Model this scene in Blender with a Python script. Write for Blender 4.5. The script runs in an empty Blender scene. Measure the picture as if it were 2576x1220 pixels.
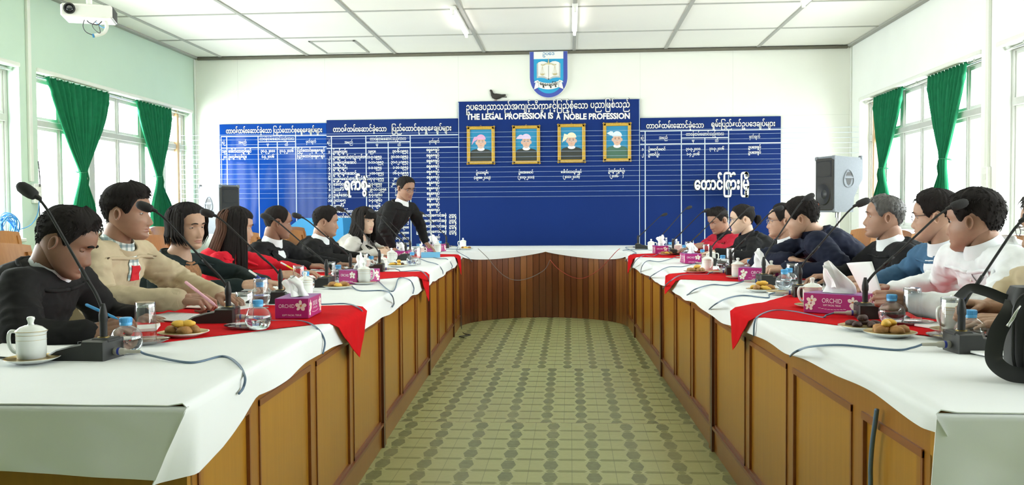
# Meeting room with a U of cloth-covered tables; units are metres, +Y runs down the room, the camera sits at the open end.
import bpy, math, random
from math import sin, cos, pi, radians, sqrt, atan2, exp
from mathutils import Vector, Matrix, noise, Quaternion
from mathutils.geometry import tessellate_polygon

SC = bpy.context.scene
COL = SC.collection
V = Vector

# ---------------------------------------------------------------- camera, sky, exposure
IW, IH = 2576, 1220
FPX = 2195.2
YAW, PITCH, ROLL = .0672, .0319, -.0063
EYE = V((0, 0, 1.2))
_f = V((-sin(YAW)*cos(PITCH), cos(YAW)*cos(PITCH), -sin(PITCH)))
_r = V((cos(YAW), sin(YAW), 0))
_u = _r.cross(_f)
CR = cos(ROLL)*_r + sin(ROLL)*_u
CU = -sin(ROLL)*_r + cos(ROLL)*_u
cam = bpy.data.cameras.new('camera')
cam.sensor_width = 36
cam.lens = FPX/IW*36
cam.clip_end = 200
camo = bpy.data.objects.new('camera', cam)
COL.objects.link(camo)
camo.matrix_world = Matrix(((CR.x, CU.x, -_f.x, EYE.x), (CR.y, CU.y, -_f.y, EYE.y), (CR.z, CU.z, -_f.z, EYE.z), (0, 0, 0, 1)))
SC.camera = camo

SC.view_settings.view_transform = 'Standard'
SC.view_settings.look = 'None'
SC.view_settings.gamma = 1
SC.view_settings.use_curve_mapping = False
SC.view_settings.exposure = 0.25
SC.cycles.max_bounces = 9
SC.cycles.diffuse_bounces = 5
SC.cycles.glossy_bounces = 4
SC.cycles.transmission_bounces = 8
SC.cycles.transparent_max_bounces = 10
SC.cycles.caustics_reflective = False
SC.cycles.caustics_refractive = False
SC.cycles.sample_clamp_indirect = 6

W = bpy.data.worlds.new('sky')
SC.world = W
W.use_nodes = True
nt = W.node_tree
bg = nt.nodes['Background']
tc = nt.nodes.new('ShaderNodeTexCoord')
sx = nt.nodes.new('ShaderNodeSeparateXYZ')
mr = nt.nodes.new('ShaderNodeMapRange')           # overcast sky, brighter towards the hidden sun on the left
nt.links.new(tc.outputs['Generated'], sx.inputs[0])
nt.links.new(sx.outputs['X'], mr.inputs[0])
mr.inputs[1].default_value = -1
mr.inputs[2].default_value = 1
SKY_LEFT, SKY_RIGHT = 22.0, 11.5
mr.inputs[3].default_value = SKY_LEFT
mr.inputs[4].default_value = SKY_RIGHT
nt.links.new(mr.outputs[0], bg.inputs[1])
bg.inputs[0].default_value = (0.94, 0.98, 1.0, 1)

def portal(name, loc, rot, sx_, sy_):
    l = bpy.data.lights.new(name, 'AREA')
    l.shape = 'RECTANGLE'
    l.size, l.size_y = sx_, sy_
    l.cycles.is_portal = True
    o = bpy.data.objects.new(name, l)
    COL.objects.link(o)
    o.location = loc
    o.rotation_euler = rot
XL, XR, YB, ZC = -5.22, 3.72, 11.89, 3.412
YR = -3.5
WIN_L = [(8.27, 11.80), (4.45, 8.0), (2.0, 4.2)]  # last span is out of view, cut short to keep the left end drop dim
WIN_R = [(8.22, 11.56), (4.45, 7.92), (.3, 4.2)]  # last span is out of view, lengthened to brighten the right end drop
Z0, Z1 = 1.0, 2.64
for i, (a, b) in enumerate(WIN_L):
    portal('window_light', (XL-.34, (a+b)/2, (Z0+Z1)/2), (0, radians(-90), 0), Z1-Z0, b-a)
for i, (a, b) in enumerate(WIN_R):
    portal('window_light', (XR+.34, (a+b)/2, (Z0+Z1)/2), (0, radians(90), 0), Z1-Z0, b-a)

# ---------------------------------------------------------------- pixel helpers: where a sight line of the photograph meets a plane of the room
def ray(x, y): return _f + (x-IW/2)/FPX*CR + (IH/2-y)/FPX*CU
def pz(x, y, z):
    d = ray(x, y)
    return EYE + d*((z-EYE.z)/d.z)
def py(x, y, Y):
    d = ray(x, y)
    return EYE + d*(Y/d.y)
def px(x, y, X):
    d = ray(x, y)
    return EYE + d*(X/d.x)

# ---------------------------------------------------------------- mesh builder
def frame(o, d, up=(0, 0, 1)):
    """matrix with local z along d"""
    z = V(d).normalized()
    u = V(up)
    if abs(z.dot(u)) > .99: u = V((0, 1, 0))
    x = u.cross(z).normalized()
    y = z.cross(x)
    return Matrix(((x.x, y.x, z.x, o[0]), (x.y, y.y, z.y, o[1]), (x.z, y.z, z.z, o[2]), (0, 0, 0, 1)))
def TR(x=0, y=0, z=0): return Matrix.Translation((x, y, z))
def RZ(a): return Matrix.Rotation(a, 4, 'Z')
def RX(a): return Matrix.Rotation(a, 4, 'X')
def RY(a): return Matrix.Rotation(a, 4, 'Y')

class MB:
    def __init__(s):
        s.v, s.f, s.m = [], [], []
    def add(s, vs, fs, m=0, M=None):
        n = len(s.v)
        s.v += [tuple(M @ V(p)) for p in vs] if M is not None else [tuple(p) for p in vs]
        s.f += [tuple(n+i for i in f) for f in fs]
        s.m += [m]*len(fs)
        return s
    def box(s, x0, x1, y0, y1, z0, z1, bev=0, m=0, M=None):
        if bev <= 0:
            vs = [(x, y, z) for z in (z0, z1) for y in (y0, y1) for x in (x0, x1)]
            fs = [(0, 2, 3, 1), (4, 5, 7, 6), (0, 1, 5, 4), (2, 6, 7, 3), (0, 4, 6, 2), (1, 3, 7, 5)]
            return s.add(vs, fs, m, M)
        b = min(bev, (x1-x0)/2.01, (y1-y0)/2.01, (z1-z0)/2.01)
        vs = []
        idx = {}
        for iz, (z, zi) in enumerate(((z0, z0+b), (z1, z1-b))):
            for iy, (y, yi) in enumerate(((y0, y0+b), (y1, y1-b))):
                for ix, (x, xi) in enumerate(((x0, x0+b), (x1, x1-b))):
                    for k, p in enumerate(((x, yi, zi), (xi, y, zi), (xi, yi, z))):
                        idx[ix, iy, iz, k] = len(vs)
                        vs.append(p)
        I = lambda *a: idx[a]
        fs = [(I(0,0,0,0), I(0,0,1,0), I(0,1,1,0), I(0,1,0,0)), (I(1,0,0,0), I(1,1,0,0), I(1,1,1,0), I(1,0,1,0)),
              (I(0,0,0,1), I(1,0,0,1), I(1,0,1,1), I(0,0,1,1)), (I(0,1,0,1), I(0,1,1,1), I(1,1,1,1), I(1,1,0,1)),
              (I(0,0,0,2), I(0,1,0,2), I(1,1,0,2), I(1,0,0,2)), (I(0,0,1,2), I(1,0,1,2), I(1,1,1,2), I(0,1,1,2))]
        for a in (0, 1):
            for c in (0, 1):
                q = (I(0,a,c,1), I(0,a,c,2), I(1,a,c,2), I(1,a,c,1)); fs.append(q if (a+c) % 2 else q[::-1])
                q = (I(a,0,c,0), I(a,0,c,2), I(a,1,c,2), I(a,1,c,0)); fs.append(q[::-1] if (a+c) % 2 else q)
                q = (I(a,c,0,0), I(a,c,0,1), I(a,c,1,1), I(a,c,1,0)); fs.append(q if (a+c) % 2 else q[::-1])
                for e in (0, 1):
                    t = (I(a,c,e,0), I(a,c,e,1), I(a,c,e,2))
                    fs.append(t if (a+c+e) % 2 else t[::-1])
        return s.add(vs, fs, m, M)
    def lathe(s, prof, n=24, m=0, M=None, a0=0, a1=2*pi, sx=1, sy=1):
        vs, fs = [], []
        full = abs(a1-a0-2*pi) < 1e-6
        k = n if full else n+1
        for r, z in prof:
            for i in range(k):
                a = a0+(a1-a0)*i/n
                vs.append((r*cos(a)*sx, r*sin(a)*sy, z))
        for j in range(len(prof)-1):
            for i in range(n):
                i2 = (i+1) % k
                fs.append((j*k+i, j*k+i2, (j+1)*k+i2, (j+1)*k+i))
        if full:
            if prof[0][0] > 1e-5: fs.append(tuple(range(k))[::-1])
            if prof[-1][0] > 1e-5: fs.append(tuple((len(prof)-1)*k+i for i in range(k)))
        return s.add(vs, fs, m, M)
    def cyl(s, r, z0, z1, n=16, m=0, M=None, r2=None, bev=0):
        r2 = r if r2 is None else r2
        p = [(r, z0), (r2, z1)] if bev <= 0 else [(r-bev, z0), (r, z0+bev), (r2, z1-bev), (r2-bev, z1)]
        return s.lathe(p, n, m, M)
    def rod(s, a, b, r, n=10, m=0, r2=None):
        a, b = V(a), V(b)
        return s.cyl(r, 0, (b-a).length, n, m, frame(a, b-a), r2)
    def sphere(s, c, rx, ry=None, rz=None, n=16, k=10, m=0, M=None):
        ry = rx if ry is None else ry
        rz = rx if rz is None else rz
        vs = [(c[0], c[1], c[2]-rz)]
        for j in range(1, k):
            t = -pi/2+pi*j/k
            for i in range(n):
                a = 2*pi*i/n
                vs.append((c[0]+rx*cos(t)*cos(a), c[1]+ry*cos(t)*sin(a), c[2]+rz*sin(t)))
        vs.append((c[0], c[1], c[2]+rz))
        fs = [(0, 1+(i+1) % n, 1+i) for i in range(n)]
        for j in range(k-2):
            for i in range(n):
                i2 = (i+1) % n
                fs.append((1+j*n+i, 1+j*n+i2, 1+(j+1)*n+i2, 1+(j+1)*n+i))
        L = len(vs)-1
        fs += [(1+(k-2)*n+i, 1+(k-2)*n+(i+1) % n, L) for i in range(n)]
        return s.add(vs, fs, m, M)
    def tube(s, path, rad, n=8, m=0, M=None, flat=1.0, up=None, caps=True, round_ends=False):
        P = [V(p) for p in path]
        R = rad if isinstance(rad, (list, tuple)) else [rad]*len(P)
        if round_ends:
            d0, d1 = (P[0]-P[1]).normalized(), (P[-1]-P[-2]).normalized()
            A = [(P[0]+d0*R[0]*sin(t), R[0]*cos(t)) for t in (1.45, 1.1, .6)]
            B = [(P[-1]+d1*R[-1]*sin(t), R[-1]*cos(t)) for t in (.6, 1.1, 1.45)]
            P = [a[0] for a in A]+P+[b[0] for b in B]
            R = [a[1] for a in A]+list(R)+[b[1] for b in B]
        T = []
        for i in range(len(P)):
            d = P[min(i+1, len(P)-1)]-P[max(i-1, 0)]
            T.append(d.normalized() if d.length > 1e-9 else V((0, 0, 1)))
        u = V(up) if up is not None else (V((0, 0, 1)) if abs(T[0].z) < .9 else V((1, 0, 0)))
        vs, fs = [], []
        for i, (p, t) in enumerate(zip(P, T)):
            if up is not None: u = V(up)
            x = u-t*u.dot(t)
            x = x.normalized() if x.length > 1e-6 else t.orthogonal().normalized()
            y = t.cross(x)
            u = x
            for k in range(n):
                a = 2*pi*k/n
                vs.append(p+x*(cos(a)*R[i]*flat)+y*(sin(a)*R[i]))
        for j in range(len(P)-1):
            for k in range(n):
                k2 = (k+1) % n
                fs.append((j*n+k, j*n+k2, (j+1)*n+k2, (j+1)*n+k))
        if caps:
            fs.append(tuple(range(n))[::-1])
            fs.append(tuple((len(P)-1)*n+k for k in range(n)))
        return s.add(vs, fs, m, M)
    def loft(s, rings, m=0, M=None, caps=True, closed=True):
        n = len(rings[0])
        vs = [p for r in rings for p in r]
        fs = []
        for j in range(len(rings)-1):
            for i in range(n if closed else n-1):
                i2 = (i+1) % n
                fs.append((j*n+i, j*n+i2, (j+1)*n+i2, (j+1)*n+i))
        if caps and closed:
            fs.append(tuple(range(n))[::-1])
            fs.append(tuple((len(rings)-1)*n+i for i in range(n)))
        return s.add(vs, fs, m, M)
    def grid(s, nu, nv, fn, m=0, M=None, thick=0):
        """open sheet; thick > 0 gives it a back side offset along -normal"""
        P = [[V(fn(i/nu, j/nv)) for i in range(nu+1)] for j in range(nv+1)]
        w = nu+1
        vs = [p for r in P for p in r]
        fs = [(j*w+i, j*w+i+1, (j+1)*w+i+1, (j+1)*w+i) for j in range(nv) for i in range(nu)]
        if thick:
            N = []
            for j in range(nv+1):
                for i in range(nu+1):
                    du = P[j][min(i+1, nu)]-P[j][max(i-1, 0)]
                    dv = P[min(j+1, nv)][i]-P[max(j-1, 0)][i]
                    nn = du.cross(dv)
                    N.append(nn.normalized() if nn.length > 1e-12 else V((0, 0, 1)))
            o = len(vs)
            vs += [p-n_*thick for p, n_ in zip(vs[:], N)]
            fs += [tuple(o+q for q in f[::-1]) for f in fs[:]]
            for i in range(nu):
                fs.append((i+1, i, o+i, o+i+1))
                a = nv*w
                fs.append((a+i, a+i+1, o+a+i+1, o+a+i))
            for j in range(nv):
                fs.append((j*w, (j+1)*w, o+(j+1)*w, o+j*w))
                b = nu
                fs.append(((j+1)*w+b, j*w+b, o+j*w+b, o+(j+1)*w+b))
        return s.add(vs, fs, m, M)
    def prism(s, poly, h0, h1, m=0, M=None, ms=None):
        """polygon in local xy (counter-clockwise), extruded along z from h0 to h1"""
        n = len(poly)
        vs = [(p[0], p[1], h0) for p in poly]+[(p[0], p[1], h1) for p in poly]
        tris = tessellate_polygon([[V((p[0], p[1], 0)) for p in poly]])
        cap, bot = [], []
        for t in tris:
            a, b, c = (V((*poly[i][:2], 0)) for i in t)
            if (b-a).cross(c-a).z < 0: t = (t[0], t[2], t[1])
            cap.append(tuple(n+i for i in t))
            bot.append((t[0], t[2], t[1]))
        s.add(vs, cap, m, M)
        k = len(s.v)-2*n
        s.f += [tuple(k+i for i in f) for f in bot]
        s.m += [m]*len(bot)
        sd = [(i, (i+1) % n, n+(i+1) % n, n+i) for i in range(n)]
        s.f += [tuple(k+i for i in f) for f in sd]
        s.m += [m if ms is None else ms]*n
        return s
    def mesh(s, name):
        me = bpy.data.meshes.new(name)
        me.from_pydata(s.v, [], s.f)
        me.polygons.foreach_set('material_index', s.m)
        return me
    def build(s, name, mats, parent=None, smooth=.7, world=False, loc=None, rot=None):
        me = s.mesh(name)
        for mt in (mats if isinstance(mats, (list, tuple)) else [mats]): me.materials.append(mt)
        return link(name, me, parent, smooth, world, loc, rot)

def link(name, me, parent=None, smooth=.7, world=False, loc=None, rot=None):
    me.validate()
    if smooth:
        me.polygons.foreach_set('use_smooth', [True]*len(me.polygons))
        if smooth < 3: me.set_sharp_from_angle(angle=smooth)
    me.update()
    o = bpy.data.objects.new(name, me)
    COL.objects.link(o)
    if parent is not None:
        o.parent = parent
        if world: o.location = -parent.location
    if loc is not None: o.location = loc
    if rot is not None: o.rotation_euler = rot
    return o

def tag(o, label=None, cat=None, group=None, kind=None):
    if label: o['label'] = label
    if cat: o['category'] = cat
    if group: o['group'] = group
    if kind: o['kind'] = kind
    return o
def thing(name, label, cat, loc=(0, 0, 0), rz=0, group=None):
    o = bpy.data.objects.new(name, None)
    o.empty_display_size = .05
    COL.objects.link(o)
    o.location = loc
    o.rotation_euler = (0, 0, rz)
    return tag(o, label, cat, group)
def dup(root, loc, rz=0, label=None, group=None, scale=None):
    r = root.copy()
    COL.objects.link(r)
    r.location = loc
    r.rotation_euler = (0, 0, rz)
    if label: r['label'] = label
    if group: r['group'] = group
    if scale: r.scale = scale
    for ch in list(root.children):
        c = ch.copy()
        COL.objects.link(c)
        c.parent = r
        for g in ch.children:
            d = g.copy()
            COL.objects.link(d)
            d.parent = c
    return r
def struct(o): return tag(o, kind='structure')

def spline(pts, n=8):
    P = [V(p) for p in pts]
    out = []
    for i in range(len(P)-1):
        p0, p1, p2, p3 = P[max(i-1, 0)], P[i], P[i+1], P[min(i+2, len(P)-1)]
        for k in range(n):
            t = k/n
            out.append(.5*((2*p1)+(p2-p0)*t+(2*p0-5*p1+4*p2-p3)*t*t+(3*p1-p0-3*p2+p3)*t**3))
    out.append(P[-1])
    return out
def lerp(a, b, t): return a+(b-a)*t
def table(xs, ys, x):
    if x <= xs[0]: return ys[0]
    for i in range(len(xs)-1):
        if x <= xs[i+1]:
            t = (x-xs[i])/(xs[i+1]-xs[i])
            return ys[i]+(ys[i+1]-ys[i])*t
    return ys[-1]
def curve(xs, ys, x):
    """smooth monotone-ish interpolation"""
    if x <= xs[0]: return ys[0]
    if x >= xs[-1]: return ys[-1]
    for i in range(len(xs)-1):
        if x <= xs[i+1]:
            h = xs[i+1]-xs[i]
            t = (x-xs[i])/h
            def sl(k):
                if k <= 0 or k >= len(xs)-1: return (ys[min(k+1, len(xs)-1)]-ys[max(k-1, 0)])/(xs[min(k+1, len(xs)-1)]-xs[max(k-1, 0)])
                return (ys[k+1]-ys[k-1])/(xs[k+1]-xs[k-1])
            a, b = sl(i)*h, sl(i+1)*h
            return (2*t**3-3*t*t+1)*ys[i]+(t**3-2*t*t+t)*a+(-2*t**3+3*t*t)*ys[i+1]+(t**3-t*t)*b
def smooth01(t):
    t = max(0, min(1, t))
    return t*t*(3-2*t)

# ---------------------------------------------------------------- procedural materials
class NX:
    """a value in a node tree that arithmetic adds Math nodes to"""
    def __init__(s, nt, sk): s.nt, s.s = nt, sk
    def _op(s, op, *a):
        n = s.nt.nodes.new('ShaderNodeMath')
        n.operation = op
        for i, x in enumerate((s,)+a):
            if isinstance(x, NX): s.nt.links.new(x.s, n.inputs[i])
            else: n.inputs[i].default_value = x
        return NX(s.nt, n.outputs[0])
    def __add__(s, o): return s._op('ADD', o)
    def __sub__(s, o): return s._op('SUBTRACT', o)
    def __mul__(s, o): return s._op('MULTIPLY', o)
    def __truediv__(s, o): return s._op('DIVIDE', o)
    def abs(s): return s._op('ABSOLUTE')
    def fract(s): return s._op('FRACT')
    def lt(s, o): return s._op('LESS_THAN', o)
    def gt(s, o): return s._op('GREATER_THAN', o)
    def max(s, o): return s._op('MAXIMUM', o)
    def min(s, o): return s._op('MINIMUM', o)
    def floor(s): return s._op('FLOOR')

def newmat(name):
    m = bpy.data.materials.new(name)
    m.use_nodes = True
    nt = m.node_tree
    return m, nt, nt.nodes['Principled BSDF']
def c4(c): return (c[0], c[1], c[2], 1)
def mixrgb(nt, fac, a, b):
    n = nt.nodes.new('ShaderNodeMix')
    n.data_type = 'RGBA'
    for i, x in ((0, fac), (6, a), (7, b)):
        if isinstance(x, NX): nt.links.new(x.s, n.inputs[i])
        elif hasattr(x, 'is_output'): nt.links.new(x, n.inputs[i])
        elif i == 0: n.inputs[i].default_value = x
        else: n.inputs[i].default_value = c4(x)
    return n.outputs[2]
def noise_node(nt, scale, detail=3, coord='Object', stretch=None, rough=.55):
    tc = nt.nodes.new('ShaderNodeTexCoord')
    n = nt.nodes.new('ShaderNodeTexNoise')
    n.inputs['Scale'].default_value = scale
    n.inputs['Detail'].default_value = detail
    n.inputs['Roughness'].default_value = rough
    if stretch:
        mp = nt.nodes.new('ShaderNodeMapping')
        mp.inputs['Scale'].default_value = stretch
        nt.links.new(tc.outputs[coord], mp.inputs[0])
        nt.links.new(mp.outputs[0], n.inputs[0])
    else: nt.links.new(tc.outputs[coord], n.inputs[0])
    return n.outputs['Fac']
def pmat(name, col, rough=.5, var=.08, vscale=6, bump=0, bscale=60, bdist=.002, metal=0, spec=.5, stretch=None, sheen=0, coat=0, sss=0, vstretch=None):
    m, nt, b = newmat(name)
    b.inputs['Roughness'].default_value = rough
    b.inputs['Metallic'].default_value = metal
    b.inputs['Specular IOR Level'].default_value = spec
    if sheen: b.inputs['Sheen Weight'].default_value = sheen
    if coat:
        b.inputs['Coat Weight'].default_value = coat
        b.inputs['Coat Roughness'].default_value = .1
    if sss:
        b.inputs['Subsurface Weight'].default_value = sss
        b.inputs['Subsurface Radius'].default_value = (.012, .005, .003)
        b.inputs['Subsurface Scale'].default_value = 1
    if var:
        f = noise_node(nt, vscale, stretch=vstretch or stretch)
        d = [max(0, c*(1-var*1.6)) for c in col]
        l = [min(1, c*(1+var)) for c in col]
        nt.links.new(mixrgb(nt, NX(nt, f), d, l), b.inputs['Base Color'])
    else: b.inputs['Base Color'].default_value = c4(col)
    if bump:
        f = noise_node(nt, bscale, 4, stretch=stretch)
        bp = nt.nodes.new('ShaderNodeBump')
        bp.inputs['Strength'].default_value = bump
        bp.inputs['Distance'].default_value = bdist
        nt.links.new(f, bp.inputs['Height'])
        nt.links.new(bp.outputs[0], b.inputs['Normal'])
    return m
def glassmat(name, col=(1, 1, 1), rough=.0, ior=1.45):
    m, nt, b = newmat(name)
    b.inputs['Base Color'].default_value = c4(col)
    b.inputs['Roughness'].default_value = rough
    b.inputs['IOR'].default_value = ior
    b.inputs['Transmission Weight'].default_value = 1
    return m
def thinglass(name, tint=(1, 1, 1), base=.04, edge=.45):
    """a thin pane or thin-walled vessel: lets light straight through and mirrors a little of it"""
    m, nt, b = newmat(name)
    nt.nodes.remove(b)
    out = nt.nodes['Material Output']
    t = nt.nodes.new('ShaderNodeBsdfTransparent')
    t.inputs[0].default_value = c4(tint)
    g = nt.nodes.new('ShaderNodeBsdfGlossy')
    g.inputs['Roughness'].default_value = .02
    lw = nt.nodes.new('ShaderNodeLayerWeight')
    lw.inputs[0].default_value = .35
    fac = (NX(nt, lw.outputs['Facing'])*NX(nt, lw.outputs['Facing'])*edge+base).min(.8)
    mx = nt.nodes.new('ShaderNodeMixShader')
    nt.links.new(fac.s, mx.inputs[0])
    nt.links.new(t.outputs[0], mx.inputs[1])
    nt.links.new(g.outputs[0], mx.inputs[2])
    nt.links.new(mx.outputs[0], out.inputs[0])
    return m
def emitmat(name, col, strength):
    m, nt, b = newmat(name)
    b.inputs['Base Color'].default_value = c4(col)
    b.inputs['Emission Color'].default_value = c4(col)
    b.inputs['Emission Strength'].default_value = strength
    return m
def woodmat(name, c1, c2, rough=.3, axis='Z', scale=5, coat=.3):
    m, nt, b = newmat(name)
    st = {'Z': (14, 14, .7), 'X': (.7, 14, 14), 'Y': (14, .7, 14)}[axis]
    f = noise_node(nt, scale, 5, stretch=st)
    g = noise_node(nt, 1.6, 2)
    col = mixrgb(nt, NX(nt, f), c1, c2)
    col2 = mixrgb(nt, (NX(nt, g)-.35)*.5, col, [x*.6 for x in c1])
    nt.links.new(col2, b.inputs['Base Color'])
    b.inputs['Roughness'].default_value = rough
    b.inputs['Coat Weight'].default_value = coat
    b.inputs['Coat Roughness'].default_value = .12
    bp = nt.nodes.new('ShaderNodeBump')
    bp.inputs['Strength'].default_value = .08
    bp.inputs['Distance'].default_value = .002
    nt.links.new(f, bp.inputs['Height'])
    nt.links.new(bp.outputs[0], b.inputs['Normal'])
    return m

MT = {}
MT['wall_green'] = pmat('mint wall paint', (.56, .71, .595), .75, .03, 2.5, .06, 90)
MT['wall_white'] = pmat('cream wall board', (.86, .86, .80), .5, .02, 2)
MT['ceiling'] = pmat('ceiling board', (.80, .785, .73), .8, .025, 1.5)
MT['batten'] = pmat('grey painted batten', (.36, .36, .33), .6, .06, 20)
MT['trim_white'] = pmat('white painted trim', (.78, .80, .74), .5, .04, 8)
MT['frame_grey'] = pmat('grey window paint', (.52, .53, .50), .45, .06, 10)
MT['sash'] = pmat('pale sash paint', (.70, .72, .68), .45, .05, 10)
MT['frame_brown'] = woodmat('brown window post', (.45, .26, .12), (.62, .40, .20), .5)
MT['pane'] = thinglass('window pane', (.97, 1, .98), .03)
MT['chrome'] = pmat('polished metal', (.75, .75, .73), .22, 0, metal=1)
MT['steel'] = pmat('brushed steel', (.5, .5, .5), .35, .05, metal=1)
MT['white_plastic'] = pmat('white plastic', (.82, .82, .78), .35, .02)
MT['black_plastic'] = pmat('black plastic', (.022, .022, .022), .42, .1, 30, .05, 300)
MT['curtain'] = pmat('green curtain cloth', (.008, .155, .065), .85, .15, 14, .15, 240, spec=.2)
MT['curtain_band'] = pmat('green curtain band', (.006, .13, .055), .8, .1, 14)
# ---------------------------------------------------------------- floor
def floor_material():
    m, nt, b = newmat('green patterned vinyl')
    tc = nt.nodes.new('ShaderNodeTexCoord')
    sp = nt.nodes.new('ShaderNodeSeparateXYZ')
    nt.links.new(tc.outputs['Object'], sp.inputs[0])
    X, Y = NX(nt, sp.outputs['X']), NX(nt, sp.outputs['Y'])
    P, Q = .2035, .1918
    far, mid = Y.gt(6.77), Y.gt(5.0)
    # three sheets of vinyl laid with their patterns out of step
    x0 = mid*-.045-.10+far*.115
    y0 = mid*.085+4.91+far*-.056
    U = ((X-x0)/P+100.5).fract()-.5        # 0 at a column of hexagons
    Vv = ((Y-y0)/Q+100.5).fract()-.5       # 0 at a row of hexagons
    ax, ay = (U*P).abs(), (Vv*Q).abs()
    hexm = (ax+ay*.22).lt(.037)*ay.lt(.070)
    bx, by = ax*-1+P/2, ay*-1+Q/2           # distances from the middle between columns and rows
    bar = (bx+by*.9).lt(.074)*by.lt(.017)
    con = (ax+by*.5).lt(.021)*by.lt(.024)
    dia = ((ax-.036).abs()*.8+(by-.004)).abs().lt(.017)*(ax.lt(.06))
    line = bx.lt(.0011)
    seam = (Y-6.77).abs().lt(.004).max((Y-5.0).abs().lt(.004))
    n1 = noise_node(nt, 34, 4)
    n2 = noise_node(nt, 1.3, 3)
    n3 = noise_node(nt, 90, 2)
    base = mixrgb(nt, NX(nt, n1), (.37, .40, .165), (.46, .49, .225))
    base = mixrgb(nt, dia*.5, base, (.52, .55, .31))
    dark = mixrgb(nt, NX(nt, n1), (.115, .13, .045), (.26, .29, .125))
    olive = mixrgb(nt, NX(nt, n3), (.19, .20, .065), (.29, .31, .115))
    c = mixrgb(nt, bar, base, olive)
    c = mixrgb(nt, con, c, olive)
    c = mixrgb(nt, hexm, c, dark)
    c = mixrgb(nt, line*.75, c, (.12, .13, .06))
    c = mixrgb(nt, seam*.6, c, (.30, .20, .10))
    c = mixrgb(nt, (NX(nt, n2)-.45).max(0)*1.3, c, (.36, .34, .16))
    nt.links.new(c, b.inputs['Base Color'])
    b.inputs['Roughness'].default_value = .38
    b.inputs['Specular IOR Level'].default_value = .4
    bp = nt.nodes.new('ShaderNodeBump')
    bp.inputs['Strength'].default_value = .05
    bp.inputs['Distance'].default_value = .002
    nt.links.new(n2, bp.inputs['Height'])
    nt.links.new(bp.outputs[0], b.inputs['Normal'])
    return m
XO = .30                                            # wall thickness
struct(MB().box(XL-XO, XR+XO, YR-.2, YB+.2, -.12, 0).build('floor', floor_material(), smooth=0))
struct(MB().box(XL-XO, XR+XO, YR-.2, YB+.2, ZC, ZC+.1).build('ceiling', MT['ceiling'], smooth=0))

# ---------------------------------------------------------------- ceiling battens
n = 0
for i in range(-0, 8):
    x = -4.823+1.22*i
    if x < XR:
        n += 1
        struct(MB().box(x-.022, x+.022, YR, YB-.02, ZC-.012, ZC+.01, .004).build('trim_%d' % n, MT['batten'], smooth=0))
for k, y in enumerate([10.70, 9.385]+[9.385-1.32*j for j in range(1, 10)]):
    n += 1
    struct(MB().box(XL, XR, y-.016, y+.016, ZC-.009, ZC+.01, .003).build('trim_%d' % n, MT['batten'], smooth=0))
for (x0, x1, y0, y1) in ((XL, XL+.07, YR, YB), (XR-.07, XR, YR, YB)):
    n += 1
    struct(MB().box(x0, x1, y0, y1, ZC-.022, ZC+.01, .004).build('trim_%d' % n, MT['batten'], smooth=0))
MT['dark_batten'] = pmat('dark picture rail', (.13, .12, .09), .6, .1, 20)
n += 1
struct(MB().box(XL+.06, XR-.06, YB-.05, YB, ZC-.045, ZC-.008, .006).build('trim_%d' % n, MT['dark_batten'], smooth=0))
# ceiling hatch between two battens
a, c = pz(775, 103, ZC), pz(930, 131, ZC)
hx0, hx1, hy0, hy1 = a.x, c.x, a.y, c.y
hm = MB()
for (x0, x1, y0, y1) in ((hx0, hx1, hy0, hy0+.03), (hx0, hx1, hy1-.03, hy1), (hx0, hx0+.03, hy0, hy1), (hx1-.03, hx1, hy0, hy1)):
    hm.box(x0, x1, y0, y1, ZC-.012, ZC+.01, .003)
hatch = thing('ceiling_hatch', 'rectangular ceiling hatch framed in grey battens near the back wall', 'hatch', ((hx0+hx1)/2, (hy0+hy1)/2, ZC))
hm.build('hatch_frame', MT['batten'], hatch, 0, True)
MB().box(hx0+.03, hx1-.03, hy0+.03, hy1-.03, ZC-.005, ZC+.01).build('hatch_panel', MT['ceiling'], hatch, 0, True)

# ---------------------------------------------------------------- walls
def side_wall(name, X, sgn, wins, mat):
    """wall on the plane x = X whose thickness runs outwards (sgn -1 left, +1 right)"""
    xa, xb = sorted((X, X+sgn*XO))
    m = MB()
    edges = sorted([e for w in wins for e in w])
    m.box(xa, xb, YR, YB+.2, 0, Z0)
    m.box(xa, xb, YR, YB+.2, Z1, ZC)
    ys = [YR]+edges+[YB+.2]
    for k in range(0, len(ys), 2): m.box(xa, xb, ys[k], ys[k+1], Z0, Z1)
    struct(m.build(name, mat, smooth=0))
side_wall('wall_left', XL, -1, WIN_L, MT['wall_green'])
MT['wall_right'] = pmat('overlit mint wall paint', (.87, .90, .86), .75, .03, 2.5, .06, 90)  # mint wall coloured near white to stand for the glare on it
side_wall('wall_right', XR, 1, WIN_R, MT['wall_right'])
def back_material():
    m, nt, b = newmat('cream panelled wall')
    tc = nt.nodes.new('ShaderNodeTexCoord')
    sp = nt.nodes.new('ShaderNodeSeparateXYZ')
    nt.links.new(tc.outputs['Object'], sp.inputs[0])
    X, Z = NX(nt, sp.outputs['X']), NX(nt, sp.outputs['Z'])
    ln = None
    for x in (-4.60, -3.37, -1.52, -.32, .94, 2.17):
        e = (X-x).abs().lt(.0022)
        ln = e if ln is None else ln.max(e)
    ln = ln.max((Z-2.50).abs().lt(.0018))
    f = noise_node(nt, 2, 3)
    c = mixrgb(nt, NX(nt, f), (.80, .81, .74), (.86, .86, .80))
    c = mixrgb(nt, ln*.4, c, (.45, .45, .40))
    nt.links.new(c, b.inputs['Base Color'])
    b.inputs['Roughness'].default_value = .42
    return m
struct(MB().box(XL-XO, XR+XO, YB, YB+.2, 0, ZC).build('wall_back', back_material(), smooth=0))
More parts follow.
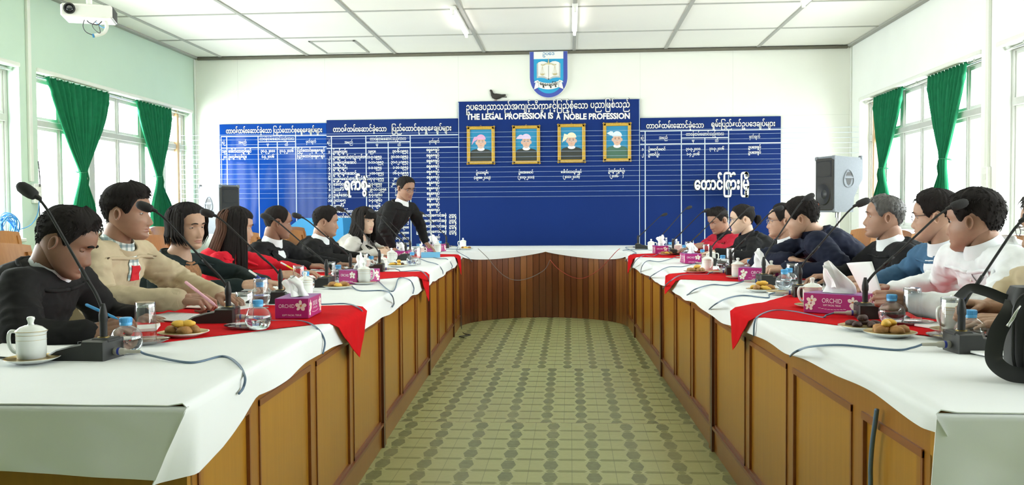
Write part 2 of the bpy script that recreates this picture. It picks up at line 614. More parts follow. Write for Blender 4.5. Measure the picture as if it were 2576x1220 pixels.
struct(MB().box(XL-XO, XR+XO, YR-.2, YR, 0, ZC).build('wall_front', pmat('dark low-bounce wall', (.20, .26, .22), .7, .05), smooth=0))  # unseen wall behind the camera, coloured dark to cut bounced light
for k, (x0, x1) in enumerate(((XL, XL+.025), (XR-.025, XR))):
    n += 1
    struct(MB().box(x0, x1, YB-.025, YB, 0, ZC-.02, .006).build('trim_%d' % n, MT['trim_white'], smooth=0))

# ---------------------------------------------------------------- windows
def window(num, X, sgn, a, b, brown_end):
    """steel casement window: outer frame, six lights with transoms, white rail above; X is the room face of the wall"""
    f = X+sgn*.12                                    # inner face of the frame
    x0, x1 = sorted((f, f+sgn*.07))
    root = bpy.data.objects.new('window_%d' % num, None)
    COL.objects.link(root)
    root.location = (f, (a+b)/2, Z0)
    struct(root)
    m = MB()
    m.box(x0, x1, a, b, Z0, Z0+.05, .006)
    m.box(x0, x1, a, b, Z1-.05, Z1, .006)
    zt = 2.15
    nl = 6
    w = (b-a)/nl
    for i in range(nl+1):
        y = a+i*w
        hw = .045 if i in (0, nl) else (.055 if i % 2 == 0 else .018)
        m.box(x0, x1, max(a, y-hw), min(b, y+hw), Z0+.04, Z1-.04, .005)
    m.box(x0-.01, x1+.01, a+.04, b-.04, zt-.035, zt+.035, .006)
    m.build('window_frame', MT['frame_grey'], root, 0, True)
    s = MB()
    g = MB()
    for i in range(nl):
        ya, yb_ = a+i*w+(.055 if i % 2 == 0 else .018), a+(i+1)*w-(.018 if i % 2 == 0 else .055)
        if i == 0: ya = a+.045
        if i == nl-1: yb_ = b-.045
        for (z0, z1) in ((Z0+.05, zt-.035), (zt+.035, Z1-.05)):
            t = .032
            xs0, xs1 = x0+.015, x1-.015
            s.box(xs0, xs1, ya, yb_, z0, z0+t)
            s.box(xs0, xs1, ya, yb_, z1-t, z1)
            s.box(xs0, xs1, ya, ya+t, z0+t, z1-t)
            s.box(xs0, xs1, yb_-t, yb_, z0+t, z1-t)
            xm = (xs0+xs1)/2
            g.add([(xm, ya+t, z0+t), (xm, yb_-t, z0+t), (xm, yb_-t, z1-t), (xm, ya+t, z1-t)], [(0, 1, 2, 3)])
    s.build('window_sash', MT['sash'], root, 0, True)
    g.build('window_pane', MT['pane'], root, 0, True)
    if brown_end:
        xq0, xq1 = sorted((f-sgn*.03, f+sgn*.03))
        MB().box(xq0, xq1, b-.27, b-.21, Z0, Z1, .005).build('window_post', MT['frame_brown'], root, 0, True)
    sl = MB()
    xa, xb = sorted((X-sgn*.03, X+sgn*.12))
    sl.box(xa, xb, a-.02, b+.02, Z0-.03, Z0+.005, .008)
    sl.build('window_sill', MT['trim_white'], root, 0, True)
    xa, xb = sorted((X-sgn*.02, X+sgn*.05))
    MB().box(xa, xb, a, b, Z1-.012, Z1+.03, .008).build('window_header', MT['trim_white'], root, 0, True)
    r = MB()
    r.rod((X+sgn*.07, a+.01, Z1-.04), (X+sgn*.07, b-.01, Z1-.04), .011, 12)
    for y in (a+.3, (a+b)/2, b-.3): r.box(X+sgn*.07-.006, X+sgn*.07+.006, y-.008, y+.008, Z1-.045, Z1)
    r.build('curtain_rail', MT['chrome'], root, .7, True)
k = 0
for (a, b) in WIN_L:
    k += 1
    window(k, XL, -1, a, b, k == 1)
for j, (a, b) in enumerate(WIN_R):
    k += 1
    window(k, XR, 1, a, b, j == 0)

# ---------------------------------------------------------------- curtains
def curtain(X, sgn, ya, yb, yt, zt, y0, y1, zb, seed, label, near_lit=False):
    """pleated curtain hung from the rail between ya and yb, gathered at (yt, zt), ending between y0 and y1 at zb"""
    rnd = random.Random(seed)
    x = X+sgn*.06
    zt_ = Z1-.015
    nple = 11
    ph = [rnd.uniform(-.5, .5) for _ in range(40)]
    def row(v):
        """v 0 top, 1 bottom: left end, right end, height, pleat depth"""
        z = lerp(zt_, zb, v)
        if z > zt:
            t = (zt_-z)/(zt_-zt)
            e = t**1.25
            ea, eb = lerp(ya, yt-.045, e*.98), lerp(yb, yt+.045, e*.98)
            bow = sin(pi*min(1, t))*.05
            return ea+bow*.3, eb+bow, z, lerp(.022, .016, t)
        t = (zt-z)/(zt-zb)
        e = smooth01(t*1.4)
        return lerp(yt-.045, y0, e), lerp(yt+.045, y1, e), z, lerp(.016, .026, e)
    def fn(u, v):
        a, b, z, d = row(v)
        t = (zt_-z)/(zt_-zt) if z > zt else 1
        uu = u+.012*sin(9*v+u*5+seed)*min(1, t*3)
        y = lerp(a, b, uu)
        k = u*nple*2*pi
        p = sin(k)+.35*sin(k*2.3+ph[int(u*11)]+v*4)*min(1, t*4)
        extra = .030*exp(-((z-zt)/.16)**2)*cos((u-.5)*pi)          # bunches up at the tie
        head = .012*exp(-((zt_-.13-z)/.03)**2)*sin(k*1.0+1)
        return V((x-sgn*(p*d+extra+head)-sgn*.01, y, z-(.012*cos(k) if v < .005 else 0)))
    root = thing('curtain', label, 'curtain', (x, yt, zb), 0)
    MB().grid(110, 64, fn, thick=.003).build('curtain_cloth', MT['curtain'], root, 5, True)
    b = MB()
    pts = [(x+.055*cos(t), yt+.052*sin(t), zt+.008*sin(2*t)) for t in [2*pi*i/20 for i in range(21)]]
    b.tube(pts, .012, 8, flat=.45)
    b.tube([(x-sgn*.05, yt+.03, zt), (x-sgn*.055, yt+.045, zt-.07), (x-sgn*.05, yt+.04, zt-.15)], [.008, .011, .006], 6)
    b.build('tieback', MT['curtain_band'], root, 1, True)
    hm = MB()
    for i in range(11):
        u = i/10
        y = lerp(ya, yb, u)
        hm.rod((X+sgn*.07, y, Z1-.028), (X+sgn*.065, y, Z1-.005), .004, 6)
    hm.build('curtain_hooks', MT['chrome'], root, 1, True)
curtain(XL, -1, 8.50, 9.72, 9.13, 1.69, 8.93, 9.36, 1.06, 1, 'wide green curtain tied back at the left windows, nearer the camera')
curtain(XL, -1, 10.32, 11.28, 10.88, 1.72, 10.66, 11.24, 1.06, 2, 'narrower green curtain tied back at the left windows, nearer the blue boards')
curtain(XR, 1, 10.22, 11.20, 10.86, 1.73, 10.62, 11.18, 1.06, 3, 'green curtain tied back on the right wall behind the loudspeaker on its stand')
curtain(XR, 1, 8.62, 9.55, 9.12, 1.73, 9.02, 9.42, 1.06, 4, 'green curtain tied back on the right wall behind the men in blue and white')

# ---------------------------------------------------------------- conduits, sockets, cable coil
def conduit(X, sgn, y, name, label):
    m = MB()
    xa, xb = sorted((X, X-sgn*.03))
    m.box(xa, xb, y-.025, y+.025, 1.55, ZC-.02, .004)
    tag(m.build(name, MT['trim_white'], smooth=0), label, 'conduit')
conduit(XL, -1, 8.13, 'cable_conduit', 'white cable conduit running up the mint wall between two left windows')
conduit(XR, 1, 8.06, 'cable_conduit', 'white cable conduit running up the right wall beside the window reveal')
def wall_box(X, sgn, y, z, w, h, label):
    r = thing('socket_box', label, 'socket', (X, y, z))
    xa, xb = sorted((X, X-sgn*.04))
    MB().box(xa, xb, y-w/2, y+w/2, z, z+h, .006).build('socket_housing', MT['white_plastic'], r, 0, True)
    for dz in (.3, .7):
        q = MB()
        q.box(min(X-sgn*.045, X-sgn*.036), max(X-sgn*.045, X-sgn*.036), y-w*.3, y+w*.3, z+h*dz-.025, z+h*dz+.025, .002)
        q.build('socket_switch', MT['trim_white'], r, 0, True)
wall_box(XL, -1, 8.20, 1.34, .12, .19, 'white socket box with cables on the mint pier between left windows')
wall_box(XR, 1, 8.06, 1.30, .10, .30, 'white socket box on the right wall below the cable conduit')
MT['cable_black'] = pmat('black cable', (.03, .03, .035), .5, 0)
MT['cable_blue'] = pmat('blue network cable', (.06, .30, .62), .4, .1, 40)
q = MB()
q.tube(spline([(XL+.05, 8.19, 1.75), (XL+.055, 8.2, 1.62), (XL+.05, 8.21, 1.5)]), .006, 6)
q.tube(spline([(XL+.03, 8.22, 1.35), (XL+.04, 8.22, 1.1), (XL+.04, 8.23, .95), (XL+.04, 8.23, .3)]), .006, 6)
tag(q.build('power_cable', MT['cable_black'], smooth=2), 'black power cable hanging at the socket box on the mint pier', 'cable')
rnd = random.Random(5)
q = MB()
c0 = px(10, 576, XL+.04)
for i in range(16):
    R_, tx, tz = rnd.uniform(.085, .135), rnd.uniform(0, .06), rnd.uniform(-.02, .02)
    q.tube([(c0.x+tx+.02*sin(2*t+i), c0.y+R_*cos(t), c0.z+tz+R_*sin(t)) for t in [2*pi*j/28 for j in range(29)]], .0042, 6)
q.tube(spline([(c0.x, c0.y+.12, c0.z-.02), (XL+.05, c0.y+.35, c0.z+.02), (XL+.05, 8.15, c0.z+.12), (XL+.045, 8.2, 1.36)]), .0042, 6)
tag(q.build('cable_coil', MT['cable_blue'], smooth=2), 'coil of blue network cable on the left window sill', 'cable')

# ---------------------------------------------------------------- fluorescent tubes
MT['tube'] = emitmat('lit fluorescent tube', (1, .99, .95), 9)
def batten_lamp(x, y0, y1, label, vis=True):
    r = thing('tube_light', label, 'lamp', (x, (y0+y1)/2, ZC), 0, 'fluorescent tube lights under the ceiling')
    MB().box(x-.03, x+.03, y0, y1, ZC-.05, ZC-.01, .006).build('lamp_housing', MT['white_plastic'], r, 0, True)
    MB().rod((x, y0+.04, ZC-.075), (x, y1-.04, ZC-.075), .016, 12).build('lamp_tube', MT['tube'], r, .7, True)
    q = MB()
    for y in (y0+.02, y1-.02):
        q.box(x-.016, x+.016, y-.015, y+.02, ZC-.1, ZC-.04, .004)
    q.build('lamp_holder', MT['white_plastic'], r, 0, True)
batten_lamp(-1.23, 9.2, 10.45, 'lit fluorescent tube on the ceiling left of the shield')
batten_lamp(.055, 9.2, 10.45, 'lit fluorescent tube on the ceiling in front of the shield')
batten_lamp(2.40, 8.0, 9.25, 'lit fluorescent tube on the ceiling towards the right wall')

# ---------------------------------------------------------------- hanging wires in front of the boards
MT['wire'] = pmat('white nylon string', (.46, .56, .72), .4, 0)
for i in range(14):
    z = 2.305-.0662*i
    q = MB()
    pts = [(lerp(XL-.1, XR+.1, t), 11.60, z-.006*sin(pi*t)) for t in [j/12 for j in range(13)]]
    q.tube(pts, .0019, 5)
    o = q.build('hanging_string', MT['wire'], smooth=2)
    tag(o, '%s of fourteen white strings stretched across the blue boards' % ('topmost', 'second from the top', 'third from the top', 'fourth from the top', 'fifth from the top', 'sixth from the top', 'seventh from the top', 'seventh from the bottom', 'sixth from the bottom', 'fifth from the bottom', 'fourth from the bottom', 'third from the bottom', 'second from the bottom', 'lowest')[i], 'string', 'strings stretched in front of the blue boards')

# ---------------------------------------------------------------- projector
def projector():
    c = py(225, 36, 6.0)
    r = thing('projector', 'white projector hanging from the ceiling near the left wall', 'projector', (c.x, c.y, c.z), radians(20))
    MB().box(-.165, .165, -.12, .12, -.045, .045, .012).build('projector_body', MT['white_plastic'], r, 0)
    q = MB()
    q.lathe([(.038, 0), (.038, .018), (.030, .02), (.028, .008)], 24, 0, TR(-.105, -.115, .008) @ RX(radians(90)))
    q.build('lens_ring', MT['black_plastic'], r)
    MB().sphere((-.105, -.119, .008), .028, .012, .028, 20, 10).build('lens', glassy, r)
    q = MB()
    for i in range(13):
        z = -.034+i*.0056
        q.box(.1655, .168, -.1, .1, z, z+.0032)
    q.box(.160, .1662, -.104, .104, -.037, .038)
    q.build('vent_grille', MT['black_plastic'], r, 0)
    q = MB()
    q.cyl(.02, .045, ZC-c.z, 14)
    q.box(-.10, .10, -.08, .08, .045, .055, .003)
    q.cyl(.06, ZC-c.z-.02, ZC-c.z, 20)
    for sx_ in (-1, 1):
        q.box(sx_*.09-.008, sx_*.09+.008, -.07, .07, .04, .056)
    q.build('ceiling_mount', MT['trim_white'], r, .6)
    q = MB()
    q.tube(spline([(.10, 0, -.04), (.11, .01, -.08), (.09, .0, -.125), (.03, -.01, -.15)]), .013, 10)
    q.build('conduit_hose', MT['trim_white'], r, 2)
    q = MB()
    q.tube(spline([(-.02, .0, -.04), (.0, 0, -.06), (.05, 0, -.07), (.08, .0, -.045)]), .004, 6)
    q.tube(spline([(-.03, -.02, -.045), (-.04, -.02, -.09), (-.02, -.02, -.13), (.03, -.01, -.15)]), .003, 6)
    q.tube(spline([(.05, -.02, -.045), (.02, -.02, -.08), (.04, -.02, -.115), (.07, -.02, -.13), (.06, -.02, -.07)]), .0025, 6)
    q.build('projector_cables', MT['cable_black'], r, 2)
    MB().tube(spline([(.03, .02, -.045), (.06, .02, -.07), (.09, .02, -.085), (.1, .02, -.06)]), .003, 6).build('network_cable', MT['cable_blue'], r, 2)
    MB().cyl(.014, 0, .012, 12, 0, frame((.03, -.01, -.15), (-1, -.1, -.2))).build('hose_end', MT['cable_blue'], r)
glassy = pmat('dark coated lens', (.03, .03, .04), .05, 0, spec=.9, coat=1)
projector()

# ---------------------------------------------------------------- loudspeakers
MT['speaker_grey'] = pmat('grey speaker cabinet', (.20, .22, .25), .6, .08, 60, .1, 400)
MT['grille'] = pmat('black speaker grille', (.035, .033, .03), .55, .2, 200, .3, 900)
MT['orange'] = pmat('orange badge', (.85, .25, .12), .5, .05)
def loudspeaker(loc, rz, label, side, floor_z):
    """cabinet about .36 x .36 x .62 with a cut-away lower back; front faces local -Y"""
    r = thing('loudspeaker', label, 'loudspeaker', (loc[0], loc[1], floor_z), rz)
    z0 = loc[2]-floor_z
    M0 = Matrix(((0, 0, 1, 0), (1, 0, 0, 0), (0, 1, 0, z0), (0, 0, 0, 1)))     # prism: local x -> +Y, local y -> +Z, thickness -> X
    prof = [(-.17, 0), (.07, 0), (.08, .16), (.15, .30), (.19, .36), (.19, .60), (-.17, .62)]
    MB().prism(prof, -.17, .17, 0, M0).build('speaker_cabinet', MT['speaker_grey'], r, 0)
    q = MB()
    q.box(-.155, .155, -.185, -.168, z0+.02, z0+.60, .01)
    q.build('speaker_grille', MT['grille'], r, 0)
    q = MB()
    q.lathe([(.125, 0), (.115, .012), (.05, .0), (.03, .012), (.001, .014)], 28, 0, TR(0, -.186, z0+.20) @ RX(radians(90)))
    def horn(u, v):
        t = 1-abs(2*v-1)
        return V((lerp(-.13, .13, u), -.187+.03*(1-abs(2*u-1))*t, z0+lerp(.39, .57, v)))
    q.grid(12, 8, horn, thick=.003)
    q.build('speaker_horn', MT['black_plastic'], r, .6)
    MB().box(-.145, -.085, -.189, -.184, z0+.045, z0+.105, .003).build('badge', MT['orange'], r, 0)
    for sx_ in (-1, 1):
        q = MB()
        M = TR(sx_*.171, .01, z0+.37) @ RY(radians(90)*sx_)
        ring = [(cos(t)*(.062-.018*sin(t)), sin(t)*.095) for t in [2*pi*i/32 for i in range(32)]]
        Mh = TR(sx_*.170, .01, z0+.37) @ Matrix(((0, 0, sx_, 0), (1, 0, 0, 0), (0, 1, 0, 0), (0, 0, 0, 1)))
        q.tube([Mh @ V((p[0], p[1], .002)) for p in ring+[ring[0]]], .008, 6)
        for t in range(8):
            p = ring[t*4]
            q.sphere(Mh @ V((p[0]*.96, p[1]*.96, .008)), .004, n=6, k=4)
        q.box(min(sx_*.17, sx_*.178), max(sx_*.17, sx_*.178), -.045, .065, z0+.37, z0+.39, .004)
        q.build('speaker_handle', MT['speaker_grey'], r, .7)
        q = MB()
        up = [(cos(t)*.042, .03+sin(t)*.042) for t in [pi*i/12 for i in range(13)]]
        lo = [(-.042, .012), (-.02, -.06), (0, -.075), (.02, -.06), (.042, .012)]
        q.prism(up, .0, .002, 0, Mh)
        q.prism([lo[4], lo[0], lo[1], lo[2], lo[3]], .0, .002, 0, Mh)
        q.build('handle_recess', MT['black_plastic'], r, 0)
    q = MB()
    for sx_ in (-1, 1):
        for y in (-.165, .18):
            q.box(sx_*.15-.026, sx_*.15+.026, y-.02, y+.016, z0+.575, z0+.624, .01)
        q.box(sx_*.15-.026, sx_*.15+.026, -.18, -.14, z0-.004, z0+.04, .01)
    q.build('corner_guard', MT['speaker_grey'], r, 0)
    st = MB()
    st.cyl(.018, .1, z0+.01, 12)
    st.cyl(.03, z0-.06, z0, 12)
    st.build('stand_pole', MT['steel'], r)
    for k_ in range(3):
        a = k_*2*pi/3+.3
        MB().rod((0, 0, .45), (.42*cos(a), .42*sin(a), .012), .011, 8).build('stand_leg', MT['steel'], r)
p = py(2108, 535, 10.0)
loudspeaker((p.x, p.y, 1.205), radians(-70), 'dark loudspeaker with orange badge on a stand right of the blue boards', 1, 0)
p = py(552, 480, 10.9)
loudspeaker((p.x, p.y, .98), radians(66), 'black loudspeaker with sunlit grey side left of the blue boards', -1, 0)
# ---------------------------------------------------------------- conference tables (a U, open towards the camera)
TZ = .79                                             # cloth surface on the table tops
def xl(Y): return -.951-.044*(Y-3.8)                 # inner face, left arm
def xr(Y): return .73-.023*(Y-3.88)                  # inner face, right arm
WID = .90
YN, YE = 1.93, 9.25
MT['wood'] = woodmat('varnished teak panel', (.33, .145, .012), (.48, .225, .022), .3, 'Z', 4, .15)
MT['wood_frame'] = woodmat('varnished teak frame', (.27, .105, .012), (.38, .160, .022), .3, 'Z', 5, .15)
MT['wood_dark'] = woodmat('dark teak post', (.070, .020, .010), (.12, .036, .018), .3, 'Z', 5, .4)
MT['wood_red'] = woodmat('reddish teak bead', (.19, .055, .014), (.28, .09, .026), .3, 'Y', 5, .2)
def arm_table(side):
    fx = xl if side < 0 else xr
    root = thing('conference_table', 'panelled teak conference table under white cloth along the %s' % ('left row of people' if side < 0 else 'right row of people'), 'table', (fx(5.5)+side*.45, 5.5, 0), 0, 'panelled tables of the U')
    P = lambda d, y, z: V((fx(y)+side*d, y, z))
    def slab(m, d0, d1, y0, y1, z0, z1, mat=0, bev=0):
        a = [P(d0, y0, z0), P(d1, y0, z0), P(d1, y1, z0), P(d0, y1, z0)]
        if side < 0: a = [a[1], a[0], a[3], a[2]]
        m.prism([(p.x, p.y) for p in a], z0, z1, mat)
    m = MB()
    slab(m, -.012, WID, YN-.04, YE+.05, TZ-.034, TZ-.006)
    m.build('table_top', MT['wood_frame'], root, 0, True)
    m = MB()
    slab(m, .012, .03, YN, YE, .12, TZ-.03)          # carcase behind the panels
    slab(m, 0, .03, YN, YE, 0, .115)
    slab(m, 0, .03, YN, YE, .675, TZ-.03)
    st = [2.375, 3.03, 3.68, 5.11, 5.79, 7.15, 7.83, 8.86]
    posts = [4.46, 6.50, 8.53]
    for y in st+[YN+.03, YE-.03]: slab(m, 0, .028, y-.04, y+.04, .115, .675)
    for y in posts: slab(m, 0, .028, y-.07, y+.07, .115, .675)
    m.build('panel_frame', MT['wood_frame'], root, 0, True)
    m = MB()
    slab(m, -.012, .004, YN, YE, .115, .130)
    m.build('skirting_bead', MT['wood_red'], root, 0, True)
    ys = sorted(st+posts+[YN-.01, YE+.01])
    for a, b in zip(ys[:-1], ys[1:]):
        ga = .07 if a in posts else .04
        gb = .07 if b in posts else .04
        pm = MB()
        slab(pm, .006, .014, a+ga, b-gb, .13, .675)
        pn = pm.build('panel', MT['wood'], root, 0, True)
        bm_ = MB()
        t = .016
        slab(bm_, -.006, .008, a+ga, b-gb, .675-t, .678)
        slab(bm_, -.004, .008, a+ga, b-gb, .128, .128+t)
        slab(bm_, -.004, .008, a+ga, a+ga+.010, .128, .675)
        slab(bm_, -.004, .008, b-gb-.010, b-gb, .128, .675)
        bo = bm_.build('panel_bead', MT['wood_red'], pn, 0)
    for y in posts:
        m = MB()
        slab(m, -.014, .03, y-.045, y-.008, 0, TZ-.03)
        slab(m, -.004, .03, y-.008, y+.012, 0, TZ-.03)
        m.build('post', MT['wood_dark'], root, 0, True)
        m = MB()
        slab(m, -.012, .03, y+.012, y+.045, 0, TZ-.03)
        m.build('post', MT['wood_frame'], root, 0, True)
    m = MB()
    slab(m, 0, WID-.05, YN-.03, YN, 0, TZ-.03)
    m.build('end_panel', MT['wood'], root, 0, True)
    for y in (2.6, 4.46, 6.5, 8.53):
        m = MB()
        slab(m, WID-.08, WID-.02, y-.03, y+.03, 0, TZ-.03)
        m.build('table_leg', MT['wood_frame'], root, 0, True)
arm_table(-1)
arm_table(1)

# far table: straight back edge, inner side a half ellipse of upright boards
XC, AX, BY = (xl(YE)+xr(YE))/2, (xr(YE)-xl(YE))/2, .90
YF = 11.42
def arc(t, g=0): return V((XC-(AX-g)*cos(t), YE+(BY-g)*sin(t), 0))      # t 0 left .. pi right
root = thing('conference_table', 'curved far table of upright teak boards joining the two arms below the blue boards', 'table', (XC, 10.7, 0), 0, 'panelled tables of the U')
NS = 38
slm = [woodmat('teak board %d' % i, c1, c2, .28, 'Z', 5, .45) for i, (c1, c2) in enumerate((((.125, .035, .012), (.19, .058, .020)), ((.19, .060, .018), (.27, .095, .028)), ((.10, .028, .010), (.15, .045, .016)), ((.24, .085, .022), (.33, .13, .035))))]
rnd = random.Random(11)
m = MB()
for i in range(NS):
    t0, t1 = pi*(i+.035)/NS, pi*(i+.965)/NS
    p = [arc(t0), arc(t1), arc(t1, .022), arc(t0, .022)]
    p = [arc(t0), arc(t1), V((arc(t1).x, arc(t1).y+.022, 0)), V((arc(t0).x, arc(t0).y+.022, 0))]
    k = rnd.choice((0, 0, 1, 2, 1, 3, 0))
    pp = [(q.x, q.y) for q in p]
    m.prism(pp, .0, TZ-.03, k)
m.build('upright_boards', slm, root, 0, True)
m = MB()
N_ = 40
poly = [tuple(arc(pi*i/N_, -.012)[:2]) for i in range(N_+1)]
m2 = [(p[0], p[1]+.008) for p in poly]
band = m2+[(p[0], p[1]+.03) for p in poly[::-1]]
m.prism(band[::-1], 0, TZ-.034)
m.build('board_backing', MT['wood_dark'], root, 0, True)
XA, XB_ = xl(YE)-WID, xr(YE)+WID
m = MB()
m.prism([tuple(arc(pi*i/N_)[:2]) for i in range(N_+1)][::-1]+[(XA, YE+.06), (XA, YF), (XB_, YF), (XB_, YE+.06)], TZ-.034, TZ-.006)
m.build('table_top', MT['wood_frame'], root, 0, True)
for x in (XA+.08, -1.0, .4, XB_-.08):
    MB().box(x-.03, x+.03, YF-.12, YF-.06, 0, TZ-.034, .004).build('table_leg', MT['wood_frame'], root, 0, True)

# ---------------------------------------------------------------- table cloths
MT['cloth'] = pmat('white table cloth', (.81, .83, .84), .85, .02, 5, .12, 500, .0006, spec=.2)
MT['red_cloth'] = pmat('red felt runner', (.58, .006, .010), .95, .10, 30, .2, 400, .001, spec=.08)
def fold(v, s):
    """soft creases of a laid cloth"""
    return .0022*noise.noise(V((v.x*2.2+s, v.y*5.0, s)))+.0016*noise.noise(V((v.x*7+s, v.y*2.1, 3.1)))
def arm_cloth(side):
    fx = xl if side < 0 else xr
    y0, y1 = 1.85, 9.42
    ov = .022
    def low(y):
        if side < 0: b = table([1.85, 2.06, 2.22, 2.34, 2.6, 3.0, 3.6, 4.4, 5.5, 7, 8.5, 9.0, 9.4], [.61, .64, .675, .712, .70, .708, .690, .682, .688, .690, .700, .715, .745], y)
        else: b = table([1.85, 2.2, 2.9, 3.1, 3.5, 3.75, 4.1, 5.4, 7, 8.5, 9.0, 9.4], [.748, .750, .738, .730, .720, .703, .700, .696, .690, .680, .70, .745], y)
        return b+.007*sin(y*5.3+side)+.004*sin(y*11.7+1)
    nv = 34
    def prof(y, v):
        """v 0 outer hem .. 1 inner hem -> d (distance outwards from the inner face), z"""
        L = low(y)
        if v < .2:
            t = v/.2
            return WID+ov, lerp(.60+.01*sin(y*6), TZ-.012, t)
        if v < .25:
            a = (v-.2)/.05*pi/2
            return WID+ov-.012+.012*cos(a), TZ-.012+.012*sin(a)
        if v < .72:
            t = (v-.25)/.47
            return lerp(WID+ov-.012, -ov+.014, t), TZ
        if v < .78:
            a = (v-.72)/.06*pi/2
            return -ov+.014-.014*sin(a), TZ-.014+.014*cos(a)
        t = (v-.78)/.22
        return -ov-.006*t*sin(y*5.3)-.004*t, lerp(TZ-.014, L, t)
    def fn(u, v):
        y = lerp(y0, y1, .12*u+.88*u*u)
        d, z = prof(y, v)
        k = 0
        if v > .78:
            t = (v-.78)/.22
            k = -.075*t*max(0, 1-(y-y0)/.06)           # the near corner of the drop swings under
            if side > 0: k *= .3
        p = V((fx(y)+side*(d-k*side*side), y, z))
        if .25 < v < .72:
            p.z += fold(p, side*4.0)
            ed = min(p.y-y0, .3)/.3
            p.z -= .006*(1-ed)**2
        elif v >= .78:
            t = (v-.78)/.22
            p.x += -side*.008*noise.noise(V((y*4, z*6, side)))*t
        if v >= .78 and u < .0001: p.y -= .010*min(1, (v-.78)/.02)
        return p
    m = MB()
    if side < 0: m.grid(130, nv, fn, thick=.0025)
    else: m.grid(130, nv, lambda u, v: fn(u, 1-v), thick=.0025)
    # end drop that faces the camera
    zb = .625 if side < 0 else .50
    def end(u, v):
        xi = fx(y0)-side*ov
        if side < 0: xi2 = xi-.071*v+.004
        else: xi2 = xi-.024*v
        xo = fx(y0)+side*(WID+ov)
        a = lerp(xo, xi2, u)
        if v < .08:
            q = v/.08*pi/2
            return V((a, y0+.006-.012*sin(q), TZ-.0165+.0095*cos(q)))
        t = (v-.08)/.92
        z = lerp(TZ-.0165, zb-.010*cos(u*5), t)
        wav = .020*t*noise.noise(V((a*5, 2.2, side)))+.010*t*sin(a*16+2*side+t*2)+.004*noise.noise(V((a*9+z*6, z*14, side)))*min(1, t*4)
        return V((a, y0-.006-wav*min(1, (1-u)*6)-.006*t, z))
    if side < 0: m.grid(80, 30, end, thick=-.0025)
    else: m.grid(80, 30, end, thick=.0025)
    o = m.build('tablecloth', MT['cloth'], smooth=1.2)
    tag(o, 'white cloth over the %s table with its creased end drop towards the camera' % ('left' if side < 0 else 'right'), 'tablecloth', 'white cloths on the conference tables')
arm_cloth(-1)
arm_cloth(1)
def far_cloth():
    m = MB()
    N1, N2 = 72, 14
    def inner(i):
        t = pi*i/N1
        return arc(t, .022)
    def lowf(i):
        u = i/N1
        s = abs(sin(2*pi*min(max((u-.0), 0), 1)))
        return TZ-.022-.075*s**.8
    rows = []
    for i in range(N1+1):
        q = inner(i)
        t = pi*i/N1
        o = V((XC-(XC-XA+.01)*1.0*max(-1, min(1, 1.45*cos(t))) if cos(t) > 0 else XC-(XB_+.01-XC)*max(-1, 1.45*cos(t)), 0, 0))
        o.y = YF+.01 if abs(1.45*cos(t)) < 1 else lerp(YF+.01, YE+.1, (abs(1.45*cos(t))-1)/.45)
        r = [V((q.x, q.y, lowf(i))), V((q.x, q.y, (lowf(i)+TZ)/2)), V((q.x, q.y, TZ-.010)), V((q.x, q.y, TZ-.002))+(o-q)*.012*0]
        for j in range(N2+1):
            k = j/N2
            p = V((lerp(q.x, o.x, k), lerp(q.y, o.y, k), TZ+.0015))
            if 0 < j: p.z += fold(p, 9)*.7
            if j == 0: p = V((q.x+(o.x-q.x)*.01, q.y+.008, TZ+.001))
            r.append(p)
        r.append(V((o.x, o.y+.004, TZ-.012)))
        r.append(V((o.x, o.y+.006, .60)))
        rows.append(r)
    w = len(rows[0])
    m.add([p for r in rows for p in r], [(i*w+j, i*w+j+1, (i+1)*w+j+1, (i+1)*w+j) for i in range(N1) for j in range(w-1)])
    tag(m.build('tablecloth', MT['cloth'], smooth=1.0), 'white cloth with two scallops over the curved far table', 'tablecloth', 'white cloths on the conference tables')
far_cloth()

def runner(side, ds, near, far, tip, label):
    """red cloth laid across an arm: ds distances from the inner face (outer first, last 0), near/far its edges there, tip = (Y, z) of the hanging corner"""
    fx = xl if side < 0 else xr
    nv = 40
    def fn(u, v):
        if v < .72:
            d = lerp(ds[0], -.012, v/.72)
            a, b = table(ds[::-1], near[::-1], d), table(ds[::-1], far[::-1], d)
            y = lerp(a, b, u)
            return V((fx(y)+side*d, y, TZ+.0055+.002*noise.noise(V((d*9, y*7, 1)))+.0035*max(0, noise.noise(V((d*3, y*16, 5))))))
        t = (v-.72)/.28
        a, b = near[-1], far[-1]
        y = lerp(lerp(a, b, u), tip[0], t**1.15)
        bend = min(1, t/.12)
        d = -.012-.030*sin(bend*pi/2)-.010*t
        z = lerp(TZ+.005, tip[1], t)-.006*bend*0
        return V((fx(y)+side*d+side*.006*sin(y*40)*t*(1-t), y, z))
    m = MB()
    g = fn if side < 0 else (lambda u, v: fn(1-u, v))
    m.grid(18, nv, g, thick=-.0022)
    tag(m.build('table_runner', MT['red_cloth'], smooth=1.2), label, 'runner', 'red runners across the tables')
runner(-1, [.86, .45, .1, 0], [2.95, 2.70, 3.12, 3.24], [3.90, 3.88, 3.87, 3.86], (3.62, .60), 'red runner across the left table nearest the camera, one corner hanging down')
runner(-1, [.86, .5, .1, 0], [5.30, 5.15, 5.62, 5.75], [6.15, 6.20, 6.22, 6.22], (6.09, .59), 'second red runner from the camera on the left table, one corner hanging down')
runner(-1, [.86, .4, .1, 0], [8.20, 8.15, 8.40, 8.50], [9.00, 9.00, 8.97, 8.96], (8.91, .58), 'farthest red runner on the left table, near the standing man')
runner(1, [.86, .45, .15, 0], [2.95, 2.88, 3.30, 3.46], [4.45, 4.55, 4.02, 3.84], (3.73, .62), 'red runner across the right table nearest the camera, one corner hanging down')
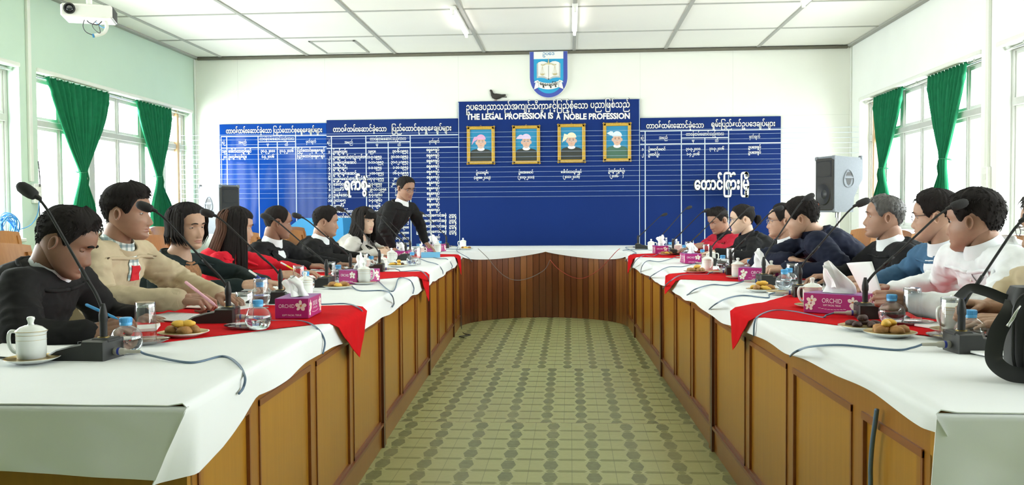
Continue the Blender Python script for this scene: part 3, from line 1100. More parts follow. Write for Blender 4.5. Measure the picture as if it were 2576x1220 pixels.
runner(1, [.86, .4, .1, 0], [5.15, 5.20, 5.38, 5.45], [6.35, 6.40, 6.05, 5.96], (5.93, .655), 'second red runner from the camera on the right table, one corner hanging down')
runner(1, [.86, .4, .1, 0], [8.0, 8.0, 8.2, 8.25], [9.1, 9.1, 8.9, 8.82], (8.76, .60), 'farthest red runner on the right table, near the man in red')

# ---------------------------------------------------------------- tableware
MT['china'] = pmat('white porcelain', (.80, .82, .78), .12, .01, 5, coat=.5)
MT['gold'] = pmat('gold line', (.50, .36, .12), .3, 0, metal=1)
MT['glass'] = thinglass('clear glass', (.98, .985, .985), .07, 1.0)
MT['glass_thick'] = thinglass('thick clear glass', (.84, .87, .88), .22, 1.0)
MT['water'] = glassmat('water', (.97, 1, 1), 0, 1.33)
MT['pet'] = thinglass('clear bottle', (.95, .975, 1), .06, .8)
MT['cap_blue'] = pmat('blue bottle cap', (.10, .42, .78), .35, .05, 60)
MT['magenta'] = pmat('magenta carton', (.40, .012, .17), .4, .05, 14)
MT['violet'] = pmat('violet carton lid', (.24, .05, .28), .4, .05, 14)
MT['tissue'] = pmat('white tissue paper', (.88, .88, .88), .9, .02, 9, .1, 80)
MT['petal'] = pmat('cream orchid petals', (.86, .80, .72), .6, .08, 200)
MT['petal_centre'] = pmat('orange orchid centre', (.62, .22, .06), .6, .1, 200)
MT['print'] = pmat('pale print', (.85, .72, .80), .6, 0)
MT['fritter'] = pmat('golden brown fritter', (.42, .20, .055), .6, .30, 60, .6, 120, .004)
MT['banana'] = pmat('yellow fried fruit', (.80, .47, .06), .5, .18, 50, .4, 120, .003)
MT['dark_snack'] = pmat('dark brown snack', (.075, .035, .030), .6, .3, 60, .6, 120, .004)
MT['paper'] = pmat('white paper', (.86, .86, .86), .8, .01, 3)

def cup_proto():
    r = thing('lidded_cup', '', 'cup')
    m = MB()
    m.lathe([(.001, 0), (.026, 0), (.030, .003), (.036, .012), (.0385, .03), (.039, .092), (.0405, .097), (.0385, .098), (.0365, .094), (.036, .03), (.028, .010), (.001, .008)], 32)
    m.v = [(x, y, z*.84) for x, y, z in m.v]
    m.build('cup_body', MT['china'], r, .9)
    m = MB()
    m.lathe([(.0389, .088), (.0394, .088), (.0394, .0892), (.0389, .0892)], 32)
    m.lathe([(.0386, .072), (.0392, .072), (.0392, .0728), (.0386, .0728)], 32)
    m.v = [(x, y, z*.84) for x, y, z in m.v]
    m.build('gold_line', MT['gold'], r, .9)
    MB().tube(spline([(-.037, 0, .082), (-.056, 0, .083), (-.062, 0, .068), (-.060, 0, .045), (-.050, 0, .028), (-.036, 0, .022)], 5), [.005]*26, 8, flat=1.3, up=(0, 1, 0)).build('cup_handle', MT['china'], r, 2)
    m = MB()
    m.lathe([(.0365, .095), (.0415, .098), (.042, .100), (.038, .105), (.028, .115), (.015, .121), (.009, .122), (.0072, .128), (.0085, .136), (.011, .143), (.0095, .149), (.004, .1515), (.0001, .152)], 32)
    m.v = [(x, y, (z*.84 if z < .1 else .084+(z-.1)*.80)) for x, y, z in m.v]
    l = m.build('cup_lid', MT['china'], r, .9)
    m = MB()
    m.lathe([(.0405, .0995), (.0422, .0998), (.0422, .1008), (.0405, .1012)], 32)
    m.v = [(x, y, z-.0158) for x, y, z in m.v]
    m.build('gold_line', MT['gold'], l, .9)
    return r
def saucer_proto():
    r = thing('saucer', '', 'saucer')
    m = MB()
    m.lathe([(.001, .002), (.034, 0), (.040, .001), (.058, .007), (.072, .013), (.0735, .0145), (.071, .0150), (.056, .010), (.040, .0045), (.001, .0045)], 36)
    m.build('saucer_dish', MT['china'], r, .9)
    m = MB()
    m.lathe([(.0685, .0137), (.0705, .0146), (.0705, .0152), (.0685, .0143)], 36)
    m.build('gold_line', MT['gold'], r, .9)
    return r
def glass_proto(upright=False):
    r = thing('drinking_glass', '', 'glass')
    m = MB()
    p = [(.031, 0), (.0325, 0), (.0335, .002), (.031, .125), (.030, .130), (.002, .130)]
    q = [(.0295, .128)]
    m.lathe([(.0305, .002), (.0335, 0), (.0335, .004), (.0312, .118), (.030, .1225)], 32)
    m.build('glass_wall', MT['glass'], r, .9)
    m = MB()
    m.lathe([(.0312, .1165), (.0308, .1300), (.029, .1325), (.001, .1325), (.001, .126), (.026, .122), (.0285, .1165)], 32)
    m.build('glass_base', MT['glass_thick'], r, .9)
    m = MB()
    m.lathe([(.0318, .0005), (.0338, .0003), (.0340, .0022), (.0322, .0026)], 32)
    m.build('glass_rim', MT['glass_thick'], r, .9)
    return r
def glass_saucer_proto():
    r = thing('glass_saucer', '', 'saucer')
    m = MB()
    m.lathe([(.001, .001), (.038, 0), (.058, .006), (.072, .012)], 36)
    m.build('saucer_dish', MT['glass'], r, .9)
    m = MB()
    m.lathe([(.0705, .0112), (.0735, .0125), (.0735, .0145), (.0705, .0135)], 36)
    m.build('saucer_rim', MT['glass_thick'], r, .9)
    return r
def bottle_proto():
    r = thing('water_bottle', '', 'bottle')
    m = MB()
    pr = [(.001, .004), (.020, 0), (.032, .004), (.043, .018), (.0475, .038), (.045, .055), (.036, .071), (.022, .080), (.0165, .083), (.0155, .09)]
    m.lathe(pr, 28)
    m.build('bottle_wall', MT['pet'], r, .9)
    m = MB()
    m.lathe([(.001, .005), (.020, .002), (.0315, .006), (.0420, .019), (.0462, .038), (.0455, .046), (.001, .046)], 28)
    m.build('water', MT['water'], r, .9)
    m = MB()
    m.lathe([(.0165, .084), (.0178, .085), (.0178, .092), (.0172, .093), (.0178, .094), (.0178, .106), (.016, .108), (.0001, .108)], 24)
    for i in range(24):
        a = 2*pi*i/24
        m.box(.0172, .0186, -.0009, .0009, .094, .106, 0, 0, RZ(a))
    m.build('bottle_cap', MT['cap_blue'], r, .6)
    return r
def plate_proto(rad=.084):
    r = thing('plate', '', 'plate')
    k = rad/.084
    m = MB()
    m.lathe([(.001, .003), (.045*k, 0), (.050*k, .0015), (.066*k, .008), (.083*k, .015), (.084*k, .0165), (.081*k, .0168), (.064*k, .0115), (.048*k, .0055), (.001, .0055)], 40)
    m.build('plate_dish', MT['china'], r, .9)
    m = MB()
    m.lathe([(.078*k, .0158), (.080*k, .0166), (.080*k, .0172), (.078*k, .0164)], 40)
    m.build('gold_line', MT['gold'], r, .9)
    return r
PROTO = {}
used = {}
def place(kind, q, label, group, z=TZ+.004, rz=0, scale=None, xyz=None):
    if kind not in PROTO:
        PROTO[kind] = {'cup': cup_proto, 'saucer': saucer_proto, 'glass': glass_proto, 'gsaucer': glass_saucer_proto, 'bottle': bottle_proto, 'plate': plate_proto, 'dish': lambda: plate_proto(.058)}[kind]()
        used[kind] = False
    p = pz(q[0], q[1], z) if xyz is None else V(xyz)
    if not used[kind]:
        used[kind] = True
        o = PROTO[kind]
        o.location = p
        o.rotation_euler = (0, 0, rz)
        o['label'], o['group'] = label, group
        if scale: o.scale = scale
        return o
    return dup(PROTO[kind], p, rz, label, group, scale)
GC, GG, GB, GP, GS = 'lidded tea cups on the tables', 'glasses turned upside down on the tables', 'round water bottles on the tables', 'snack plates on the tables', 'saucers on the tables'
def cup(q, label, hdl=0, sauc=None):
    if sauc:
        s = place('saucer', q, sauc, GS)
        return place('cup', q, label, GC, rz=hdl, xyz=(s.location.x, s.location.y, s.location.z+.0048))
    return place('cup', q, label, GC, rz=hdl)
cup((80, 912), 'lidded white cup nearest the camera on the left table, beside the microphone base', 0.1, 'white saucer with gold rim under the nearest cup on the left table')
cup((768, 746), 'lidded white cup behind the tissue box before the woman in red', pi/2)
cup((916, 715), 'lidded white cup in front of the second tissue box on the left table', 3.0, 'white saucer with gold rim in front of the second tissue box on the left table')
cup((919, 684), 'lidded white cup half hidden behind the second tissue box on the left table', 3.3)
cup((962, 681), 'lidded white cup beside the snack plate on the left table, before the woman in grey', 2.0)
cup((985, 660), 'lidded white cup behind the snack plates, before the woman in grey', 2.6)
cup((1058, 645), 'lidded white cup behind the big glass near the light blue folder', 3.0)
cup((1101, 635), 'lidded white cup in front of the tissue box by the far left corner', .4)
cup((1165, 624), 'lidded white cup standing alone on the left end of the far table', .1)
cup((2043, 774), 'lidded white cup behind the big tissue box on the right table', .2, 'white saucer with gold rim behind the big tissue box on the right table')
cup((1940, 708), 'lidded white cup at the foot of the microphone before the man in navy', 3.1)
cup((1856, 701), 'lidded white cup left of the second tissue box on the right table', -1.2, 'white saucer with gold rim left of the second tissue box on the right table')
cup((1780, 681), 'lidded white cup behind the small plate of fritters on the right table', 2.0)
cup((1789, 663), 'lidded white cup hidden behind another cup before the woman in black', 2.6)
cup((1706, 638), 'lidded white cup before the man in red, right of a microphone', 3.0)
cup((1638, 629), 'lidded white cup behind the farthest tissue box on the right table', 3.1)
cup((2398, 838), 'lidded white cup seen through a glass before the khaki jacket', .3, 'white saucer under the cup before the khaki jacket')
def glass(q, label, sauc=None, sc=None):
    if sauc:
        s = place('gsaucer', q, sauc, 'clear glass saucers')
        return place('glass', q, label, GG, xyz=(s.location.x, s.location.y, s.location.z+.0012), scale=sc)
    return place('glass', q, label, GG, scale=sc)
glass((367, 864), 'upturned glass nearest the camera on the left table', 'clear glass saucer under the nearest glass on the left table')
glass((616, 826), 'upturned glass left of the round bottle and tissue box on the left table', 'clear glass saucer under the glass left of the first tissue box')
glass((657, 775), 'upturned glass behind the round bottle, left of the first tissue box')
glass((752, 728), 'upturned glass before the hand of the woman in red')
glass((832, 714), 'upturned glass between two microphones before the balding man')
glass((916, 682), 'upturned glass behind the second tissue box on the left table')
glass((1003, 640), 'upturned glass at the clasped hands of the woman in grey')
glass((1046, 665), 'big upturned glass before the light blue folder on the left table', None, (1.25, 1.25, 1.1))
glass((1067, 633), 'plain glass behind the light blue folder near the standing man', None, (1.1, 1.1, .95))
glass((1096, 626), 'upturned glass behind the farthest tissue box on the left')
glass((2295, 817), 'upturned glass before the white shirt sleeve on the right table', 'clear glass saucer before the white shirt sleeve')
glass((2392, 852), 'upturned glass nearest the camera on the right table', 'clear glass saucer nearest the camera on the right table')
glass((2087, 736), 'upturned glass behind the tissue of the big tissue box on the right table')
glass((1993, 723), 'upturned glass before the man in navy, by the water bottles')
glass((1915, 682), 'upturned glass before the man with the striped trim')
glass((1837, 666), 'upturned glass before the woman in black, right of a water bottle')
glass((1776, 651), 'upturned glass before the woman in black, left of a microphone stem')
glass((1731, 641), 'upturned glass at the hands of the man in red')
glass((1697, 631), 'upturned glass left of the man in red, behind a cup')
glass((1672, 626), 'upturned glass behind the farthest tissue box on the right table')
def bottle(q, label): place('bottle', q, label, GB, rz=q[0])
bottle((318, 889), 'round water bottle with blue cap nearest the camera on the left table')
bottle((650, 830), 'round water bottle with blue cap left of the first tissue box')
bottle((655, 768), 'round water bottle with blue cap seen through a glass left of the first tissue box')
bottle((770, 733), 'round water bottle with blue cap behind the cup before the woman in red')
bottle((851, 711), 'round water bottle with blue cap left of the second tissue box')
bottle((934, 681), 'round water bottle with blue cap between cup and microphone before the woman in grey')
bottle((1037, 668), 'round water bottle seen through the big glass on the left table')
bottle((1052, 639), 'round water bottle with blue cap near the standing man')
bottle((1107, 630), 'round water bottle with blue cap behind the farthest left tissue box')
bottle((2243, 815), 'round water bottle with blue cap behind the two snack plates on the right table')
bottle((2441, 868), 'round water bottle with blue cap beside the nearest microphone on the right table')
bottle((1973, 729), 'round water bottle at the foot of the glass before the man in navy')
bottle((1985, 724), 'round water bottle behind the other one before the man in navy')
bottle((1887, 695), 'round water bottle with blue cap behind the second tissue box on the right table')
bottle((1818, 680), 'round water bottle with blue cap before the woman in black')
bottle((1767, 660), 'round water bottle with blue cap right of the third tissue box on the right table')
bottle((1721, 645), 'round water bottle with blue cap before the man in red')
bottle((1686, 635), 'round water bottle with blue cap right of the farthest tissue box on the right')

rnds = random.Random(21)
def blob_mesh(seed, rx, ry, rz):
    rr = random.Random(seed)
    m = MB()
    m.sphere((0, 0, 0), rx, ry, rz, 16, 10)
    m.v = [tuple(V(p)*(1+.16*noise.noise(V(p)*70+V((seed, 0, 0)))+.10*noise.noise(V(p)*170+V((0, seed, 0))))) for p in m.v]
    return m
SN = {}
def snack(kind, loc, rz, tilt, label, group):
    key = (kind, int(rz*7) % 3)
    if key not in SN:
        d = {'fritter': (.027, .019, .017), 'banana': (.032, .016, .013), 'dark': (.024, .015, .012)}[kind]
        SN[key] = blob_mesh(len(SN)*7+3, *d).mesh({'fritter': 'fritter', 'banana': 'fried_banana', 'dark': 'dark_cake'}[kind])
        SN[key].materials.append(MT[{'fritter': 'fritter', 'banana': 'banana', 'dark': 'dark_snack'}[kind]])
        SN[key].polygons.foreach_set('use_smooth', [True]*len(SN[key].polygons))
    o = bpy.data.objects.new({'fritter': 'fritter', 'banana': 'fried_banana', 'dark': 'dark_cake'}[kind], SN[key])
    COL.objects.link(o)
    o.location = loc
    o.rotation_euler = (0, tilt, rz)
    tag(o, label, 'snack', group)
def plate(q, kinds, where, seed):
    p = place('plate', q, 'white plate of %s %s' % ('dark snacks' if kinds[0] == 'dark' else 'golden fritters', where), GP)
    rr = random.Random(seed)
    g = 'snacks on the plate %s' % where
    n_ = len(kinds)
    for i, k_ in enumerate(kinds):
        top = i >= 5
        if top: a, rad, z = rr.uniform(0, 6.3), .014, .043
        else: a, rad, z = 2*pi*i/min(5, n_)+rr.uniform(-.25, .25), (.036 if n_ > 3 else .026),   .0215
        nm = {'fritter': 'golden brown fritter', 'banana': 'yellow piece of fried fruit', 'dark': 'dark brown snack piece'}[k_]
        snack(k_, (p.location.x+rad*cos(a)*1.1, p.location.y+rad*sin(a), p.location.z+z), rr.uniform(0, 3), rr.uniform(-.15, .15), ('%s on the plate %s' % (nm, where)).replace('below the lone cup ', '').replace('second ', '').replace('third tissue', 'tissue').replace('golden brown ', 'brown ').replace('yellow piece of fried fruit', 'yellow fruit piece').replace('beside a cup before', 'before').replace('in front of a microphone before', 'before'), g+(' (%s)' % nm))
F, Bn, D = 'fritter', 'banana', 'dark'
plate((462, 846), [F, F, F, F, F, Bn, Bn], 'nearest the camera on the left table', 1)
plate((850, 726), [F, F, F, F, Bn], 'behind the fifth microphone on the left table', 2)
plate((1000, 671), [D, D, D, Bn, Bn, Bn], 'beside a cup before the woman in grey', 3)
plate((943, 656), [F, F, Bn, Bn], 'at the sleeve of the woman in grey', 4)
plate((1172, 628), [F, F, F, Bn], 'below the lone cup on the far table', 5)
plate((2172, 830), [D, D, D, D, D, D], 'behind the golden fritters on the right table', 6)
plate((2238, 846), [F, F, F, F, F, Bn, Bn], 'nearest the camera on the right table', 7)
plate((1918, 734), [F, F, Bn, F, Bn, Bn], 'in front of a microphone before the man in navy', 8)
plate((1751, 687), [F, F, F, F, F, Bn], 'in front of the third tissue box on the right table', 9)
plate((1678, 642), [F, F, F, Bn], 'right of the farthest tissue box on the right table', 10)
place('dish', (1957, 741), 'small white dish beside the fritters before the man in navy', GS)
place('dish', (1799, 688), 'small white dish right of the fritters before the woman in black', GS)
# ---------------------------------------------------------------- lettering
_txt = {}
def text_mesh(s, size=1.0, offset=0.0, res=3, align='LEFT'):
    """flat outline of a line of writing as (verts, faces, width)"""
    key = (s, offset, res)
    if key not in _txt:
        c = bpy.data.curves.new('writing', 'FONT')
        c.body = s
        c.size = 1
        c.offset = offset
        c.resolution_u = res
        c.fill_mode = 'FRONT' if c.dimensions == '2D' else 'FULL'
        o = bpy.data.objects.new('writing', c)
        COL.objects.link(o)
        dg = bpy.context.evaluated_depsgraph_get()
        me = bpy.data.meshes.new_from_object(o.evaluated_get(dg))
        vs = [tuple(v.co) for v in me.vertices]
        fs = [tuple(p.vertices) for p in me.polygons]
        bpy.data.objects.remove(o)
        bpy.data.curves.remove(c)
        bpy.data.meshes.remove(me)
        _txt[key] = (vs, fs)
    vs, fs = _txt[key]
    if vs:
        x0, x1 = min(v[0] for v in vs), max(v[0] for v in vs)
    else: x0 = x1 = 0
    return vs, fs, x0, x1
import re
def my(s):
    """Burmese in logical order -> visual order (vowel e and medial ra are written before the consonant)"""
    def f(m_):
        c, med, e = m_.group(1), m_.group(2), m_.group(3)
        return e+('\u103c' if '\u103c' in med else '')+c+med.replace('\u103c', '')
    return re.sub('([\u1000-\u1021\u1025\u1027\u103f])([\u103b-\u103e]*)(\u1031?)', f, s)
def write(m, s, x, z, height, Y, mat=0, align='C', offset=.012, width=None, depth=0.0, M=None, res=3, cond=1.0):
    """add a line of writing to MB m, standing upright and facing -Y at plane Y; a '|' marks a consonant stacked under the one before it"""
    parts = []
    base = ''
    subs = []
    i = 0
    t = s
    while '|' in t:
        k = t.index('|')
        subs.append((t[:k], t[k+1]))
        t = t[:k]+t[k+2:]
    vs, fs, x0, x1 = text_mesh(my(t), 1, offset, res)
    w = x1-x0
    sc = height
    scx = sc*cond if width is None else width/max(w, .01)
    if align == 'C': ox = x-w*scx/2-x0*scx
    elif align == 'R': ox = x-w*scx-x0*scx
    else: ox = x-x0*scx
    def put(vs_, fs_, dx, dz, k):
        tr = lambda p: (ox+(p[0]*k+dx)*scx, 0, z+(p[1]*k+dz)*sc)
        P = [V((q[0], Y, q[2])) for q in map(tr, vs_)]
        if depth:
            n_ = len(P)
            m.add(P, fs_, mat, M)
            m.add([p+V((0, depth, 0)) for p in P], [], mat, M)
            from collections import Counter
            cnt = {}
            for f in fs_:
                for a, b in zip(f, f[1:]+f[:1]): cnt[(a, b)] = cnt.get((a, b), 0)+1
            o = len(m.v)-2*n_
            side = [(o+b, o+a, o+n_+a, o+n_+b) for (a, b) in cnt if (b, a) not in cnt]
            m.f += side
            m.m += [mat]*len(side)
        else: m.add(P, fs_, mat, M)
    put(vs, fs, 0, 0, 1)
    for pre, ch in subs:
        pv, pf, a0, a1 = text_mesh(my(pre.replace('|', '')), 1, offset, res)
        lv, lf, b0, b1 = text_mesh(my(pre[-1]), 1, offset, res)
        cv, cf, c0, c1 = text_mesh(ch, 1, offset*1.5, res)
        k = .62
        put(cv, cf, (a1-(b1-b0)/2)-(c0+c1)/2*k, -.42, k)

# ---------------------------------------------------------------- blue boards
MT['blue'] = pmat('dark blue board', (.007, .027, .155), .5, .06, 2, spec=.12)
MT['blue_gloss'] = pmat('glossy blue board', (.008, .055, .30), .07, .06, 2, spec=.12)
MT['letter'] = pmat('white lettering', (.86, .87, .82), .55, 0)
MT['letter_edge'] = pmat('dark letter edge', (.03, .03, .03), .6, 0)
MT['line'] = pmat('pale blue-white board line', (.72, .82, .86), .5, 0)
YW = YB-.003
def board(x0, x1, z0, z1, label, mat, th=.03):
    r = thing('wall_board', label, 'board', ((x0+x1)/2, YW, z0), 0, 'blue boards on the back wall')
    MB().box(x0, x1, YW-th, YW, z0, z1, .003).build('board_panel', mat, r, 0, True)
    return r, YW-th-.0012
def strip(m, x0, x1, z0, z1, Y): m.box(x0, x1, Y-.0008, Y+.001, z0, z1)
def bx(px_, y=400): return py(px_, y, 11.86).x
def bz(x, y): return py(x, y, 11.86).z
def ruled(r, Y, x0, x1, ztop, zh, cols, zb, vsplit):
    """ruling of a roll of names: top line, header line, column lines, split header over cols[1]..cols[3]"""
    m = MB()
    t = .006
    strip(m, x0, x1, ztop-t, ztop+t, Y)
    strip(m, x0, x1, zh-t, zh+t, Y)
    for i, c in enumerate(cols):
        strip(m, c-t, c+t, zb, (ztop if i != 2 else vsplit), Y)
    strip(m, cols[1], cols[3], vsplit-t, vsplit+t, Y)
    m.build('ruled_lines', MT['line'], r, 0, True)
H_NO, H_NAME, H_TERM, H_FROM, H_TO, H_REM = 'စဉ်', 'အမည်', 'တာဝန်ထမ်းဆောင်သည့်ကာလ', 'မှ', 'ထိ', 'မှတ်ချက်'
def header(r, Y, xs, zt, zs, zh):
    """xs: column boundaries [left, no, name, from, to, right]"""
    m = MB()
    zc = (zt+zh)/2-.02
    write(m, H_NO, (xs[0]+xs[1])/2, zc, .055, Y, width=.052)
    write(m, H_NAME, (xs[1]+xs[2])/2, zc, .056, Y, width=.115)
    write(m, H_TERM, (xs[2]+xs[4])/2, (zt+zs)/2-.018, .062, Y, width=min((xs[4]-xs[2])*.92, .50))
    write(m, H_FROM, (xs[2]+xs[3])/2, (zs+zh)/2-.012, .055, Y, width=.030)
    write(m, H_TO, (xs[3]+xs[4])/2, (zs+zh)/2-.018, .055, Y, width=.044)
    write(m, H_REM, (xs[4]+xs[5])/2, zc, .056, Y, width=.142)
    m.build('column_headings', MT['letter'], r, 0, True)
def heading(r, Y, s, xc, z, h, w):
    m = MB()
    write(m, s, xc, z, h, Y+.0004, 1, width=w+.016, offset=.045)
    write(m, s, xc, z, h, Y-.0006, 0, width=w, offset=.016)
    m.build('board_heading', [MT['letter'], MT['letter_edge']], r, 0, True)
def column(r, name, Y, x, rows, h, align):
    m = MB()
    for z, s in rows:
        if s: write(m, s, x, z, h*.72, Y, align=align, offset=.034, res=2, cond=.80)
    m.build(name, MT['letter'], r, 0, True)

# bright glossy board on the left
Lx0, Lx1 = bx(553), bx(822)
r, Y = board(Lx0, Lx1, .68, bz(690, 311), 'bright glossy blue board with two listed names, leftmost of the boards', MT['blue_gloss'], .025)
zt, zs, zh = bz(690, 342), bz(690, 356.5), bz(690, 371)
c = [bx(571), bx(650), bx(698), bx(744)]
ruled(r, Y, bx(557), Lx1, zt, zh, c, .70, zs)
m = MB(); strip(m, bx(557)-.004, bx(557)+.004, .70, zt, Y); m.build('ruled_lines', MT['line'], r, 0, True)
header(r, Y, [bx(557)]+c+[Lx1], zt, zs, zh)
heading(r, Y, 'တာဝန်ထမ်းဆောင်ခဲ့သော ပြည်ထောင်စုရှေ့နေချုပ်များ', bx(690), bz(690, 334), .095, bx(811)-bx(570))
zr = [bz(650, 383), bz(650, 397)]
column(r, 'row_number', Y, (bx(557)+c[0])/2, zip(zr, ('၁၉', '၂၀')), .075, 'C')
column(r, 'listed_name', Y, c[0]+.02, zip(zr, ('ဒေါက်တာထွန်းရှင်', 'ဦးထွန်းထွန်းဦး')), .075, 'L')
column(r, 'start_date', Y, (c[1]+c[2])/2, zip(zr, ('၃၀.၃.၂၀၁၁', '၁.၄.၂၀၁၆')), .072, 'C')
column(r, 'end_date', Y, (c[2]+c[3])/2, zip(zr, ('၃၁.၃.၂၀၁၆', '')), .070, 'C')
m = MB()
for z in zr: write(m, 'ပြည်ထောင်စုရှေ့နေချုပ်', c[3]+.02, z, .052, Y, align='L', width=.39, offset=.034)
m.build('listed_post', MT['letter'], r, 0, True)

# roll of names
Bx0, Bx1 = bx(822.5), bx(1153)
r, Y = board(Bx0, Bx1, .55, bz(990, 300), 'dark blue board with the long roll of names and dates behind the standing man', MT['blue'])
zt, zs, zh = bz(990, 341), bz(990, 357), bz(990, 371.5)
c = [bx(834.5), bx(921), bx(977), bx(1032.5)]
ruled(r, Y, Bx0, Bx1, zt, zh, c, .57, zs)
header(r, Y, [Bx0]+c+[Bx1], zt, zs, zh)
heading(r, Y, 'တာဝန်ထမ်းဆောင်ခဲ့သော', bx(906), bz(906, 331), .10, bx(973)-bx(839))
heading(r, Y, 'ပြည်ထောင်စုရှေ့နေချုပ်များ', bx(1061), bz(1061, 329), .10, bx(1135)-bx(986))
names = ['ဦးချန်ထွန်း', 'ဦးချွန်ဖောင်း(ခ)ဦးဘုန်းခင်', 'ဦးချန်ထွန်းအောင်', 'ဦးချန်ထွန်း', 'ဦးချန်ထွန်းအောင်', 'ဦးချွန်ဖောင်း(ခ)ဦးဘုန်းခင်', 'ဒေါက်တာဘဟန်', 'ဦးဘစိန်', 'ဦးရန်အောင်', 'ဦးဘဆွေ', 'ဦးဘစိန်', 'ဒေါ်မောင်ဦးလှအောင်', 'ဦးမောင်မောင်', 'ဦးခင့်မောင်', 'ဦးမောင်မောင်', 'ဦးခင့်မောင်', 'ဦးထွန်း', 'ဦးအောင်']
d1 = ['၁၉၄၈', '၁-၇-၁၉၅၃', '၁-၁၁-၁၉၅၃', '၁-၁-၁၉၅၄', '၂-၁၀-၁၉၅၄', '၁၇-၃-၁၉၅၅', '၁-၃-၁၉၅၇', '၂၉-၁၀-၁၉၅၈', '၅-၄-၁၉၆၀', '၁-၄-၁၉၆၁', '၈-၃-၁၉၆၂', '၁-၉-၁၉၇၂', '၁-၃-၁၉၇၄', '၁၁-၁၁-၁၉၈၁', '၁-၁၁-၁၉၈၅', '၇-၃-၁၉၈၈', '၁-၁-၁၉၈၈', '၁-၃-၂၀၀၃']
d2 = ['၃၀-၆-၁၉၅၃', '၃၁-၁၀-၁၉၅၃', '၃၁-၁၂-၁၉၅၃', '၁-၁၀-၁၉၅၄', '၁၆-၃-၁၉၅၅', '၂၈-၂-၁၉၅၇', '၂၈-၁၀-၁၉၅၈', '၄-၄-၁၉၆၀', '၁-၄-၁၉၆၁', '၇-၃-၁၉၆၂', '၁-၉-၁၉၇၂', '၁-၃-၁၉၇၄', '၁-၁-၁၉၈၁', '၁-၁-၁၉၈၅', '၁-၃-၁၉၈၈', '၁-၁-၁၉၈၈', '၁-၃-၂၀၀၃', '၁-၄-၂၀၁၁']
nums = '၁ ၂ ၃ ၄ ၅ ၆ ၇ ၈ ၉ ၁၀ ၁၁ ၁၂ ၁၃ ၁၄ ၁၅ ၁၆ ၁၇ ၁၈'.split()
zr = [bz(930, 384)-.0745*i for i in range(18)]
column(r, 'row_number', Y, (Bx0+c[0])/2, zip(zr, nums), .075, 'C')
column(r, 'listed_name', Y, c[0]+.018, zip(zr, names), .078, 'L')
column(r, 'start_date', Y, c[1]+.03, zip(zr, d1), .072, 'L')
column(r, 'end_date', Y, c[3]-.03, zip(zr, d2), .072, 'R')
m = MB()
for i, z in enumerate(zr):
    if 12 <= i <= 15:
        write(m, 'ဥပဒေအကျိုးဆောင်အဖွဲ့', Bx1-.17, z+.012, .054, Y, align='R', res=2, cond=.78, offset=.034)
        write(m, 'ဥက|ကဋ|ဌ', Bx1-.03, z+.012, .054, Y, align='R', res=2, cond=.78, offset=.034)
    else: write(m, 'ရှေ့နေချုပ်', (c[3]+Bx1)/2-.02, z+.012, .054, Y, res=2, cond=.80, offset=.034)
m.build('listed_post', MT['letter'], r, 0, True)

# middle board with the motto
Mx0, Mx1 = bx(1153.5), bx(1610)
r, Y = board(Mx0, Mx1, .50, bz(1380, 252.5), 'tall dark blue middle board with the motto and four framed portraits', MT['blue'], .034)
motto, Ym = r, Y
heading(r, Y, 'ဥပဒေပညာသည်အကျင့်သိက|ခာနှင့်ပြည့်စုံသော', bx(1326), bz(1326, 275), .125, bx(1479)-bx(1174))
heading(r, Y, 'ပညာဖြစ်သည်', bx(1535), bz(1535, 271), .125, bx(1585)-bx(1487))
for s, a, b in (('THE LEGAL PROFESSION IS', 1174, 1392), ('A', 1400, 1410.5), ('NOBLE PROFESSION', 1419, 1584.5)):
    m = MB()
    zb_ = bz((a+b)/2, 299.5)
    write(m, s, (bx(a)+bx(b))/2, zb_, .108, Y+.0004, 1, width=bx(b)-bx(a)+.014, offset=.062)
    write(m, s, (bx(a)+bx(b))/2, zb_, .108, Y-.0006, 0, width=bx(b)-bx(a), offset=.036)
    m.build('motto_lettering', [MT['letter'], MT['letter_edge']], r, 0, True)
for xc, nm, yr, y0 in ((1213, 'ဦးသာထွန်း', '(၁၉၈၈-၂၀၀၃)', 433), (1323, 'ဦးအေးမောင်', '(၂၀၀၃-၂၀၁၁)', 432), (1437, 'ဒေါက်တာထွန်းရှင်', '(၂၀၁၁-၂၀၁၆)', 431), (1551, 'ဦးထွန်းထွန်းဦး', '(၂၀၁၆-     )', 429)):
    m = MB()
    write(m, nm, bx(xc), bz(xc, y0+4), .050, Y, res=2, cond=.74, offset=.034)
    write(m, yr, bx(xc), bz(xc, y0+16.5), .050, Y, res=2, cond=.74, offset=.034)
    m.build('portrait_caption', MT['letter'], r, 0, True)
m = MB(); strip(m, Mx0+.004, Mx0+.010, .52, bz(1155, 258), Y); strip(m, Mx1-.010, Mx1-.004, .52, bz(1608, 250), Y); m.build('edge_line', MT['line'], r, 0, True)

# right board
Rx0, Rx1 = bx(1610.5), bx(1964)
r, Y = board(Rx0, Rx1, .55, bz(1787, 294.5), 'dark blue board with two listed names, rightmost of the boards', MT['blue'])
zt, zs, zh = bz(1787, 328), bz(1787, 346.5), bz(1787, 361)
c = [bx(1623), bx(1714), bx(1773), bx(1832.5)]
ruled(r, Y, Rx0, Rx1, zt, zh, c, .57, zs)
header(r, Y, [Rx0]+c+[Rx1], zt, zs, zh)
heading(r, Y, 'တာဝန်ထမ်းဆောင်ခဲ့သော', bx(1698), bz(1698, 322), .10, bx(1770)-bx(1626))
heading(r, Y, 'ရှမ်းပြည်နယ်ဥပဒေချုပ်များ', bx(1869), bz(1869, 318), .10, bx(1949)-bx(1789))
zr = [bz(1700, 378), bz(1700, 391)]
column(r, 'row_number', Y, (Rx0+c[0])/2, zip(zr, ('၁', '၂')), .07, 'C')
column(r, 'listed_name', Y, c[0]+.04, zip(zr, ('ဦးမောင်မောင်', 'ဦးတင်ဦး')), .07, 'L')
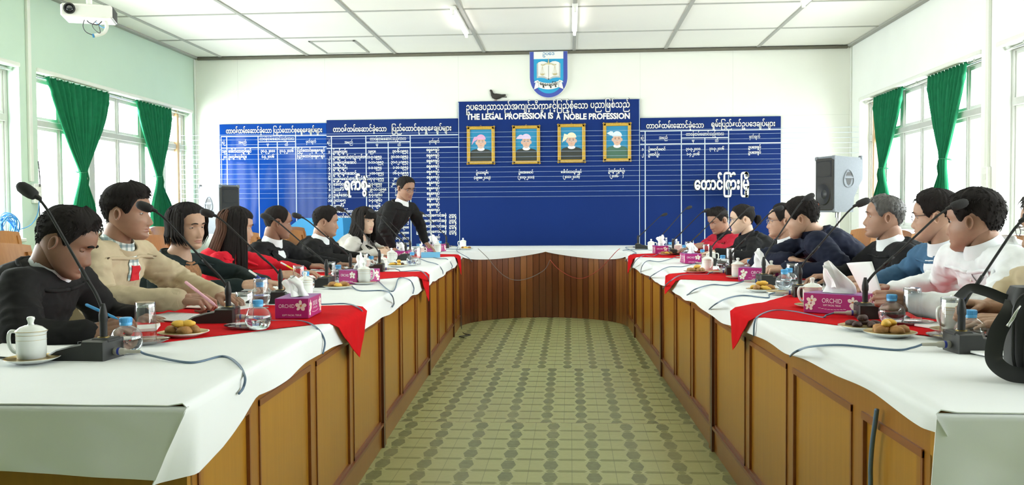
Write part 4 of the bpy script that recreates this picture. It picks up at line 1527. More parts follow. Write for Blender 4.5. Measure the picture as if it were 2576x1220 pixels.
column(r, 'start_date', Y, (c[1]+c[2])/2, zip(zr, ('၃၁-၃-၂၀၁၁', '၁-၄-၂၀၁၆')), .066, 'C')
column(r, 'end_date', Y, (c[2]+c[3])/2, zip(zr, ('၃၁-၃-၂၀၁၆', '')), .066, 'C')
column(r, 'listed_post', Y, (c[3]+Rx1)/2, zip([z+.015 for z in zr], ('ဥပဒေချုပ်', 'ဥပဒေချုပ်')), .07, 'C')

# big letters hung on the strings
def hung(parts, xc, z, w, h, label):
    o = thing('hanging_lettering', label, 'lettering', (xc, 11.56, z))
    m = MB()
    write(m, parts, xc, z, h, 11.565, 0, width=w+.02, offset=.055, depth=.008)
    m.build('letter_backing', MT['letter_edge'], o, 0, True)
    m = MB()
    write(m, parts, xc, z, h, 11.548, 0, width=w, offset=.032, depth=.016)
    m.build('foam_letters', MT['letter'], o, 0, True)
hx = lambda q: py(q, 465, 11.56).x
hung('ရက်စွဲ-', (hx(866)+hx(932))/2, py(900, 477, 11.56).z, hx(932)-hx(866), .21, 'big white cut-out word hanging on strings over the long roll of names')
hung('တောင်ကြီးမြို့', (hx(1747)+hx(1884))/2, py(1815, 476, 11.56).z, hx(1884)-hx(1747), .215, 'big white cut-out word hanging on strings over the right board')

# ---------------------------------------------------------------- framed portraits
MT['frame_gold'] = pmat('gilt frame', (.62, .38, .055), .38, .2, 60, .3, 150, .003, metal=.25)
MT['photo_blue'] = pmat('portrait background', (.02, .25, .47), .3, .05, 8, coat=.3)
MT['skin_photo'] = pmat('portrait skin', (.70, .44, .32), .5, .05, 40)
MT['photo_black'] = pmat('portrait black jacket', (.035, .04, .035), .5, .1, 10)
MT['photo_green'] = pmat('portrait dark green jacket', (.06, .15, .10), .5, .1, 10)
MT['photo_pink'] = pmat('portrait pink headwrap', (.80, .40, .62), .5, .15, 60)
MT['photo_lilac'] = pmat('portrait lilac headwrap', (.74, .58, .78), .5, .1, 60)
MT['photo_cream'] = pmat('portrait cream headwrap', (.88, .78, .55), .5, .06, 60)
MT['photo_white'] = pmat('portrait white headwrap', (.72, .82, .86), .5, .05, 60)
MT['photo_lip'] = pmat('portrait mouth', (.48, .20, .17), .5, 0)
MT['photo_dark'] = pmat('portrait eyes and brows', (.06, .04, .035), .5, 0)
def portrait(xa, ya, xb, yb, wrap, coat, flap, specs, seed, label):
    a, b = py(xa, ya, 11.83), py(xb, yb, 11.83)
    w, h = b.x-a.x, a.z-b.z
    cx, cz = (a.x+b.x)/2, (a.z+b.z)/2
    r = thing('framed_portrait', label, 'picture', (cx, Ym, cz), 0, 'framed portraits on the middle board')
    t = .044
    m = MB()
    for (x0, x1, z0, z1) in ((-w/2, w/2, h/2-t, h/2), (-w/2, w/2, -h/2, -h/2+t), (-w/2, -w/2+t, -h/2, h/2), (w/2-t, w/2, -h/2, h/2)):
        m.box(x0, x1, -.028, 0, z0, z1, .008)
    rr = random.Random(seed)
    for i in range(26):                                # carved edge
        u = i/25
        for sx_ in (-1, 1): m.sphere((sx_*(w/2-.008), -.028, lerp(-h/2, h/2, u)), .007, .005, .008, 6, 4)
        if i < 18:
            for sz in (-1, 1): m.sphere((lerp(-w/2, w/2, i/17), -.028, sz*(h/2-.008)), .008, .005, .007, 6, 4)
    m.build('picture_frame', MT['frame_gold'], r, .6)
    m = MB()
    iw, ih = w/2-t, h/2-t
    y = -.008
    FS = 1.27
    def flat(poly, mat, k): m.add([(p[0] if abs(k) < 1.2 else p[0]*FS, y-.0004*k, p[1] if abs(k) < 1.2 else (p[1]+.02)*FS-.03) for p in poly], [tuple(range(len(poly)))], mat)
    flat([(-iw, -ih), (iw, -ih), (iw, ih), (-iw, ih)], 0, 0)
    el = lambda x, z, rx, rz, n=24, a0=0, a1=2*pi: [(x+rx*cos(a0+(a1-a0)*i/n), z+rz*sin(a0+(a1-a0)*i/n)) for i in range(n+(0 if a1-a0 > 6 else 1))]
    sh = [(-iw, -ih), (iw, -ih), (iw, -.105)]+[(iw*.98*cos(t_), -.112+.066*sin(t_)**.6) for t_ in [.12+(pi-.24)*i/16 for i in range(17)]]+[(-iw, -.105)]
    flat(sh, 1, 1)
    flat(el(0, -.015, .028, .036), 5, 1.4)
    flat(el(0, -.036, .040, .020), 4, 2)                                       # white collar
    flat(el(0, .0, .036, .030), 5, 2.6)
    flat(el(0, .035, .046, .060), 5, 3)                                        # face
    flat(el(-.048, .03, .009, .018), 5, 2.8); flat(el(.048, .03, .009, .018), 5, 2.8)
    flat(el(0, .066, .052, .054, 20, 0, pi), 2, 4)                             # head wrap
    flat([(p[0]-.048, p[1]+.066) for p in flap], 2, 3.8)
    for sx_ in (-1, 1):
        flat(el(sx_*.019, .040, .009, .0035), 7, 4)
        flat([(sx_*.009, .053), (sx_*.028, .055), (sx_*.028, .058), (sx_*.009, .0565)][::sx_], 7, 4)
    flat([(-.006, .018), (.006, .018), (.003, .023), (-.003, .023)], 6, 4)
    flat([(-.016, .001), (0, -.002), (.016, .001), (0, .004)], 6, 4)
    if specs:
        for sx_ in (-1, 1):
            e = el(sx_*.020, .039, .016, .011, 18)
            ii = el(sx_*.020, .039, .0145, .0095, 18)
            for i in range(18): flat([e[i], e[(i+1) % 18], ii[(i+1) % 18], ii[i]], 3, 4.6)
        flat([(-.004, .040), (.004, .040), (.004, .042), (-.004, .042)], 3, 4.6)
    m.build('portrait_picture', [MT['photo_blue'], MT[coat], MT[wrap], MT['steel'], MT['letter'], MT['skin_photo'], MT['photo_lip'], MT['photo_dark']], r, 0)
    MB().tube([(.0+.008*cos(t_), -.01, h/2+.004+.010*sin(t_)) for t_ in [2*pi*i/12 for i in range(13)]], .002, 6).build('hanging_ring', MT['gold'], r, 2)
fl1 = [(.02, .03), (-.02, .03), (-.035, .005), (-.05, -.05), (-.052, -.058), (-.04, -.045), (-.025, -.02), (.0, -.008)]
fl2 = [(.02, .03), (.0, .045), (-.02, .045), (-.05, .02), (-.062, 0), (-.04, .0), (.01, .0)]
fl3 = [(.01, .005), (.008, .03), (-.03, .042), (-.05, -.045), (-.055, -.055), (-.01, -.02)]
fl4 = [(.01, 0), (.006, .05), (-.02, .055), (-.06, .035), (-.058, .03), (-.02, .01)]
portrait(1174, 318, 1245, 413, 'photo_pink', 'photo_black', fl1, False, 1, 'gilt framed portrait with pink headwrap, leftmost of the four')
portrait(1288.5, 316, 1359, 412, 'photo_lilac', 'photo_black', fl2, True, 2, 'gilt framed portrait with lilac headwrap and glasses, second from the left')
portrait(1402.5, 312, 1473, 409, 'photo_cream', 'photo_black', fl3, True, 3, 'gilt framed portrait with cream headwrap and smile, third from the left')
portrait(1517, 309, 1588, 406, 'photo_white', 'photo_green', fl4, False, 4, 'gilt framed portrait with white headwrap and green jacket, rightmost of the four')

# ---------------------------------------------------------------- shield with book and scales
MT['shield_blue'] = pmat('royal blue shield rim', (.055, .085, .40), .4, .04, 5)
MT['shield_cyan'] = pmat('light blue shield field', (.02, .34, .62), .4, .04, 5)
MT['page'] = pmat('book page', (.86, .86, .82), .6, .02, 5)
MT['page_edge'] = pmat('book page edges', (.50, .52, .52), .6, .1, 90)
MT['gold_flat'] = pmat('dull gold', (.62, .52, .28), .5, .1, 30)
MT['ink'] = pmat('black ink', (.02, .02, .02), .5, 0)
MT['blue_text'] = pmat('blue lettering', (.10, .26, .45), .5, 0)
def shield():
    c0 = py(1380, 187, 11.80)
    r = thing('wall_shield', 'blue shield emblem with open book and scales high on the back wall', 'emblem', (c0.x, YW, c0.z))
    k = 1/(FPX/11.80)                                   # size of one photo pixel on the shield
    yf = -.075
    M0 = lambda y: Matrix(((1, 0, 0, 0), (0, 0, -1, y), (0, 1, 0, 0), (0, 0, 0, 1)))     # local z -> towards the room
    def outline(w, top, mid, bot):
        n_ = 28
        return [(w, top), (-w, top)][::-1][::-1]+[(-w*cos(pi*i/n_) if False else w*cos(pi+pi*i/n_), mid+(mid-bot)*sin(pi+pi*i/n_)) for i in range(n_+1)]
    def sh(w, top, mid, bot): return [(x*k, z*k) for x, z in outline(w, top, mid, bot)]
    for nm, w, top, mid, bot, d0, d1, mat in (('shield_back', 47.5, 58, -6, -58, 0, .06, 'letter'), ('shield_rim', 47, 57.5, -6, -57, .06, .066, 'shield_blue'), ('shield_field', 37, 57, -6, -47, .066, .069, 'shield_cyan')):
        MB().prism(sh(w, top, mid, bot), d0, d1, 0, M0(0)).build(nm, MT[mat], r, 0)
    Z = -.0695
    m = MB()
    m.add([(x*k, Z, z*k) for x, z in ((-37, 39), (37, 39), (37, 57), (-37, 57))], [(0, 1, 2, 3)])
    m.build('name_plate', MT['letter'], r, 0)
    m = MB()
    write(m, 'ဥပဒေ', 0, 48.5*k, 12*k, Z-.001, width=29*k, offset=.02)
    m.build('name_lettering', MT['blue_text'], r, 0)
    # open book
    m = MB()
    for s in (-1, 1):
        top = [(0, 27.5), (4, 30), (10, 32.5), (17, 33), (24, 31), (26, 30)]
        bot = [(26, -4), (17, -3.5), (10, -5), (4, -8), (0, -11)]
        P = [(s*x*k, Z-.002-.006*sin(pi*min(1, x/26))*1, z*k) for x, z in top+bot]
        m.add(P, [tuple(range(len(P)))[::-s]], 0)
        e = [(26, 30), (29.5, 27), (29.5, -8.5), (20, -7.5), (10, -9), (3, -12), (0, -12.5), (0, -11), (4, -8), (10, -5), (17, -3.5), (26, -4)]
        P = [(s*x*k, Z-.0015, z*k) for x, z in e]
        fs = [(0, 1, 2, 11), (2, 3, 10, 11), (3, 4, 9, 10), (4, 5, 8, 9), (5, 6, 7, 8)]
        m.add(P, [f[::-s] for f in fs], 1)
    m.box(-.35*k, .35*k, Z-.0042, Z-.002, -11*k, 22*k, 0, 2)
    m.add([(x*k, Z-.004, z*k) for x, z in ((-2, -12.5), (2, -12.5), (0, -8.5))], [(0, 1, 2)], 2)
    m.build('open_book', [MT['page'], MT['page_edge'], MT['ink']], r, .5)
    # scales
    m = MB()
    m.lathe([(.4*k, 40*k), (1.6*k, 31*k), (2.6*k, 28*k), (2.2*k, 26.5*k), (.5*k, 24*k)], 12, 0, TR(0, Z-.012, 0))
    m.tube(spline([(-19*k, Z-.012, 25*k), (-14*k, Z-.012, 23*k), (-7*k, Z-.012, 26*k), (0, Z-.012, 26.2*k), (7*k, Z-.012, 26*k), (14*k, Z-.012, 23*k), (19*k, Z-.012, 25*k)]), 1.1*k, 8)
    for s in (-1, 1):
        cx = s*15.5*k
        for dx in (-5, 0, 5): m.rod((cx, Z-.012, 21*k), (cx+dx*k, Z-.014, 1*k), .28*k, 5)
        m.lathe([(.2*k, -2.5*k), (3*k, -2*k), (5.3*k, .2*k), (5.8*k, 1.4*k), (5.0*k, 1.2*k), (.2*k, -.6*k)], 16, 0, TR(cx, Z-.014, 0))
    m.build('scales', MT['gold_flat'], r, .6)
    # ribbon
    m = MB()
    n_ = 24
    def rib(x): return -18.5-3.6*cos(x/25*1.35)+3.0
    up = [(x, -18.5+5.2*(x/25)**2-5) for x in [-25+50*i/n_ for i in range(n_+1)]]
    P = [(x*k, Z-.008, (z+2)*k) for x, z in up]+[(x*k, Z-.008, (z-13.5)*k) for x, z in up]
    m.add(P, [(n_+1+i, n_+2+i, i+1, i) for i in range(n_)], 0)
    for s in (-1, 1):
        e = [(25, -15.5), (32, -16.5), (37, -37), (25, -31.5)]
        P = [(s*x*k, Z-.005, z*k) for x, z in e]
        m.add(P, [(3, 2, 1, 0)[::s]], 0)
        e = [(25, -15.5), (27, -13.5), (34, -16), (37, -20), (31, -19), (26, -20)]
        P = [(s*x*k, Z-.007, z*k) for x, z in e]
        m.add(P, [tuple(range(6))[::-s]], 0)
        m.tube([((s*28+2.2*cos(t)*(1-t/9))*k, Z-.009, (-18.5+2.2*sin(t)*(1-t/9))*k) for t in [6.3*i/16 for i in range(17)]], .3*k, 5, 1)
        m.rod((s*25*k, Z-.0085, -18*k), (s*25*k, Z-.0085, -31*k), .3*k, 5, 1)
    m.build('ribbon', [MT['letter'], MT['ink']], r, .5)
    m = MB()
    write(m, 'ရှေ့နေချုပ်ရုံး', 0, -29*k, 10.5*k, Z-.0095, width=44*k, offset=.035)
    m.v = [(x, y, z+5.2*k*(x/(25*k))**2) for x, y, z in m.v]
    m.build('ribbon_lettering', MT['ink'], r, 0)
shield()
# ---------------------------------------------------------------- gooseneck microphones
MT['mic'] = pmat('black microphone plastic', (.020, .021, .020), .38, .15, 40, .08, 300)
MT['mic_side'] = pmat('matt black rubber', (.012, .012, .012), .6, .1, 60)
MT['foam'] = pmat('black foam windscreen', (.022, .021, .022), .85, .3, 300, .6, 700, .002)
MT['plug'] = pmat('grey cable plug', (.42, .40, .34), .45, .06, 50)
MT['plug_band'] = pmat('blue plug band', (.03, .05, .35), .5, .05)
MT['lead'] = pmat('grey-blue microphone lead', (.10, .16, .24), .42, .08, 60)
STEM = [(0, 0), (0, .065), (.018, .12), (.058, .186), (.123, .30), (.163, .37), (.19, .405)]
HEAD_END = (.25, .442)
def microphone(side, q, head, label, rz=0, lead=None, lead_label=None, thin=False):
    """q: foot of the stem block on the cloth, head: middle of the windscreen (photo pixels)"""
    p = pz(q[0], q[1], TZ+.002)
    h = py(head[0], head[1], p.y-.02)
    r = thing('gooseneck_microphone', label, 'microphone', (p.x, p.y, p.z), rz, 'gooseneck microphones on the tables')
    S = side
    M = Matrix.Rotation(-rz, 4, 'Z')
    m = MB()
    prof = [(-.032, 0), (.150, 0), (.152, .012), (.120, .030), (.070, .043), (.040, .048), (.036, .058), (-.032, .058)]
    prof = [(x*S, z) for x, z in prof]
    if S < 0: prof = prof[::-1]
    M0 = Matrix(((1, 0, 0, 0), (0, 0, -1, 0), (0, 1, 0, 0), (0, 0, 0, 1)))
    n = len(prof)
    vs = []
    for (yy, k) in ((-.052, .93), (-.046, 1), (.046, 1), (.052, .93)):
        vs += [V((x*k+.004*S*(1-k), yy*(1-.25*max(0, min(1, x*S/.15-.1))*0), z*k+.0)) for x, z in prof]
    fs = []
    for j in range(3):
        for i in range(n): fs.append((j*n+i, j*n+(i+1) % n, (j+1)*n+(i+1) % n, (j+1)*n+i))
    m.add(vs, fs)
    tess = tessellate_polygon([[V((x, z, 0)) for x, z in prof]])
    m.f += [tuple(i for i in t) for t in tess]+[tuple(3*n+i for i in t[::-1]) for t in tess]
    m.m += [0]*(2*len(tess))
    m.build('microphone_base', MT['mic'], r, .6)
    MB().box(min(.02*S, -.034*S), max(.02*S, -.034*S), -.034, .034, .050, .062, .004).build('stem_block', MT['mic_side'], r, 0)
    MB().cyl(.006, 0, .008, 12, 0, TR(.075*S, 0, .040)).build('talk_button', MT['mic_side'], r)
    dx = (h.x-p.x)*S
    dz = h.z-p.z-.062
    m_h = ((STEM[-1][0]+HEAD_END[0])/2, (STEM[-1][1]+HEAD_END[1])/2)
    kx, kz = dx/m_h[0], dz/m_h[1]
    P = [V((x*kx*S, -.02*(z/.44)**2, .062+z*kz)) for x, z in STEM]
    e = V((HEAD_END[0]*kx*S, -.02, .062+HEAD_END[1]*kz))
    m = MB()
    m.lathe([(.016, 0), (.016, .003), (.0105, .004), (.0105, .045), (.0125, .05), (.0125, .066), (.0085, .085), (.0055, .098)], 16, 0, TR(0, 0, .061))
    m.build('stem_socket', MT['mic_side'], r)
    MB().lathe([(.0165, 0), (.0165, .0028), (.012, .0034)], 18, 0, TR(0, 0, .0615)).build('socket_ring', MT['gold'], r)
    sp = spline(P, 7)
    sp = [a for a in sp if a.z > .075]
    m = MB()
    m.tube(sp, [.0052 if i < len(sp)*.45 else .0042 for i in range(len(sp))], 8)
    kk = int(len(sp)*.42)
    m.tube(sp[kk:kk+4], .0062, 8)
    m.build('gooseneck', MT['mic_side'], r, 2)
    d = (e-P[-1]).normalized()
    L = max(.05, (e-P[-1]).length)
    m = MB()
    Fm = frame(P[-1]-d*.012, d)
    m.lathe([(.0045, 0), (.0065, .004), (.008, .02), (.011, .024)], 14, 0, Fm)
    m.build('capsule_neck', MT['mic_side'], r)
    MB().lathe([(.010, .018), (.0145, .022), (.0175, .034), (.0185, .052), (.0165, .070), (.010, .080), (.0001, .0835)], 18, 0, Fm).build('windscreen', MT['foam'], r, 2)
    # lead: plug at the aisle end of the base, then over the edge of the table
    if lead is not False:
        fx = xl if S < 0 else xr
        c = thing('microphone_lead', lead_label, 'cable', (p.x, p.y, p.z), 0, 'microphone leads running to the aisle')
        a = RZ(rz) @ V((-.034*S, 0, .022))
        dr = RZ(rz) @ V((-S, 0, 0))
        pl = MB()
        fm = frame(a, dr)
        pl.lathe([(.0085, -.004), (.0105, 0), (.0105, .020), (.0095, .022), (.0095, .030), (.0075, .034), (.0055, .038), (.0048, .078), (.0042, .080)], 14, 0, fm)
        pl.build('plug', MT['plug'], c)
        MB().lathe([(.0108, .010), (.0108, .017)], 14, 0, fm).build('plug_band', MT['plug_band'], c)
        st = a+dr*.078
        if lead:
            pts = [st, st+dr*.03+V((0, 0, -.010))]
            for t in lead:
                w = pz(t[0], t[1], TZ+.006) if len(t) == 2 else None
                if w is None:
                    Y = p.y
                    for _ in range(12):
                        w = px(t[0], t[1], fx(Y)-S*.032)
                        Y = w.y
                pts.append(w-V(c.location))
        else:
            rr = random.Random(int(q[0]))
            y1 = rr.uniform(-.25, -.05)
            ex = fx(p.y+y1)-p.x
            pts = [st, st+dr*.03+V((0, 0, -.012)), V((lerp(st.x, ex, .45), y1*.15, .005)), V((lerp(st.x, ex, .85), y1*.6, .006)), V((ex-S*.018, y1*.85, -.002)), V((ex-S*.034, y1, -.05)), V((ex-S*.030, y1*1.1, -.115)), V((ex-S*.012, y1*1.12, -.14))]
        MB().tube(spline(pts, 8), .0034, 8).build('lead_cable', MT['lead'], c, 2)
ML = ['nearest', 'second', 'third', 'fourth', 'fifth', 'sixth', 'seventh', 'eighth', 'ninth', 'farthest']
LB = lambda i, s: ('gooseneck microphone nearest the camera on the %s table' % s) if i == 0 else ('%s gooseneck microphone from the camera on the %s table' % (ML[i], s) if i < 9 else 'gooseneck microphone farthest from the camera on the %s side' % s)
LL = lambda i, s: ('grey-blue lead of the %s microphone from the camera, %s table' % (ML[i], s) if i else 'grey-blue lead of the microphone nearest the camera, %s table' % s)
left_m = [((262, 902), (62, 480), [(480, 912), (560, 896), (598, 915), (616, 948, 1), (612, 975, 1), (601, 990, 1)]),
          ((575, 812), (365, 518), [(690, 807), (760, 808), (797, 825), (817, 858, 1), (812, 890, 1)]),
          ((706, 762), (522, 534), [(800, 765), (870, 764), (903, 775), (917, 795, 1), (914, 808, 1)]),
          ((822, 722), (656, 543), [(905, 731), (965, 731), (985, 742), (991, 762, 1), (987, 772, 1)]),
          ((882, 697), (745, 541), [(985, 733), (1003, 700), (1030, 704), (1041, 723, 1), (1039, 738, 1)]),
          ((955, 684), (855, 525), [(1010, 683), (1055, 681), (1074, 695), (1079, 710, 1), (1077, 716, 1)]),
          ((1021, 655), (928, 530), [(1075, 658), (1100, 665), (1113, 680, 1), (1114, 690, 1)]),
          ((1032, 643), (948, 536), [(1100, 650), (1125, 652), (1137, 667, 1), (1136, 675, 1)]),
          ((1085, 628), (1006, 527), None), ((1123, 624), (1058, 535), [(1150, 632), (1180, 650), (1189, 662, 1)])]
for i, (q, h, l) in enumerate(left_m): microphone(-1, q, h, LB(i, 'left'), radians((-4, 5, 8, -6, 10, 4, -8, 3, 8, 5)[i]), l, LL(i, 'left'))
right_m = [((2418, 885), (2600, 540), [(2250, 880), (2120, 868), (2040, 872), (2003, 884), (1988, 896, 1)]),
           ((2176, 802), (2415, 512), [(2065, 798), (2000, 784), (1945, 781), (1908, 795), (1898, 812, 1), (1896, 845, 1)]),
           ((2012, 748), (2170, 508), [(1930, 749), (1870, 743), (1830, 750), (1800, 765), (1784, 778, 1)]),
           ((1921, 716), (2040, 495), [(1830, 718), (1790, 716), (1750, 727), (1733, 739, 1), (1728, 742, 1)]),
           ((1838, 692), (1961, 524), [(1775, 691), (1715, 692), (1685, 708), (1671, 722, 1), (1668, 727, 1)]),
           ((1788, 668), (1892, 525), [(1715, 671), (1680, 672), (1645, 690), (1635, 698, 1), (1634, 702, 1)]),
           ((1733, 652), (1827, 534), [(1660, 658), (1630, 656), (1616, 668), (1612, 684, 1), (1613, 690, 1)]),
           ((1693, 642), (1781, 528), [(1640, 645), (1620, 643), (1600, 655), (1586, 680, 1), (1584, 683, 1)]),
           ((1662, 629), (1737, 521), None), ((1605, 626), (1674, 539), [(1600, 636), (1590, 640), (1573, 657, 1)])]
for i, (q, h, l) in enumerate(right_m): microphone(1, q, h, LB(i, 'right'), radians((2, -5, -8, 6, -4, 4, 8, -3, 5, -6)[i]), l, LL(i, 'right'))
# loose leads on the table fronts
def loose(pts, rad, mat, label):
    tag(MB().tube(spline(pts, 10), rad, 7).build('loose_cable', MT[mat], smooth=2), label, 'cable')
MT['red_lead'] = pmat('thin red wire', (.42, .05, .03), .5, 0)
MT['grey_lead'] = pmat('thin grey wire', (.22, .20, .19), .5, 0)
f = lambda x, y: py(x, y, table([1190, 1250, 1370, 1500, 1575], [9.30, 9.72, 10.06, 9.86, 9.30], x))
loose([f(1200, 629)+V((0, .1, .012)), f(1228, 648)-V((0, .06, 0)), f(1245, 672), f(1270, 695), f(1300, 705), f(1335, 698), f(1370, 678), f(1383, 655)], .0035, 'grey_lead', 'thin grey cable drooping in front of the upright boards')
loose([f(1383, 653)+V((0, .02, 0)), f(1405, 677), f(1440, 697), f(1470, 699), f(1505, 680), f(1530, 655), f(1548, 634)-V((0, .05, 0)), f(1560, 628)+V((0, .05, .01))], .0035, 'red_lead', 'thin red cable drooping in front of the upright boards')
g = lambda x, y: px(x, y, xr(2.0)-.02)
loose([g(2206, 1030), g(2202, 1060), g(2194, 1120), g(2190, 1180), g(2189, 1260), V((xr(2)-.03, g(2189, 1260).y, .02))], .006, 'lead', 'dark cable hanging down the near panels of the right table')
a = pz(1172, 840, 0)
loose([V((xl(9.2)+.02, 9.2, .30)), V((xl(9.2)+.03, 9.15, .01)), (a.x-.02, a.y, .006), (a.x+.06, a.y-.12, .006), (a.x-.04, a.y-.22, .006), (a.x+.02, a.y-.3, .006)], .004, 'cable_black', 'short black cable lying on the floor at the far left table corner')

# ---------------------------------------------------------------- tissue boxes
def flower(m, c, s, M, seed, mats=(0, 1)):
    rr = random.Random(seed)
    for i in range(5):
        a = 2*pi*i/5+rr.uniform(-.2, .2)+.3
        w = .75 if i % 2 else 1
        P = [(.06, 0), (.35, .30*w), (.75, .36*w), (1, .12), (1.02, -.10), (.75, -.36*w), (.35, -.30*w)]
        m.add([(c[0]+s*(x*cos(a)-y*sin(a)), -.0004-.00005*i, c[1]+s*(x*sin(a)+y*cos(a))) for x, y in P], [tuple(range(7))], mats[0], M)
    m.add([(c[0]+s*.22*cos(t), -.0008, c[1]+s*.16*sin(t)) for t in [2*pi*i/8 for i in range(8)]], [tuple(range(8))], mats[1], M)
def tissue_box(q, rz, label, seed, peak=.09, lean=(0, 0)):
    p = pz(q[0], q[1], TZ+.0078)
    L_, W_, H_ = .115, .066, .078
    r = thing('tissue_box', label, 'tissue box', (p.x, p.y, p.z), rz, 'magenta tissue boxes on the tables')
    MB().box(-W_, W_, -L_, L_, 0, H_, .0015).build('carton', MT['magenta'], r, 0)
    MB().box(-W_+.001, W_-.001, -L_+.001, L_-.001, H_-.0005, H_+.0008).build('carton_lid', MT['violet'], r, 0)
    m = MB()
    m.lathe([(.03, 0), (.034, 0)], 24, 0, TR(0, 0, H_+.0012) @ Matrix.Diagonal((.9, 1.9, 1, 1)))
    m.build('lid_opening', MT['print'], r, 0)
    for k in range(4):
        half = L_ if k % 2 == 0 else W_
        M = RZ(k*pi/2) @ TR(0, -half-.0004, 0)
        m = MB()
        if k % 2 == 0:                                   # short end
            write(m, 'ORCHID', -.020, .042, .021, 0, 0, width=.062, offset=.004, M=M)
            write(m, 'SOFT FACIAL TISSUE', .0, .010, .010, 0, 0, width=.075, offset=.01, M=M)
            flower(m, (.036, .050), .022, M, seed+k, (1, 2))
        else:                                            # long side
            write(m, 'ORCHID', 0, .043, .026, 0, 0, width=.080, offset=.004, M=M)
            write(m, 'SOFT FACIAL TISSUE', 0, .030, .010, 0, 0, width=.070, offset=.012, M=M)
            for i in range(9):
                x = -.05+i*.0125
                m.box(x-.005, x+.005, -.0003, .0003, .020-.004*sin(i*.4), .0215-.004*sin(i*.4), 0, 0, M)
            for fx_ in (-1, 1):
                flower(m, (fx_*.082, .050), .021, M, seed+3+fx_, (1, 2))
                flower(m, (fx_*.092, .026), .018, M, seed+6+fx_, (1, 2))
        m.build('carton_print', [MT['print'], MT['petal'], MT['petal_centre']], r, 0)
    rr = random.Random(seed)
    def sheet(u, v):
        a = u*2*pi
        rad = lerp(.030, .009, v**.8)*(1+.25*peak/.1*sin(pi*v)*(peak > .1))*(1+.35*sin(a*2+seed)+.3*sin(a*3+v*5+seed))
        z = H_+peak*v*(1+.15*sin(a+seed))
        fl = .030*exp(-((v-.75)/.3)**2)*max(0, sin(a+seed*1.7))
        return V((rad*cos(a)*.8+lean[0]*v*v+fl*.8, rad*1.6*sin(a)+lean[1]*v*v, z-.012*fl/.03*v))
    m = MB()
    m.grid(40, 16, sheet)
    m.grid(12, 10, lambda u, v: V((lean[0]*.8+(u-.5)*.075+.01*sin(v*5), .018*sin(u*6+seed)+lean[1]*.7+(v-.5)*.03, H_+peak*(.25+.75*v)*(1-.55*abs(u-.45))+.004*sin(u*13))))
    m.build('tissue', MT['tissue'], r, 2)
tissue_box((752, 793), radians(4), 'magenta tissue box nearest the camera on the left table, tissue pulled out', 1, .075, (-.035, .0))
tissue_box((905, 710), radians(-24), 'magenta tissue box half behind a lidded cup before the balding man', 2, .09, (.0, .0))
tissue_box((1013, 652), radians(2), 'magenta tissue box between cup and microphone before the woman in grey', 3, .07, (-.01, 0))
tissue_box((1097, 632), radians(-20), 'magenta tissue box farthest from the camera on the left side', 4, .11, (-.05, 0))
tissue_box((2108, 786), radians(53), 'magenta tissue box nearest the camera on the right table, corner towards the aisle', 5, .115, (-.015, .03))
tissue_box((1912, 706), radians(68), 'magenta tissue box right of a cup and behind a microphone stem on the right table', 6, .10, (.02, 0))
tissue_box((1737, 661), radians(3), 'magenta tissue box standing clear in the middle of the right table', 7, .09, (.02, .02))
tissue_box((1661, 637), radians(2), 'magenta tissue box farthest from the camera on the right table', 8, .10, (.01, 0))

# ---------------------------------------------------------------- papers, phones, folder
def sheets(q, w, h, rz, n, label, name='paper', cat='paper', lines=True, mat='paper', thick=.0012, z=TZ+.0075, curl=.004):
    p = pz(q[0], q[1], z)
    r = thing(name, label, cat, (p.x, p.y, p.z), rz)
    m = MB()
    T_ = thick*n
    def top(u, v): return V(((u-.5)*w, (v-.5)*h, T_+curl*(abs(2*u-1)**3)*(.4+.6*v)))
    m.grid(10, 8, top, thick=T_)
    m.build('paper_sheet', MT[mat], r, .6)
    if lines:
        m = MB()
        rr = random.Random(int(q[0]*7))
        for i in range(14):
            y = h*.40-i*h*.058
            x1 = rr.uniform(.1, .42)*w
            m.grid(6, 1, lambda u, v: top(.5+lerp(-w*.42, x1, u)/w, .5+(y+v*.0022)/h)+V((0, 0, .0006)))
        m.build('written_lines', MT['ink_grey'], r, 0)
MT['ink_grey'] = pmat('grey ink', (.25, .26, .30), .7, 0)
MT['leather'] = pmat('dark brown notebook cover', (.06, .025, .02), .5, .1, 30)
MT['folder_blue'] = pmat('light blue folder', (.16, .46, .74), .45, .06, 8)
MT['pink_cloth'] = pmat('pink handkerchief', (.72, .32, .34), .85, .08, 20)
sheets((445, 800), .21, .30, radians(70), 3, 'printed sheet under the hand of the man writing at lower left')
sheets((330, 830), .18, .13, radians(20), 8, 'open notepad in front of the man writing at lower left', 'notepad', 'notepad', False)
sheets((40, 884), .21, .30, radians(80), 1, 'white sheet behind the nearest lidded cup on the left table', lines=False)
sheets((560, 772), .21, .30, radians(75), 4, 'sheets under the writing hand of the man in the beige jacket', lines=False)
sheets((690, 733), .21, .28, radians(80), 4, 'sheets under the writing hand of the woman in the dark top', lines=True)
sheets((800, 700), .21, .30, radians(70), 5, 'sheets on the table before the balding man', lines=True)
sheets((735, 685), .15, .21, radians(60), 10, 'small notebook in front of the woman in red', 'notepad', 'notepad', False)
sheets((870, 682), .21, .30, radians(75), 2, 'white sheets before the man with the white pin', lines=True)
sheets((2420, 822), .18, .26, radians(-60), 6, 'white pad on the red runner before the man in the white shirt', 'notepad', 'notepad', False)
sheets((2120, 735), .21, .30, radians(-75), 6, 'papers on the table before the man in the black sweater', lines=True)
sheets((2030, 712), .21, .30, radians(-70), 3, 'papers on the table before the man in navy', lines=True)
sheets((1862, 668), .15, .21, radians(-50), 8, 'small booklet before the woman in black', 'booklet', 'booklet', True)
sheets((1770, 632), .21, .28, radians(-80), 3, 'papers under the hands of the man in red', lines=False)
